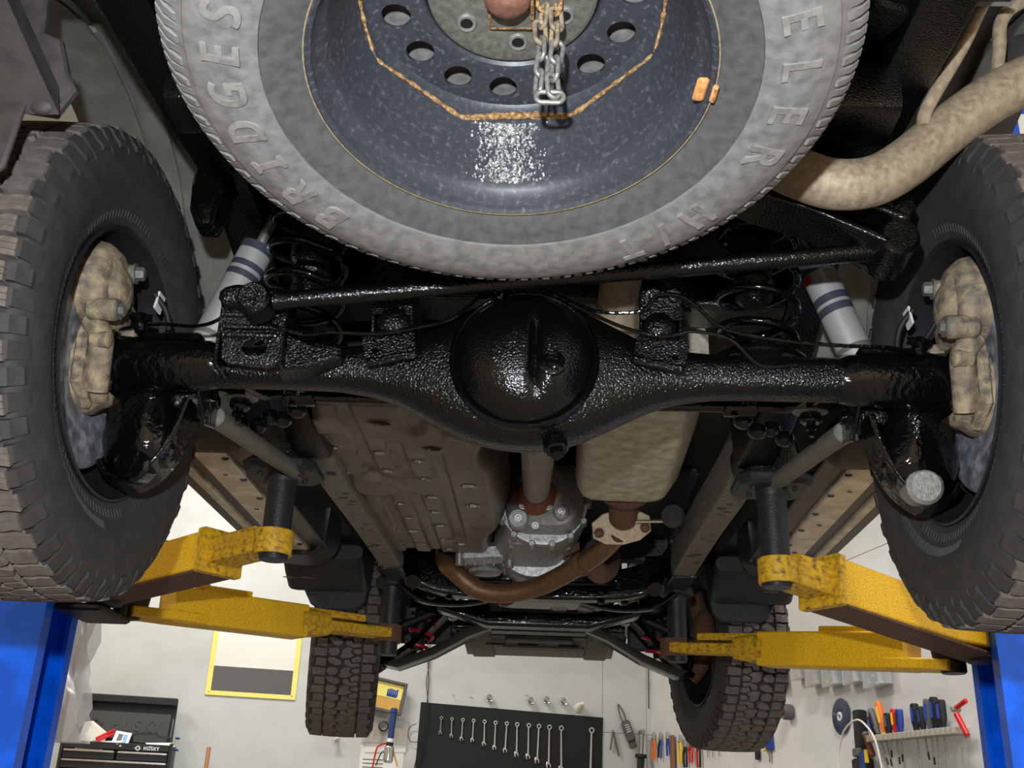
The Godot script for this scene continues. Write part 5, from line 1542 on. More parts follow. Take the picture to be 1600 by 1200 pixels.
func front_end() -> void:
	var t := thing("skid_plate", "grey steel front skid plate with slots, under the engine", "skid plate", Vector3(0, 0.04, -3.1))
	var s := Shape.new()
	sweep(s, PackedVector3Array([Vector3(0, 0.03, 0.02), Vector3(0, -0.005, -0.06), Vector3(0, -0.02, -0.22), Vector3(0, 0.04, -0.5)]), rrect(0.66, 0.012, 0.004), Vector3.UP)
	obj("plate", s, M.front_skid, t)
	s = Shape.new()
	for x in [-0.26, 0.26]:
		sweep(s, PackedVector3Array([Vector3(x, 0.028, 0.04), Vector3(x, -0.014, -0.06), Vector3(x * 0.96, -0.03, -0.2)]), rrect(0.10, 0.016, 0.006), Vector3.UP)
	box(s, Vector3(0.30, 0.018, 0.06), T(Vector3(0.0, 0.016, 0.0), Vector3(30, 0, 0)), 0.006)
	box(s, Vector3(0.36, 0.014, 0.05), T(Vector3(0.02, -0.008, -0.07), Vector3(20, 0, 0)), 0.005)
	each("rib", s, M.front_skid, t)
	s = Shape.new()
	for q in [[-0.1, 0.028, 0.035], [0.1, 0.028, 0.035], [-0.05, 0.0, -0.03], [0.13, 0.0, -0.03], [-0.19, 0.0, -0.02]]: box(s, Vector3(0.09, 0.006, 0.014), T(Vector3(q[0], q[1] - 0.006, q[2]), Vector3(30, 0, 0)), 0.002)
	each("slot", s, M.groove, t)
	t = thing("engine_underside", "dark engine and front differential between the front frame rails", "engine", Vector3(0, 0.15, -2.6))
	s = Shape.new()
	box(s, Vector3(0.62, 0.30, 0.9), T(Vector3(0, 0.14, -0.1)), 0.05)
	obj("sump", s, M.black_matt, t)
	s = Shape.new()
	box(s, Vector3(0.34, 0.05, 0.10), T(Vector3(0.14, -0.035, 0.28), Vector3(20, 0, 0)), 0.01)
	for k in 2: box(s, Vector3(0.07, 0.05, 0.02), T(Vector3(0.08 + 0.10 * k, -0.085, 0.26), Vector3(20, 0, 0)), 0.008)
	each("mount_casting", s, M.front_skid, t)
	s = Shape.new()
	cyl(s, Vector3(-0.115, -0.085, 0.42), Vector3(-0.115, -0.06, 0.30), 0.042, 24, 0.004)
	cyl(s, Vector3(-0.115, -0.055, 0.30), Vector3(-0.12, 0.02, -0.1), 0.03, 18)
	obj("driveshaft_flange", s, M.rust_red, t)
	s = Shape.new()
	for x in [-0.1, 0.05, 0.22]: ball(s, Vector3(x, -0.03, 0.18), Vector3(0.08, 0.06, 0.1), 18)
	sweep(s, PackedVector3Array([Vector3(-0.40, -0.05, 0.02), Vector3(-0.2, -0.10, -0.02), Vector3(0.2, -0.10, -0.02), Vector3(0.40, -0.05, 0.02)]), rrect(0.09, 0.06, 0.015), Vector3.UP)
	sweep(s, PackedVector3Array([Vector3(-0.36, -0.075, -0.32), Vector3(0.36, -0.075, -0.32)]), rrect(0.10, 0.05, 0.015), Vector3.UP)
	each("cross_member", s, M.coat_wet, t)
	for side in [-1.0, 1.0]:
		var where := "fuel tank" if side < 0 else "exhaust"
		t = thing("control_arm", "glossy black front control arm sloping down to the front wheel on the %s side" % where, "control arm", Vector3(side * 0.36, 0.04, -2.75), "front control arms")
		s = Shape.new()
		var o := []
		for q in [[0.625, -0.125], [0.562, -0.138], [0.415, -0.082], [0.276, -0.004], [0.19, 0.028], [0.20, 0.121], [0.323, 0.143], [0.40, 0.09], [0.51, -0.03], [0.60, -0.095]]: o += [side * (q[0] - 0.36), q[1] - 0.04]
		prism(s, P2(o), 0.17, T(Vector3(0, 0, 0)), 0.025)
		obj("arm", s, M.coat_wet, t, 50)
		s = Shape.new()
		cyl(s, Vector3(side * -0.01, 0.05, 0.09), Vector3(side * -0.01, 0.05, 0.02), 0.032, 20, 0.004)
		cyl(s, Vector3(side * -0.02, 0.0, -0.19), Vector3(side * -0.02, 0.0, -0.25), 0.03, 20, 0.004)
		cyl(s, Vector3(side * 0.24, -0.16, -0.02), Vector3(side * 0.255, -0.10, -0.02), 0.026, 16, 0.004)
		for k in 3: hexbolt(s, Vector3(side * (0.215 + 0.02 * k), -0.152 - 0.008 * k, 0.02), Vector3(0, -1, 0.4), 0.006)
		each("joint", s, M.coat_wet, t)
		t = thing("strut", "red front strut spring behind the front lift pad on the %s side" % where, "spring", Vector3(side * 0.50, -0.05, -2.80), "front struts")
		s = Shape.new()
		var pts := PackedVector3Array()
		for i in 90:
			var a := TAU * 3.0 * i / 89.0
			pts.append(Vector3(0.05 * cos(a) - side * 0.04 * i / 89.0, 0.0 + 0.16 * i / 89.0, 0.05 * sin(a)))
		tube(s, pts, 0.008, 8)
		obj("coil", s, M.red_paint, t)
		s = Shape.new()
		cyl(s, Vector3(0, 0, 0), Vector3(-side * 0.04, 0.42, 0), 0.030, 18)
		cyl(s, Vector3(-side * 0.02, 0.16, 0), Vector3(-side * 0.04, 0.44, 0), 0.062, 20)
		obj("damper", s, M.black_matt, t)
		# knuckle and brake of the front wheel
		t = thing("steering_knuckle", "rusty steering knuckle inside the front wheel on the %s side" % where, "knuckle", Vector3(side * 0.635, 0, -2.78), "front knuckles")
		s = Shape.new()
		tube(s, spline([Vector3(0, 0.22, 0.0), Vector3(side * 0.02, 0.14, 0.01), Vector3(side * 0.04, 0.04, 0.02), Vector3(side * 0.03, -0.06, 0.01), Vector3(side * -0.02, -0.13, 0)], 5), 0.035, 12)
		cyl(s, Vector3(side * 0.02, 0, 0), Vector3(side * 0.09, 0, 0), 0.07, 24)
		ball(s, Vector3(side * 0.03, 0.03, 0.10), Vector3(0.05, 0.10, 0.05), 16)
		obj("knuckle", s, M.rust, t, 60)
		s = Shape.new()
		cyl(s, Vector3(side * 0.085, 0, 0), Vector3(side * 0.105, 0, 0), 0.165, 40, 0.004)
		obj("rotor", s, M.rust, t)
		s = Shape.new()
		cyl(s, Vector3(side * -0.30, 0.13, 0.05), Vector3(side * 0.02, 0.0, 0.01), 0.018, 14)
		obj("half_shaft", s, M.black_matt, t)

# ---------- two-post lift ----------
func build_lift() -> void:
	for side in [-1.0, 1.0]:
		lift_post(side)
	# arms: pivot, tip
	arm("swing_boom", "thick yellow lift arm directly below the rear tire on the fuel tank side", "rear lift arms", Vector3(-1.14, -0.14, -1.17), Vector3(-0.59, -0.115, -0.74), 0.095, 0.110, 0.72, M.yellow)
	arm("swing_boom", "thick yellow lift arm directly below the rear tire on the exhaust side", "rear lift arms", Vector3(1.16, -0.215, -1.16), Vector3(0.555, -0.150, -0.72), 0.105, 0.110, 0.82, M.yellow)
	front_arm("thinner yellow lift arm above the yellow-bordered poster", -1.0, Vector3(-1.14, -0.142, -1.42), Vector3(-0.515, -0.102, -2.10))
	front_arm("thinner yellow lift arm above the hanging clear boxes", 1.0, Vector3(1.12, -0.222, -1.36), Vector3(0.475, -0.118, -2.10))
	for q in [[Vector3(-0.585, -0.115, -0.735), 0.182, "rear frame on the fuel tank side", -1.0], [Vector3(0.55, -0.145, -0.72), 0.205, "rear frame on the exhaust side", 1.0], [Vector3(-0.512, -0.125, -2.10), 0.215, "front frame on the fuel tank side", -1.0], [Vector3(0.488, -0.115, -2.10), 0.205, "front frame on the exhaust side", 1.0]]:
		pad(q[0], q[1], q[2], q[3])

func lift_post(side: float) -> void:
	var t := thing("lift_post", ("bright blue lift column beside the open tool chest" if side < 0 else "blue lift column beside the screwdriver rack"), "lift column", Vector3(side * 1.30, FLOOR, -1.2), "lift columns")
	var s := Shape.new()
	# open channel facing the vehicle; outline in x (towards the vehicle is -side) and z
	var i := -side
	var e := 0.0 if side < 0 else 0.09
	var fe := 0.015 + e
	var ne := 0.070 + e
	var pr := P2([i * -0.135, -0.155, i * fe, -0.155, i * fe, -0.115, i * (fe - 0.012), -0.115, i * (fe - 0.012), -0.143, i * -0.123, -0.143, i * -0.123, 0.155, i * (ne - 0.012), 0.155, i * (ne - 0.012), 0.125, i * ne, 0.125, i * ne, 0.167, i * -0.135, 0.167])
	prism(s, pr, 3.95, Transform3D(Basis(Vector3(1, 0, 0), Vector3(0, 0, 1), Vector3(0, -1, 0)), Vector3(0, 1.975, 0)), 0.002)
	obj("column", s, M.blue, t)
	s = Shape.new()
	box(s, Vector3(0.11, 0.5, 0.20), T(Vector3(i * -0.05, 2.20, 0.0)), 0.01)
	obj("carriage", s, M.blue, t)
	s = Shape.new()
	box(s, Vector3(0.42, 0.02, 0.45), T(Vector3(i * -0.1, 0.01, 0)), 0.003)
	obj("base_plate", s, M.blue, t)
	s = Shape.new()
	for y in [1.945, 2.06]: box(s, Vector3(0.13, 0.02, 0.22), T(Vector3(i * 0.10, y - 0.005, -0.05)), 0.006)
	for z in [-0.13, 0.03]: cyl(s, Vector3(i * 0.14, 1.93, z), Vector3(i * 0.14, 2.07, z), 0.02, 16)
	each("arm_bracket", s, M.oily, t)
	if side > 0:
		s = Shape.new()
		box(s, Vector3(0.055, 0.10, 0.003), T(Vector3(0.135, 3.42, 0.168)), 0.001)
		obj("sticker", s, M.white_print, t)

func arm(called: String, label: String, group: String, a: Vector3, b: Vector3, h: float, w: float, split: float, m: Material) -> void:
	var t := thing(called, label, "lift arm", a, group)
	var d := b - a
	var len_ := d.length()
	var dir := d / len_
	var s := Shape.new()
	var k := dir * len_ * split
	sweep(s, PackedVector3Array([dir * -0.06, dir * 0.02, k * 0.3, k]), rrect(w, h, 0.008), Vector3.UP, [Vector2(0.9, 0.55), Vector2(1.0, 0.65), Vector2(1.05, 0.95), Vector2(1, 1)])
	obj("outer_beam", s, m, t)
	s = Shape.new()
	sweep(s, PackedVector3Array([k - dir * 0.018, k + dir * 0.002]), rrect(w + 0.012, h + 0.012, 0.006), Vector3.UP)
	obj("weld_collar", s, M.yellow_grimy, t)
	s = Shape.new()
	sweep(s, PackedVector3Array([k - dir * 0.05, dir * (len_ - 0.03)]), rrect(w - 0.03, h - 0.034, 0.006), Vector3.UP)
	obj("inner_beam", s, M.yellow_grimy, t)
	s = Shape.new()
	lathe(s, [Vector2(0.034, -0.032), Vector2(0.043, -0.032), Vector2(0.045, -0.029), Vector2(0.045, 0.022), Vector2(0.043, 0.025), Vector2(0.034, 0.025), Vector2(0.034, -0.032)], T(d + Vector3(0, -0.005, 0)), 28)
	obj("pad_socket", s, M.yellow_grimy, t)
	s = Shape.new()   # stop bar on top of the beam, with its weld bead
	var x := dir.cross(Vector3.UP).normalized()
	sweep(s, PackedVector3Array([dir * len_ * 0.10 + Vector3(0, h * 0.5, 0), dir * len_ * 0.42 + Vector3(0, h * 0.5 + 0.004, 0)]), rrect(w * 0.6, 0.02, 0.004), Vector3.UP)
	obj("stop_bar", s, m, t)
	s = Shape.new()   # brown strip: shade of the beam underside put into its colour
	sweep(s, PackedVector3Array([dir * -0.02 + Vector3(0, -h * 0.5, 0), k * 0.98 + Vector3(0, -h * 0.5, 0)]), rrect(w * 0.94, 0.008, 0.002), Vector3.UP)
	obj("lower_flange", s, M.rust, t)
	s = Shape.new()
	lathe(s, [Vector2(0, -0.06), Vector2(0.045, -0.06), Vector2(0.05, -0.05), Vector2(0.05, -0.035), Vector2(0.04, -0.03), Vector2(0.04, 0.05), Vector2(0.066, 0.05), Vector2(0.066, 0.07), Vector2(0, 0.07)], T(Vector3.ZERO), 24)
	obj("pivot", s, M.oily, t)

func front_arm(label: String, side: float, a: Vector3, b: Vector3) -> void:
	var t := thing("swing_boom", label, "lift arm", a, "front lift arms")
	var d := b - a
	var n := d.normalized()
	var L := d.length()
	var s := Shape.new()
	sweep(s, PackedVector3Array([n * L * 0.09, n * L * 0.60]), rrect(0.095, 0.105, 0.008), Vector3.UP)
	obj("outer_beam", s, M.yellow, t)
	s = Shape.new()
	sweep(s, PackedVector3Array([n * L * 0.58, n * L * 0.64, n * L * 0.70]), rrect(0.108, 0.075, 0.02), Vector3.UP, [Vector2(1, 0.9), Vector2(1.0, 1.15), Vector2(0.9, 0.95)])
	obj("gusset", s, M.yellow_grimy, t)
	s = Shape.new()
	sweep(s, PackedVector3Array([n * L * 0.56 + Vector3(0, -0.004, 0), n * L + Vector3(0, 0.0, 0)]), rrect(0.085, 0.034, 0.005), Vector3.UP)
	obj("inner_beam", s, M.yellow_grimy, t)
	s = Shape.new()
	sweep(s, PackedVector3Array([n * L * 0.58 + Vector3(0, 0.036, 0), n * L * 0.86 + Vector3(0, 0.036, 0)]), rrect(0.07, 0.024, 0.004), Vector3.UP)
	obj("upper_tongue", s, M.yellow_grimy, t)
	s = Shape.new()   # low rail and brace on the outer beam
	var x := n.cross(Vector3.UP).normalized()
	sweep(s, PackedVector3Array([n * L * 0.22 + Vector3(0, 0.06, 0), n * L * 0.38 + Vector3(0, 0.06, 0)]), rrect(0.05, 0.022, 0.004), Vector3.UP)
	sweep(s, PackedVector3Array([n * L * 0.05 + Vector3(0, 0.11, 0), n * L * 0.14 + Vector3(0, 0.09, 0), n * L * 0.24 + Vector3(0, 0.058, 0)]), rrect(0.035, 0.022, 0.004), Vector3.UP)
	obj("stop_bar", s, M.yellow, t)
	s = Shape.new()
	sweep(s, PackedVector3Array([n * -0.04 + Vector3(0, -0.035, 0), n * 0.10 + Vector3(0, -0.035, 0), n * 0.2 + Vector3(0, -0.035, 0)]), rrect(0.12, 0.03, 0.006), Vector3.UP, [Vector2(0.8, 1), Vector2(1, 1), Vector2(0.8, 1)])
	obj("arm_root", s, M.yellow, t)
	s = Shape.new()
	lathe(s, [Vector2(0, -0.055), Vector2(0.03, -0.055), Vector2(0.034, -0.05), Vector2(0.034, -0.02), Vector2(0.05, -0.02), Vector2(0.055, 0.02), Vector2(0.04, 0.03), Vector2(0.03, 0.08), Vector2(0, 0.08)], T(n * -0.03), 20)
	obj("pivot", s, M.oily, t)
	s = Shape.new()
	cyl(s, n * L * 0.55 - x * side * -0.052, n * L * 0.55 - x * side * -0.060, 0.008, 12)
	obj("pin", s, M.oily, t)
	s = Shape.new()
	lathe(s, [Vector2(0.030, -0.03), Vector2(0.045, -0.03), Vector2(0.047, -0.027), Vector2(0.047, 0.027), Vector2(0.045, 0.03), Vector2(0.030, 0.03), Vector2(0.030, -0.03)], T(d), 24)
	obj("pad_socket", s, M.rust, t)

func pad(p: Vector3, h: float, where: String, side: float) -> void:
	var t := thing("lift_pad", "black round lift pad post under the %s" % where, "lift pad", p, "lift pads")
	var s := Shape.new()
	lathe(s, [Vector2(0, -0.05), Vector2(0.030, -0.05), Vector2(0.033, -0.045), Vector2(0.033, h - 0.05), Vector2(0.036, h - 0.045), Vector2(0.036, h - 0.03), Vector2(0, h - 0.03)], Transform3D(), 28)
	obj("post", s, M.post_black, t)
	if where.begins_with("rear"):
		s = Shape.new()
		var o := PackedVector2Array()
		for q in [[-0.085, -0.05], [-0.06, -0.075], [0.06, -0.075], [0.085, -0.05], [0.085, 0.05], [0.06, 0.075], [-0.06, 0.075], [-0.085, 0.05]]: o.append(Vector2(q[0], q[1]))
		prism(s, o, 0.03, Transform3D(Basis(Vector3(1, 0, 0), Vector3(0, 0, 1), Vector3(0, -1, 0)), Vector3(0, h - 0.018, 0)), 0.008)
		for a in [0.6, 2.5, 3.8, 5.6]: cyl(s, Vector3(0.058 * cos(a), h - 0.04, 0.05 * sin(a)), Vector3(0.058 * cos(a), h - 0.03, 0.05 * sin(a)), 0.006, 10)
		obj("saddle", s, M.post_black, t)
		s = Shape.new()
		loft(s, [ring2(rrect(0.14, 0.13, 0.03, 4), T(Vector3(0, h - 0.004, 0))), ring2(rrect(0.15, 0.14, 0.04, 4), T(Vector3(-side * 0.01, h + 0.015, 0.01))), ring2(rrect(0.14, 0.16, 0.04, 4), T(Vector3(-side * 0.02, h + 0.05, 0.03))), ring2(rrect(0.09, 0.12, 0.03, 4), T(Vector3(-side * 0.03, h + 0.09, 0.06)))])
		obj("rubber_top", s, M.coat, t)
	else:
		s = Shape.new()
		lathe(s, [Vector2(0, h - 0.03), Vector2(0.055, h - 0.03), Vector2(0.06, h - 0.025), Vector2(0.06, h - 0.005), Vector2(0.055, h), Vector2(0, h)], Transform3D(), 24)
		obj("saddle", s, M.post_black, t)

# ---------- things on the walls ----------
func on_back(o: Node3D, x: float, y: float, out_: float, tilt := 0.0) -> Node3D:
	o.transform = room * Transform3D(Basis(Vector3.BACK, deg_to_rad(tilt)), Vector3(x, y, 0.014 + out_))
	return o

func on_right(o: Node3D, z: float, y: float, out_: float, tilt := 0.0) -> Node3D:
	o.transform = room * Transform3D(Basis(Vector3(0, 0, 1), Vector3(0, 1, 0), Vector3(-1, 0, 0)) * Basis(Vector3.BACK, deg_to_rad(tilt)), Vector3(-0.014 - out_, y, z))
	return o

func text_mesh(words_: String, height: float, depth: float) -> TextMesh:
	var f := SystemFont.new()
	f.font_names = PackedStringArray(["Droid Sans"])
	f.font_weight = 700
	var tm := TextMesh.new()
	tm.text = words_
	tm.font = f
	tm.font_size = 48
	tm.pixel_size = height / 35.0
	tm.depth = depth
	return tm

func bx(size: Vector3, at: Vector3, deg := Vector3.ZERO, bev := 0.002) -> Shape:
	var s := Shape.new()
	box(s, size, T(at, deg), bev)
	return s

func rod(a: Vector3, b: Vector3, r: float, segs := 12) -> Shape:
	var s := Shape.new()
	cyl(s, a, b, r, segs)
	return s

func build_wall_things() -> void:
	poster()
	tool_chest()
	framed_picture()
	grease_gun()
	tool_board()
	small_back_things()
	plier_rack()
	parts_boxes()
	driver_rack()
	plastic_film()

func poster() -> void:
	var t := on_back(thing("poster", "white and dark grey poster in a yellow tape border on the left wall", "poster"), -2.91, 0.335, 0.0)
	obj("sheet", bx(Vector3(0.60, 0.59, 0.004), Vector3(0, 0, 0.003), Vector3.ZERO, 0.001), M.paper, t)
	obj("dark_field", bx(Vector3(0.54, 0.165, 0.002), Vector3(0, -0.185, 0.006), Vector3.ZERO, 0.0005), M.grey_print, t)
	for q in [[Vector3(0.035, 0.59, 0.003), Vector3(-0.285, 0, 0.0065)], [Vector3(0.035, 0.59, 0.003), Vector3(0.285, 0, 0.0065)], [Vector3(0.60, 0.03, 0.003), Vector3(0, -0.282, 0.007)], [Vector3(0.60, 0.03, 0.003), Vector3(0, 0.282, 0.007)]]:
		obj("border", bx(q[0], q[1], Vector3.ZERO, 0.001), M.yellow_frame, t)
	for q in [Vector2(-0.28, -0.275), Vector2(0.275, -0.27)]: obj("pin", rod(Vector3(q.x, q.y, 0.008), Vector3(q.x, q.y, 0.012), 0.004), M.copper, t)

func tool_chest() -> void:
	var t := thing("tool_chest", "open black tool chest with chrome drawer edges standing on a cabinet by the left wall", "tool chest")
	t.transform = room * T(Vector3(-3.67, -0.32, 0.29))
	var s := Shape.new()
	for q in [[Vector3(0.66, 0.02, 0.36), Vector3(0, -0.30, 0)], [Vector3(0.02, 0.32, 0.36), Vector3(-0.32, -0.15, 0)], [Vector3(0.02, 0.32, 0.36), Vector3(0.32, -0.15, 0)], [Vector3(0.62, 0.30, 0.015), Vector3(0, -0.15, -0.172)], [Vector3(0.62, 0.042, 0.015), Vector3(0, -0.022, 0.172)], [Vector3(0.62, 0.01, 0.33), Vector3(0, -0.06, 0)]]: box(s, q[0], T(q[1]), 0.003)
	obj("body", s, M.chest, t)
	for q in [[-0.157, 0.30, -0.078], [0.157, 0.30, -0.078], [0.0, 0.62, -0.135], [0.0, 0.62, -0.20]]:
		var d := obj("drawer", bx(Vector3(q[1], 0.05, 0.03), Vector3(q[0], q[2], 0.168), Vector3.ZERO, 0.003), M.chest, t)
		obj("drawer_pull", bx(Vector3(q[1] - 0.004, 0.013, 0.012), Vector3(q[0], q[2] + 0.022, 0.187), Vector3.ZERO, 0.004), M.chrome, d)
	s = bx(Vector3(0.60, 0.30, 0.02), Vector3(0, 0.12, -0.175), Vector3(-6, 0, 0), 0.006)
	box(s, Vector3(0.60, 0.05, 0.06), T(Vector3(0, 0.285, -0.16)), 0.006)
	var lid := obj("lid", s, M.chest, t)
	obj("lid_panel", bx(Vector3(0.54, 0.17, 0.006), Vector3(0.0, 0.125, -0.155), Vector3(-6, 0, 0), 0.004), M.chest_lid, lid)
	put("lid_lettering", text_mesh("HUSKY", 0.075, 0.004), M.chest_lid, lid, T(Vector3(0.06, 0.125, -0.150), Vector3(-6, 0, 0)))
	s = Shape.new()
	diamond(s, Vector3(-0.19, 0.125, -0.150), 0.05, 0.004)
	obj("lid_emblem", s, M.chest_lid, lid)
	put("lettering", text_mesh("HUSKY", 0.022, 0.001), M.white_print, t, T(Vector3(0.205, -0.027, 0.1805)))
	s = Shape.new()
	diamond(s, Vector3(0.125, -0.027, 0.1805), 0.019, 0.001)
	obj("emblem", s, M.white_print, t)
	obj("lock", rod(Vector3(0.02, -0.02, 0.178), Vector3(0.02, -0.02, 0.185), 0.008), M.chrome, t)
	for x in [-0.29, 0.29]: obj("lid_stay", bx(Vector3(0.012, 0.23, 0.02), Vector3(x, 0.07, -0.10), Vector3(-22, 0, 0)), M.chest_lid, t)
	s = Shape.new()
	box(s, Vector3(0.03, 0.012, 0.05), T(Vector3(0.345, 0.05, 0.05)), 0.004)
	box(s, Vector3(0.03, 0.012, 0.05), T(Vector3(0.345, -0.02, 0.05)), 0.004)
	each("side_handle", s, M.tool_blue, t)
	var c := thing("cabinet", "dark rolling cabinet carrying the tool chest", "cabinet")
	c.transform = room * T(Vector3(-3.67, FLOOR, 0.29))
	obj("body", bx(Vector3(0.68, 1.51, 0.42), Vector3(0, 0.765, 0), Vector3.ZERO, 0.006), M.chest, c)
	for k in 5: obj("drawer", bx(Vector3(0.62, 0.22, 0.012), Vector3(0, 0.25 + 0.27 * k, 0.214), Vector3.ZERO, 0.003), M.chest_lid, c)
	# what lies in the open top
	var bag := thing("paper_bag", "crumpled pale pink paper bag in the left end of the open tool chest", "bag")
	bag.transform = room * T(Vector3(-3.86, -0.315, 0.27))
	s = Shape.new()
	prism(s, P2([-0.08, -0.05, 0.08, -0.05, 0.10, 0.06, 0.0, 0.13, -0.05, 0.12]), 0.03, T(Vector3.ZERO, Vector3(-12, 8, 0)), 0.01)
	obj("sheet", s, M.cream, bag)
	var pl := thing("red_pliers", "red handled pliers lying in the open tool chest", "pliers")
	pl.transform = room * T(Vector3(-3.77, -0.30, 0.36))
	for k in 2: obj("grip", rod(Vector3(-0.045, 0.0 - 0.02 * k, 0), Vector3(0.055, 0.062 - 0.022 * k, -0.03), 0.0085), M.tool_red, pl)
	obj("jaw", rod(Vector3(-0.045, -0.01, 0), Vector3(-0.09, -0.04, 0.02), 0.008), M.steel, pl)
	var mg := thing("leaflet", "grey and blue printed leaflet standing in the tool chest", "leaflet")
	mg.transform = room * T(Vector3(-3.665, -0.29, 0.33), Vector3(-30, 0, -8))
	obj("sheet", bx(Vector3(0.10, 0.10, 0.006), Vector3.ZERO), M.paper, mg)
	obj("print", bx(Vector3(0.03, 0.07, 0.002), Vector3(-0.012, -0.005, 0.004)), M.grey_print, mg)
	obj("blue_print", bx(Vector3(0.024, 0.07, 0.002), Vector3(0.02, -0.005, 0.004)), M.sky_blue, mg)
	var cl := thing("black_cloth", "folded black cloth lying in the right end of the tool chest", "cloth")
	cl.transform = room * T(Vector3(-3.50, -0.30, 0.27))
	s = Shape.new()
	prism(s, P2([-0.11, -0.04, 0.12, -0.05, 0.13, 0.03, 0.06, 0.035, 0.04, 0.055, -0.09, 0.045, -0.12, 0.02]), 0.09, T(Vector3.ZERO, Vector3(-20, 0, 0)), 0.02)
	obj("fold", s, M.tool_black, cl)
	var pp := thing("loose_papers", "white loose papers along the front edge of the tool chest", "paper")
	pp.transform = room * T(Vector3(-3.60, -0.33, 0.40))
	for q in [[0.10, 0.0, 6.0], [-0.13, 0.008, -14.0], [0.18, 0.012, 18.0]]: obj("sheet", bx(Vector3(0.16, 0.004, 0.11), Vector3(q[0], q[1], 0), Vector3(14, q[2], 4), 0.001), M.paper, pp)
	# stick leaning in front of the wall
	var st := thing("broom_handle", "thin copper coloured stick standing between tool chest and poster", "stick")
	st.transform = room * T(Vector3(-3.12, -1.25, 0.5))
	obj("shaft", rod(Vector3(0, -0.9, 0.25), Vector3(0, 0.93, 0), 0.013), M.copper, st)
	obj("foot", bx(Vector3(0.30, 0.06, 0.05), Vector3(0, -0.87, 0.25)), M.wood, st)

func diamond(s: Shape, p: Vector3, r: float, d: float) -> void:   # hollow diamond mark with a notch
	for q in [[-0.5, 0.25, 40.0], [0.45, 0.3, -45.0], [-0.5, -0.3, -40.0], [0.45, -0.3, 45.0]]:
		box(s, Vector3(r * 1.15, r * 0.34, d), T(p + Vector3(q[0] * r, q[1] * r, 0), Vector3(0, 0, q[2])), d * 0.2)

func framed_picture() -> void:
	var t := on_back(thing("framed_picture", "small framed gold and cream group picture on the wall beside the left front tire", "picture"), -1.985, 0.10, 0.0, -9.0)
	var s := Shape.new()
	for q in [[Vector3(0.25, 0.02, 0.03), Vector3(0, 0.10, 0)], [Vector3(0.25, 0.02, 0.03), Vector3(0, -0.10, 0)], [Vector3(0.02, 0.20, 0.03), Vector3(-0.115, 0, 0)], [Vector3(0.02, 0.20, 0.03), Vector3(0.115, 0, 0)]]: box(s, q[0], T(q[1] + Vector3(0, 0, 0.06)), 0.004)
	each("frame", s, M.grey_print, t)
	obj("back_board", bx(Vector3(0.23, 0.19, 0.05), Vector3(0, 0, 0.028)), M.tool_black, t)
	obj("cream_print", bx(Vector3(0.205, 0.10, 0.003), Vector3(0, 0.04, 0.056), Vector3.ZERO, 0.0005), M.yellow_frame, t)
	obj("gold_print", bx(Vector3(0.205, 0.075, 0.003), Vector3(0, -0.05, 0.056), Vector3.ZERO, 0.0005), M.gold_print, t)
	s = Shape.new()
	for k in 6: box(s, Vector3(0.010, 0.04 + 0.006 * (k % 3), 0.002), T(Vector3(0.0 + 0.013 * k, 0.028 + 0.004 * (k % 2), 0.0585)), 0.0005)
	box(s, Vector3(0.07, 0.02, 0.002), T(Vector3(0.03, 0.01, 0.0587)), 0.0005)
	obj("print_figure", s, M.tool_blue, t)

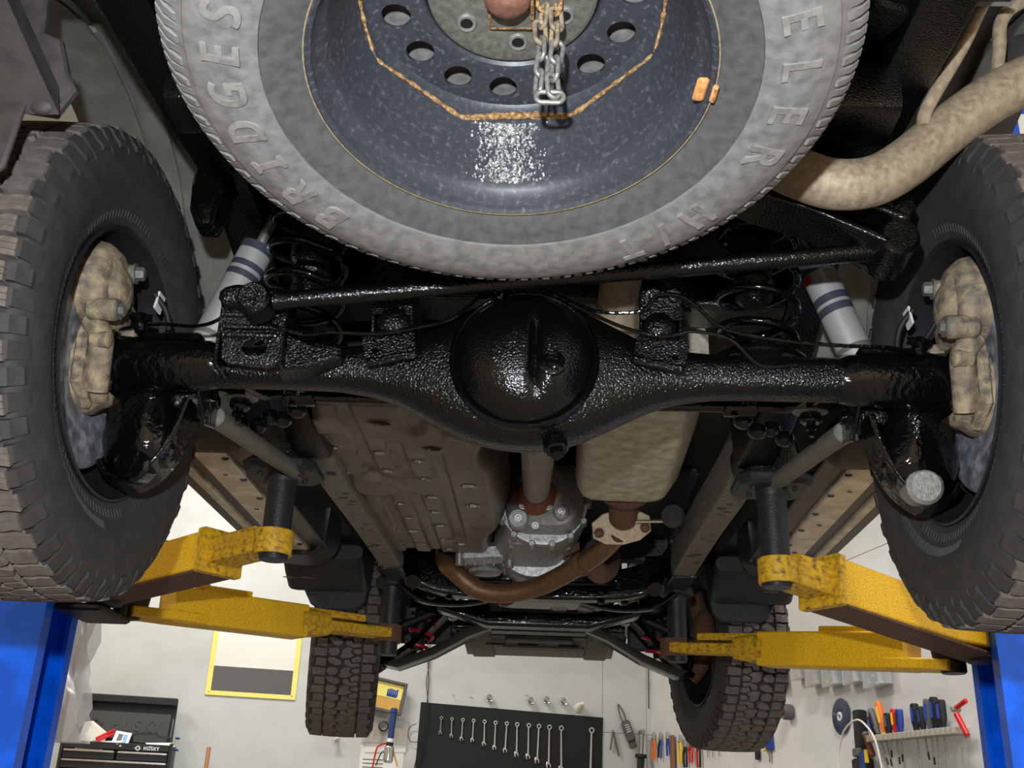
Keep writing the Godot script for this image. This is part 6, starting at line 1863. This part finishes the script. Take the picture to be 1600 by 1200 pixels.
func grease_gun() -> void:
	var t := on_back(thing("grease_gun", "blue and nickel grease gun hanging upright in front of taped papers", "grease gun"), -1.955, -0.19, 0.20, -3.0)
	var s := Shape.new()
	lathe(s, [Vector2(0, 0.195), Vector2(0.020, 0.198), Vector2(0.0245, 0.19), Vector2(0.0245, 0.17), Vector2(0.021, 0.165), Vector2(0.021, 0.0), Vector2(0, 0.0)], Transform3D(), 10)
	obj("barrel", s, M.navy, t, 20)
	s = Shape.new()
	cyl(s, Vector3(0, -0.025, 0), Vector3(0, 0.0, 0), 0.0225, 20)
	obj("collar", s, M.white_print, t)
	s = Shape.new()
	cyl(s, Vector3(0, -0.05, 0), Vector3(0, -0.025, 0), 0.024, 20)
	obj("ring", s, M.tool_black, t)
	s = Shape.new()
	lathe(s, [Vector2(0, -0.16), Vector2(0.028, -0.155), Vector2(0.034, -0.14), Vector2(0.034, -0.06), Vector2(0.028, -0.05), Vector2(0, -0.05)], Transform3D(), 24)
	obj("head", s, M.chrome, t)
	s = Shape.new()
	tube(s, spline([Vector3(-0.01, -0.03, 0.0), Vector3(-0.06, -0.045, 0), Vector3(-0.085, -0.08, 0), Vector3(-0.095, -0.20, 0)], 6), 0.006, 8)
	obj("red_hose", s, M.tool_red, t)
	s = Shape.new()
	tube(s, spline([Vector3(-0.02, -0.08, 0), Vector3(-0.05, -0.10, 0), Vector3(-0.075, -0.18, 0)], 6), 0.004, 8)
	obj("cord", s, M.tool_black, t)
	obj("lever", rod(Vector3(0.03, -0.08, 0), Vector3(0.07, -0.17, 0), 0.006), M.gold_print, t)
	obj("wall_hook", bx(Vector3(0.02, 0.02, 0.20), Vector3(0, 0.13, -0.11)), M.steel, t)
	var p := on_back(thing("taped_papers", "white printed papers taped to the wall behind the grease gun", "papers"), -1.98, -0.40, 0.0)
	for q in [[0.0, 0.0, 0.30, 0.34, 0.0], [0.02, 0.16, 0.28, 0.06, 3.0]]: obj("sheet", bx(Vector3(q[2], q[3], 0.004), Vector3(q[0], q[1], 0.003 + 0.004 * signf(q[4])), Vector3(0, 0, q[4]), 0.001), M.paper, p)
	for k in 4: obj("print_line", bx(Vector3(0.14, 0.006, 0.001), Vector3(-0.06, 0.08 - 0.025 * k, 0.0056), Vector3.ZERO, 0.0003), M.grey_print, p)
	var b := on_back(thing("parts_bag", "clear bag of brass fittings pinned above the taped papers", "bag"), -1.97, -0.13, 0.004)
	obj("film", bx(Vector3(0.32, 0.17, 0.02), Vector3(0, 0, 0.012), Vector3.ZERO, 0.008), M.film, b)
	for k in 6:
		var s2 := Shape.new()
		var c := Vector3(-0.13 + 0.05 * k, -0.02 + 0.018 * sin(k * 2.4), 0.012)
		cyl(s2, c + Vector3(0, -0.02, 0), c + Vector3(0, 0.015, 0), 0.007, 10)
		cyl(s2, c + Vector3(-0.014, 0.018, 0), c + Vector3(0.014, 0.018, 0), 0.006, 10)
		obj("fitting", s2, M.gold_print, b)
	s = Shape.new()
	lathe(s, [Vector2(0.028, 0), Vector2(0.036, 0.004), Vector2(0.036, 0.012), Vector2(0.028, 0.016), Vector2(0.028, 0)], T(Vector3(-0.02, 0.03, 0.026), Vector3(90, 0, 0)), 24)
	obj("tape_roll", s, M.tool_black, b)

func tool_board() -> void:
	var t := on_back(thing("tool_board", "black rubber board on the wall holding a row of wrenches", "tool board"), -1.07, -0.245, 0.0, -1.2)
	obj("sheet", bx(Vector3(1.345, 0.62, 0.008), Vector3(0, 0, 0.004), Vector3.ZERO, 0.002), M.mat_black, t)
	var xs := [-1.587, -1.511, -1.432, -1.354, -1.275, -1.195, -1.113, -1.037, -0.952, -0.876, -0.798, -0.710, -0.482]
	var ls := [0.113, 0.130, 0.143, 0.147, 0.165, 0.186, 0.200, 0.222, 0.231, 0.253, 0.279, 0.300, 0.36]
	var ordinal := ["shortest wrench, first from the left on the black tool board", "second shortest wrench hanging on the black tool board", "third wrench from the left end of the black board", "fourth wrench from the left end of the black board", "fifth wrench from the left end of the black board", "sixth wrench from the left end of the black board", "seventh wrench in the row, middle of the black board", "sixth wrench from the right end of the black board", "fifth wrench from the right end of the black board", "fourth wrench from the right end of the black board", "third wrench from the right end of the black board", "last wrench before the gap on the black board", "longest wrench, alone at the right edge of the black board"]
	for i in xs.size():
		var l: float = ls[i]
		var y0 := -0.013 - 0.022 * i / 12.0
		var w := on_back(thing("wrench", "chrome " + ordinal[i], "wrench", Vector3.ZERO, "wrenches on the black board"), xs[i], y0 - 0.008, 0.016, 1.5 * sin(i * 1.9))
		var k := 0.5 + l * 2.5
		var s := Shape.new()
		prism(s, P2([-0.006 * k, -l + 0.03 * k, -0.0045 * k, -0.012 * k, 0.0045 * k, -0.012 * k, 0.006 * k, -l + 0.03 * k]), 0.007, Transform3D(), 0.002)
		obj("shank", s, M.chrome, w)
		s = Shape.new()
		lathe(s, [Vector2(0.0085, -0.005), Vector2(0.0145, -0.005), Vector2(0.0155, -0.003), Vector2(0.0155, 0.003), Vector2(0.0145, 0.005), Vector2(0.0085, 0.005), Vector2(0.0085, -0.005)], Transform3D(Basis(Vector3.RIGHT, PI / 2) * Basis.from_scale(Vector3(k, 1, k)), Vector3.ZERO), 20)
		obj("ring_end", s, M.chrome, w)
		s = Shape.new()
		prism(s, P2([-0.006, 0.028, 0.006, 0.028, 0.014, 0.016, 0.0155, 0.002, 0.010, -0.012, 0.0055, -0.004, 0.0065, 0.008, 0.0, 0.013, -0.0065, 0.008, -0.0055, -0.004, -0.011, -0.010, -0.0155, 0.002, -0.014, 0.016]), 0.008, Transform3D(Basis(Vector3.BACK, 0.26) * Basis.from_scale(Vector3(k, k, 1)), Vector3(0, -l + 0.010 * k, 0)), 0.0015)
		obj("open_end", s, M.chrome, w)
		obj("hook", rod(Vector3(0, 0.006 * k, -0.014), Vector3(0, 0.006 * k, 0.012), 0.002, 8), M.steel, w)

func small_back_things() -> void:
	var sx := [[-1.249, 0.137, "first", "near the nails above the black tool board"], [-0.945, 0.138, "second", "left of three above the board's right half"], [-0.826, 0.149, "third", "middle of three above the board's right half"], [-0.700, 0.148, "fourth", "beside the white paper cone"]]
	for q in sx:
		var t := on_back(thing("hose_clip", "small chrome clip hooked on the wall, %s" % q[3], "clip", Vector3.ZERO, "chrome clips above the tool board"), q[0], q[1], 0.0, 8.0)
		var s := Shape.new()
		lathe(s, [Vector2(0.013, -0.012), Vector2(0.022, -0.012), Vector2(0.024, -0.008), Vector2(0.024, 0.008), Vector2(0.022, 0.012), Vector2(0.013, 0.012), Vector2(0.013, -0.012)], T(Vector3(0, 0, 0.028), Vector3(70, 25, 0)), 18)
		obj("ring", s, M.chrome, t)
		obj("screw", rod(Vector3(-0.018, -0.02, 0.02), Vector3(0.018, -0.028, 0.045), 0.007), M.chrome, t)
		obj("tail", bx(Vector3(0.012, 0.03, 0.004), Vector3(0.008, -0.03, 0.02), Vector3(20, 0, 15), 0.001), M.chrome, t)
	for q in [[-1.513, 0.145, "left"], [-1.385, 0.136, "right"], [-0.98, 0.175, "lone"]]:
		var t := on_back(thing("nail", "bare %s nail in the wall above the black tool board" % q[2], "nail", Vector3.ZERO, "bare nails"), q[0], q[1], 0.0)
		obj("shaft", rod(Vector3.ZERO, Vector3(0.01, -0.012, 0.06), 0.0022, 8), M.steel, t)
	var c := on_back(thing("paper_cone", "white paper cone sticking out of the wall above the tool board", "cone"), -0.575, 0.105, 0.0)
	var s := Shape.new()
	lathe(s, [Vector2(0, 0.0), Vector2(0.036, 0.0), Vector2(0.034, 0.02), Vector2(0.012, 0.10), Vector2(0, 0.105)], T(Vector3(0, 0, 0.0), Vector3(75, 0, 0)), 24)
	obj("cone", s, M.cream, c)
	var k := on_back(thing("key_lockbox", "grey combination key box hanging askew by its cable, left of the wall corner", "lockbox"), -0.205, -0.035, 0.004, 22.0)
	obj("case", bx(Vector3(0.07, 0.15, 0.035), Vector3(0, 0, 0.02), Vector3.ZERO, 0.014), M.grey_print, k)
	for i in 4: obj("dial", bx(Vector3(0.034, 0.006, 0.004), Vector3(0, 0.045 - 0.016 * i, 0.039), Vector3.ZERO, 0.001), M.white_print, k)
	s = Shape.new()
	tube(s, spline([Vector3(-0.012, 0.07, 0.02), Vector3(-0.018, 0.12, 0.02), Vector3(-0.006, 0.185, 0.015), Vector3(0.0, 0.20, 0.012), Vector3(0.006, 0.185, 0.015), Vector3(0.016, 0.12, 0.02), Vector3(0.012, 0.07, 0.02)], 5), 0.005, 8)
	obj("cable", s, M.grey_print, k)
	obj("tail", bx(Vector3(0.06, 0.05, 0.02), Vector3(0, -0.095, 0.014), Vector3.ZERO, 0.012), M.frame_grey, k)
	var d := on_back(thing("dividers", "small grey steel dividers hanging on the wall under the key box", "dividers"), -0.318, -0.04, 0.01)
	obj("leg", rod(Vector3(0, 0, 0.006), Vector3(-0.02, -0.13, 0.004), 0.006, 8), M.grey_print, d)
	obj("leg", rod(Vector3(0, 0, 0.006), Vector3(0.045, -0.17, 0.004), 0.007, 8), M.grey_print, d)
	obj("pivot", rod(Vector3(0, 0, -0.008), Vector3(0, 0, 0.016), 0.010), M.steel, d)
	var a := on_back(thing("slide_hammer", "steel slide tool with a black flange hanging by the wall corner", "tool"), -0.105, -0.035, 0.02)
	obj("hook", rod(Vector3(0.0, 0.0, -0.02), Vector3(0, 0.0, 0.05), 0.018), M.steel, a)
	obj("shaft", rod(Vector3(0, 0.0, 0.02), Vector3(-0.01, -0.17, 0.02), 0.016), M.steel, a)
	obj("flange", rod(Vector3(-0.01, -0.155, 0.02), Vector3(-0.011, -0.18, 0.02), 0.042, 16), M.tool_black, a)
	obj("weight", rod(Vector3(-0.011, -0.18, 0.02), Vector3(-0.02, -0.36, 0.02), 0.026), M.tool_black, a)
	var e := on_back(thing("wall_strip", "thin dark strip on the wall just left of the corner", "strip"), -0.038, 0.30, 0.0)
	obj("strip", bx(Vector3(0.009, 0.33, 0.006), Vector3(0, 0, 0.003), Vector3.ZERO, 0.001), M.grey_print, e)
	var w := on_back(thing("hanging_cable", "pair of thin black cables hanging past the left end of the tool board", "cable"), -1.70, 0.0, 0.012)
	for q in [[0.0, 0.0], [0.016, 0.6]]:
		s = Shape.new()
		tube(s, spline([Vector3(-0.04 + q[0], 0.9, 0.0), Vector3(-0.012 + q[0], 0.40, 0.004), Vector3(0.008 - q[0], 0.22, 0.006), Vector3(0.0 + q[0], 0.02, 0.012), Vector3(-0.025 + q[0], -0.18, 0.02), Vector3(-0.07 + q[0], -0.45, 0.014)], 7), 0.003, 8)
		obj("cable", s, M.tool_black, w)
	s = Shape.new()
	tube(s, spline([Vector3(-0.06, -0.07, 0.016), Vector3(-0.10, -0.09, 0.01), Vector3(-0.115, -0.14, 0.01), Vector3(-0.09, -0.19, 0.01), Vector3(-0.04, -0.19, 0.016)], 6), 0.0025, 8)
	obj("loop", s, M.tool_black, w)
	var h := on_back(thing("coat_hook", "small white hook on the wall under the left front tire", "hook"), -2.30, -0.175, 0.0)
	obj("prong", rod(Vector3.ZERO, Vector3(0.0, -0.03, 0.06), 0.012), M.cream, h)
	obj("plate", bx(Vector3(0.03, 0.07, 0.01), Vector3(0, 0, 0.005)), M.cream, h)

func pliers(label: String, z: float, y: float, grip: Material, grip2: Material, l: float, open := 6.0, tilt := 0.0) -> void:
	var t := on_right(thing("pliers", label, "pliers", Vector3.ZERO, "pliers hung along the right wall"), z, y, 0.02, tilt)
	var s := Shape.new()
	prism(s, P2([-0.008, 0.0, 0.008, 0.0, 0.014, -0.03, 0.016, -0.05, 0.0, -0.062, -0.016, -0.05, -0.014, -0.03]), 0.012, Transform3D(), 0.003)
	cyl(s, Vector3(0, -0.045, 0.004), Vector3(0, -0.045, 0.012), 0.011, 12)
	obj("jaws", s, M.steel, t)
	for k in [-1.0, 1.0]:
		s = Shape.new()
		tube(s, spline([Vector3(k * 0.008, -0.055, 0), Vector3(k * 0.022, -0.085, 0), Vector3(k * 0.026, -0.12, 0), Vector3(k * (0.016 + open * 0.001), -l, 0)], 5), 0.0085, 8)
		obj("grip", s, grip if k < 0 else grip2, t)

func plier_rack() -> void:
	pliers("orange handled pliers, first on the right wall beside the corner", 0.10, -0.035, M.tool_orange, M.tool_orange, 0.19)
	pliers("pliers with one black and one blue handle on the right wall", 0.24, -0.045, M.tool_black, M.tool_blue, 0.175, 10.0, -6.0)
	pliers("blue handled pliers hung just left of the wooden handle", 0.37, -0.05, M.tool_blue, M.tool_blue, 0.16, 12.0, 10.0)
	pliers("bright yellow handled pliers just right of the wooden handle", 0.61, -0.085, M.tool_yellow, M.tool_yellow, 0.19)
	pliers("black handled cutters under the right front tire", 0.70, -0.12, M.tool_black, M.tool_black, 0.18)
	pliers("red handled pliers under the right front tire", 0.80, -0.11, M.tool_red, M.tool_red, 0.165)
	pliers("pliers with one red and one black handle under the right front tire", 0.93, -0.12, M.tool_red, M.tool_black, 0.19)
	var w := on_right(thing("wooden_handle", "flat brown wooden handle hanging among the pliers", "handle"), 0.475, -0.28, 0.01)
	obj("blade", bx(Vector3(0.055, 0.40, 0.02), Vector3(0, 0, 0.012), Vector3.ZERO, 0.006), M.wood, w)
	for q in [[1.06, "left"], [1.14, "middle"], [1.24, "right"]]:
		var t := on_right(thing("needle_file", "small dark file under the right front tire, %s of three" % q[1], "file", Vector3.ZERO, "small files"), q[0], -0.20, 0.012)
		obj("handle", rod(Vector3(0, 0.05, 0), Vector3(0, 0, 0), 0.012), M.tool_black, t)
		obj("blade", rod(Vector3(0, 0.0, 0), Vector3(0, -0.055, 0), 0.004, 8), M.steel, t)
	var p := on_right(thing("putty_knife", "putty knife with blue and yellow handle right of the front tire", "putty knife"), 1.935, -0.205, 0.012)
	var s := Shape.new()
	prism(s, P2([-0.05, -0.05, 0.05, -0.05, 0.045, 0.02, 0.015, 0.075, -0.015, 0.075, -0.045, 0.02]), 0.022, Transform3D(), 0.006)
	obj("handle", s, M.tool_blue, p)
	obj("yellow_grip", bx(Vector3(0.035, 0.07, 0.026), Vector3(-0.035, -0.02, 0), Vector3.ZERO, 0.006), M.tool_yellow, p)
	obj("blade", bx(Vector3(0.016, 0.07, 0.004), Vector3(0.005, -0.08, 0)), M.steel, p)
	var r := on_right(thing("red_clamp", "small red and black clamp hanging right of the front tire", "clamp"), 1.78, -0.225, 0.012)
	obj("grip", bx(Vector3(0.05, 0.06, 0.02), Vector3.ZERO, Vector3.ZERO, 0.006), M.tool_red, r)
	obj("jaw", bx(Vector3(0.045, 0.05, 0.016), Vector3(0.006, -0.05, 0), Vector3.ZERO, 0.004), M.tool_black, r)

func parts_boxes() -> void:
	var q := [[2.165, 0.13, 0.09, 0.16, "clear_plastic", "steel", "clear box of steel bits behind the right front tire, first of the hanging boxes"], [2.385, 0.15, 0.10, 0.14, "film", "gold_print", "bag of brass fittings, second of the boxes hanging on the right wall"], [2.545, 0.12, 0.12, 0.18, "film", "copper", "blister pack with tan parts, third of the boxes hanging on the right wall"], [2.735, 0.11, 0.15, 0.20, "clear_plastic", "tool_yellow", "clear box with a yellow tag, fourth of the hanging boxes"], [2.935, 0.09, 0.14, 0.18, "clear_plastic", "gold_print", "clear box of golden parts with a yellow tag, fifth of the hanging boxes"], [3.145, 0.065, 0.19, 0.20, "clear_plastic", "white_print", "widest clear divided box, last of the hanging boxes on the right"]]
	for b in q:
		var t := on_right(thing("parts_box", b[6], "parts box", Vector3.ZERO, "clear boxes hanging on the right wall"), b[0], b[1], 0.035, 2.0)
		var w: float = b[2]
		var h: float = b[3]
		var s := Shape.new()
		for k in [[Vector3(w, h, 0.003), Vector3(0, 0, 0.02)], [Vector3(w, h, 0.003), Vector3(0, 0, -0.02)], [Vector3(0.003, h, 0.04), Vector3(-w / 2, 0, 0)], [Vector3(0.003, h, 0.04), Vector3(w / 2, 0, 0)], [Vector3(w, 0.003, 0.04), Vector3(0, -h / 2, 0)], [Vector3(w, 0.003, 0.04), Vector3(0, h / 2, 0)]]: box(s, k[0], T(k[1]), 0.001)
		obj("case", s, M[b[4]], t)
		obj("backing", bx(Vector3(w * 0.94, h * 0.94, 0.004), Vector3(0, 0, -0.015), Vector3.ZERO, 0.001), M.box_grey, t)
		obj("hang_tag", bx(Vector3(w * 0.22, h * 0.3, 0.003), Vector3(-w * 0.15, h * 0.22, 0.0), Vector3(0, 0, 6), 0.001), M.tool_yellow if b[5] != "white_print" else M.grey_print, t)
		obj("divider", bx(Vector3(0.003, h * 0.9, 0.03), Vector3(w * 0.16, 0, 0)), M.white_print, t)
		obj("divider", bx(Vector3(w * 0.9, 0.003, 0.03), Vector3(0, -h * 0.08, 0)), M.white_print, t)
		for k in 9:
			var c := Vector3(w * 0.4 * sin(k * 2.3), -h * 0.42 + h * 0.55 * fposmod(k * 0.618, 1.0), 0.0)
			obj("fitting", rod(c + Vector3(-0.012, 0.004 * sin(k * 3.1), 0), c + Vector3(0.012, -0.006 * sin(k * 1.3), 0.004), 0.006, 8), M[b[5]], t)
		obj("wall_peg", rod(Vector3(0, h * 0.4, -0.045), Vector3(0, h * 0.4, -0.02), 0.004, 8), M.steel, t)
	var k := on_right(thing("rubber_roller", "small black rubber roller with a red hub on the right wall", "roller"), 2.21, -0.072, 0.0)
	var s := Shape.new()
	lathe(s, [Vector2(0, 0), Vector2(0.038, 0.0), Vector2(0.042, 0.01), Vector2(0.042, 0.045), Vector2(0.036, 0.055), Vector2(0.018, 0.052), Vector2(0, 0.05)], T(Vector3.ZERO, Vector3(90, 0, 0)), 28)
	obj("tread", s, M.grey_print, k)
	s = Shape.new()
	lathe(s, [Vector2(0, 0.05), Vector2(0.018, 0.05), Vector2(0.018, 0.06), Vector2(0.008, 0.062), Vector2(0, 0.058)], T(Vector3.ZERO, Vector3(90, 0, 0)), 20)
	obj("hub", s, M.rust_red, k)
	var d := on_right(thing("polishing_disc", "dark blue dished disc with a pale centre hung on a nail", "disc"), 2.742, -0.137, 0.0)
	s = Shape.new()
	lathe(s, [Vector2(0, 0.006), Vector2(0.03, 0.006), Vector2(0.06, 0.012), Vector2(0.085, 0.004), Vector2(0.088, 0.007), Vector2(0.06, 0.018), Vector2(0.03, 0.013), Vector2(0, 0.013)], T(Vector3.ZERO, Vector3(90, 0, 0)), 40)
	obj("plate", s, M.disc_navy, d)
	s = Shape.new()
	lathe(s, [Vector2(0.010, 0.012), Vector2(0.022, 0.012), Vector2(0.022, 0.016), Vector2(0.010, 0.016), Vector2(0.010, 0.012)], T(Vector3.ZERO, Vector3(90, 0, 0)), 24)
	obj("centre", s, M.white_print, d)
	obj("nail", rod(Vector3(0, 0.004, 0), Vector3(0, 0.01, 0.05), 0.003, 8), M.steel, d)

func driver(label: String, z: float, l: float, r: float, a: Material, b: Material, shaft: float, lean := 0.0) -> void:
	var t := on_right(thing("screwdriver", label, "screwdriver", Vector3.ZERO, "screwdrivers in the wall rack"), z, -0.262 - 0.011 * (z - 3.1), 0.045, lean)
	var s := Shape.new()
	lathe(s, [Vector2(0, 0.0), Vector2(r * 0.62, 0.0), Vector2(r * 0.72, l * 0.18), Vector2(r, l * 0.4), Vector2(r, l * 0.93), Vector2(r * 0.8, l), Vector2(0, l)], Transform3D(), 8)
	obj("handle", s, a, t, 30)
	s = bx(Vector3(r * 0.9, l * 0.5, r * 0.5), Vector3(0, l * 0.62, r * 0.78), Vector3.ZERO, 0.003)
	obj("grip_inlay", s, b, t)
	s = Shape.new()
	cyl(s, Vector3(0, -0.002, 0), Vector3(0, l * 0.10, 0), r * 0.8, 12)
	obj("collar", s, b, t)
	obj("shaft", rod(Vector3.ZERO, Vector3(0, -shaft, 0), 0.0038, 8), M.steel, t)
	obj("tip", rod(Vector3(0, -shaft + 0.02, 0), Vector3(0, -shaft - 0.012, 0), 0.0046, 8), M.tool_black, t)

func driver_rack() -> void:
	var t := on_right(thing("tool_rack", "pale slotted strip on the right wall with screwdrivers standing in it", "tool rack"), 3.41, -0.27, 0.0, -0.6)
	obj("rail", bx(Vector3(0.68, 0.028, 0.016), Vector3(0, 0, 0.008)), M.strip_wood, t)
	for k in 19: obj("tooth", bx(Vector3(0.024, 0.028, 0.06), Vector3(-0.325 + 0.036 * k, 0, 0.045)), M.strip_wood, t)
	driver("black handled screwdriver leaning far left at the rack's left end", 3.10, 0.10, 0.015, M.tool_black, M.tool_blue, 0.10, 18.0)
	driver("grey handled screwdriver with a long bent-back grip, second from the left in the rack", 3.14, 0.14, 0.016, M.grey_print, M.tool_black, 0.12, 24.0)
	driver("orange insulated screwdriver leaning left in the rack", 3.19, 0.16, 0.017, M.tool_orange, M.tool_yellow, 0.12, 14.0)
	driver("plain black screwdriver between the orange and the red one", 3.225, 0.10, 0.019, M.tool_black, M.grey_print, 0.08, 2.0)
	driver("red screwdriver with a yellow cap in the middle of the rack", 3.28, 0.115, 0.016, M.tool_red, M.tool_yellow, 0.11, 3.0)
	driver("dark blue screwdriver just right of the red one", 3.315, 0.11, 0.018, M.tool_blue, M.tool_black, 0.10, -2.0)
	driver("tall black screwdriver with a blue inlay, first after the gap in the rack", 3.44, 0.125, 0.019, M.tool_black, M.tool_blue, 0.20, 0.0)
	driver("black screwdriver leaning left, second after the gap in the rack", 3.495, 0.11, 0.017, M.tool_black, M.navy, 0.10, 9.0)
	driver("thick black screwdriver with blue rings, third after the gap", 3.545, 0.135, 0.020, M.grey_print, M.tool_blue, 0.12, 1.0)
	driver("black screwdriver with a bright blue stripe, fourth after the gap", 3.585, 0.14, 0.019, M.tool_black, M.tool_blue, 0.21, -1.0)
	driver("black screwdriver with a blue cap at the rack's right end", 3.635, 0.125, 0.020, M.tool_black, M.tool_blue, 0.21, 0.0)
	var c := on_right(thing("red_pruner", "red handled cutter at the right end of the rack beside the blue column", "cutter"), 3.80, -0.24, 0.06)
	obj("upper_grip", rod(Vector3(-0.05, 0.05, 0), Vector3(0.03, 0.075, 0), 0.010), M.tool_red, c)
	obj("lower_grip", rod(Vector3(-0.03, 0.03, 0.01), Vector3(0.025, -0.06, 0.01), 0.012), M.tool_red, c)
	obj("joint", rod(Vector3(-0.045, 0.047, -0.02), Vector3(-0.045, 0.047, 0.02), 0.011), M.steel, c)
	var m := on_right(thing("magnet_bar", "tall black clip bar on the right wall left of the screwdrivers", "bar"), 2.95, -0.235, 0.0)
	obj("bar", bx(Vector3(0.055, 0.22, 0.05), Vector3(0, 0, 0.026), Vector3.ZERO, 0.006), M.tool_black, m)
	obj("clip", bx(Vector3(0.065, 0.04, 0.03), Vector3(0, -0.085, 0.05), Vector3.ZERO, 0.006), M.grey_print, m)
	obj("base", bx(Vector3(0.11, 0.10, 0.06), Vector3(0.0, -0.16, 0.03), Vector3.ZERO, 0.008), M.tool_black, m)
	var f := on_right(thing("red_knife", "dark red handled knife slanting below the left end of the rack", "knife"), 3.045, -0.275, 0.05, 28.0)
	obj("handle", rod(Vector3(0, 0.03, 0), Vector3(0, -0.075, 0), 0.014), M.rust_red, f)
	obj("cap", rod(Vector3(0, 0.03, 0), Vector3(0, 0.045, 0), 0.015), M.grey_print, f)
	var y := on_right(thing("navy_driver", "navy screwdriver handle standing low under the red handled knife", "screwdriver"), 2.99, -0.36, 0.05)
	obj("handle", rod(Vector3(0, 0.04, 0), Vector3(0, -0.07, 0), 0.018), M.navy, y)
	obj("yellow_tab", bx(Vector3(0.025, 0.06, 0.01), Vector3(0.032, 0.02, 0.0)), M.tool_yellow, y)
	var h := on_right(thing("cream_hose", "thin cream cord looping across the left end of the rack", "cord"), 3.03, -0.20, 0.09)
	var s := Shape.new()
	tube(s, spline([Vector3(-0.20, -0.22, 0), Vector3(-0.19, -0.12, 0), Vector3(-0.12, -0.02, 0), Vector3(0.0, 0.02, 0), Vector3(0.09, -0.02, 0), Vector3(0.15, -0.09, 0), Vector3(0.185, -0.22, 0)], 7), 0.0045, 8)
	obj("cord", s, M.cream, h)

func plastic_film() -> void:
	var t := thing("plastic_wrap", "crumpled clear plastic wrap hanging beside the left blue column", "plastic wrap", Vector3(-1.50, -0.07, -1.9))
	for k in 5:
		var s := Shape.new()
		var rows := []
		for i in 9:
			var y := -0.055 * i
			var w := 0.012 + 0.010 * i * (0.7 + 0.3 * sin(k * 2.0 + i))
			var x := 0.012 * sin(i * 1.1 + k * 1.7) - 0.004 * i
			var z := 0.03 * k - 0.06 + 0.012 * cos(i * 1.5 + k)
			rows.append(PackedVector3Array([Vector3(x - w, y, z), Vector3(x, y, z + 0.012), Vector3(x + w, y, z), Vector3(x, y, z + 0.0105)]))
		loft(s, rows)
		obj("fold", s, M.film, t, 60)
	var s := Shape.new()
	tube(s, spline([Vector3(0.02, 0.06, 0), Vector3(0.035, 0.05, 0), Vector3(0.01, 0.02, 0), Vector3(0, 0, 0)], 5), 0.006, 8)
	obj("hook", s, M.steel, t)
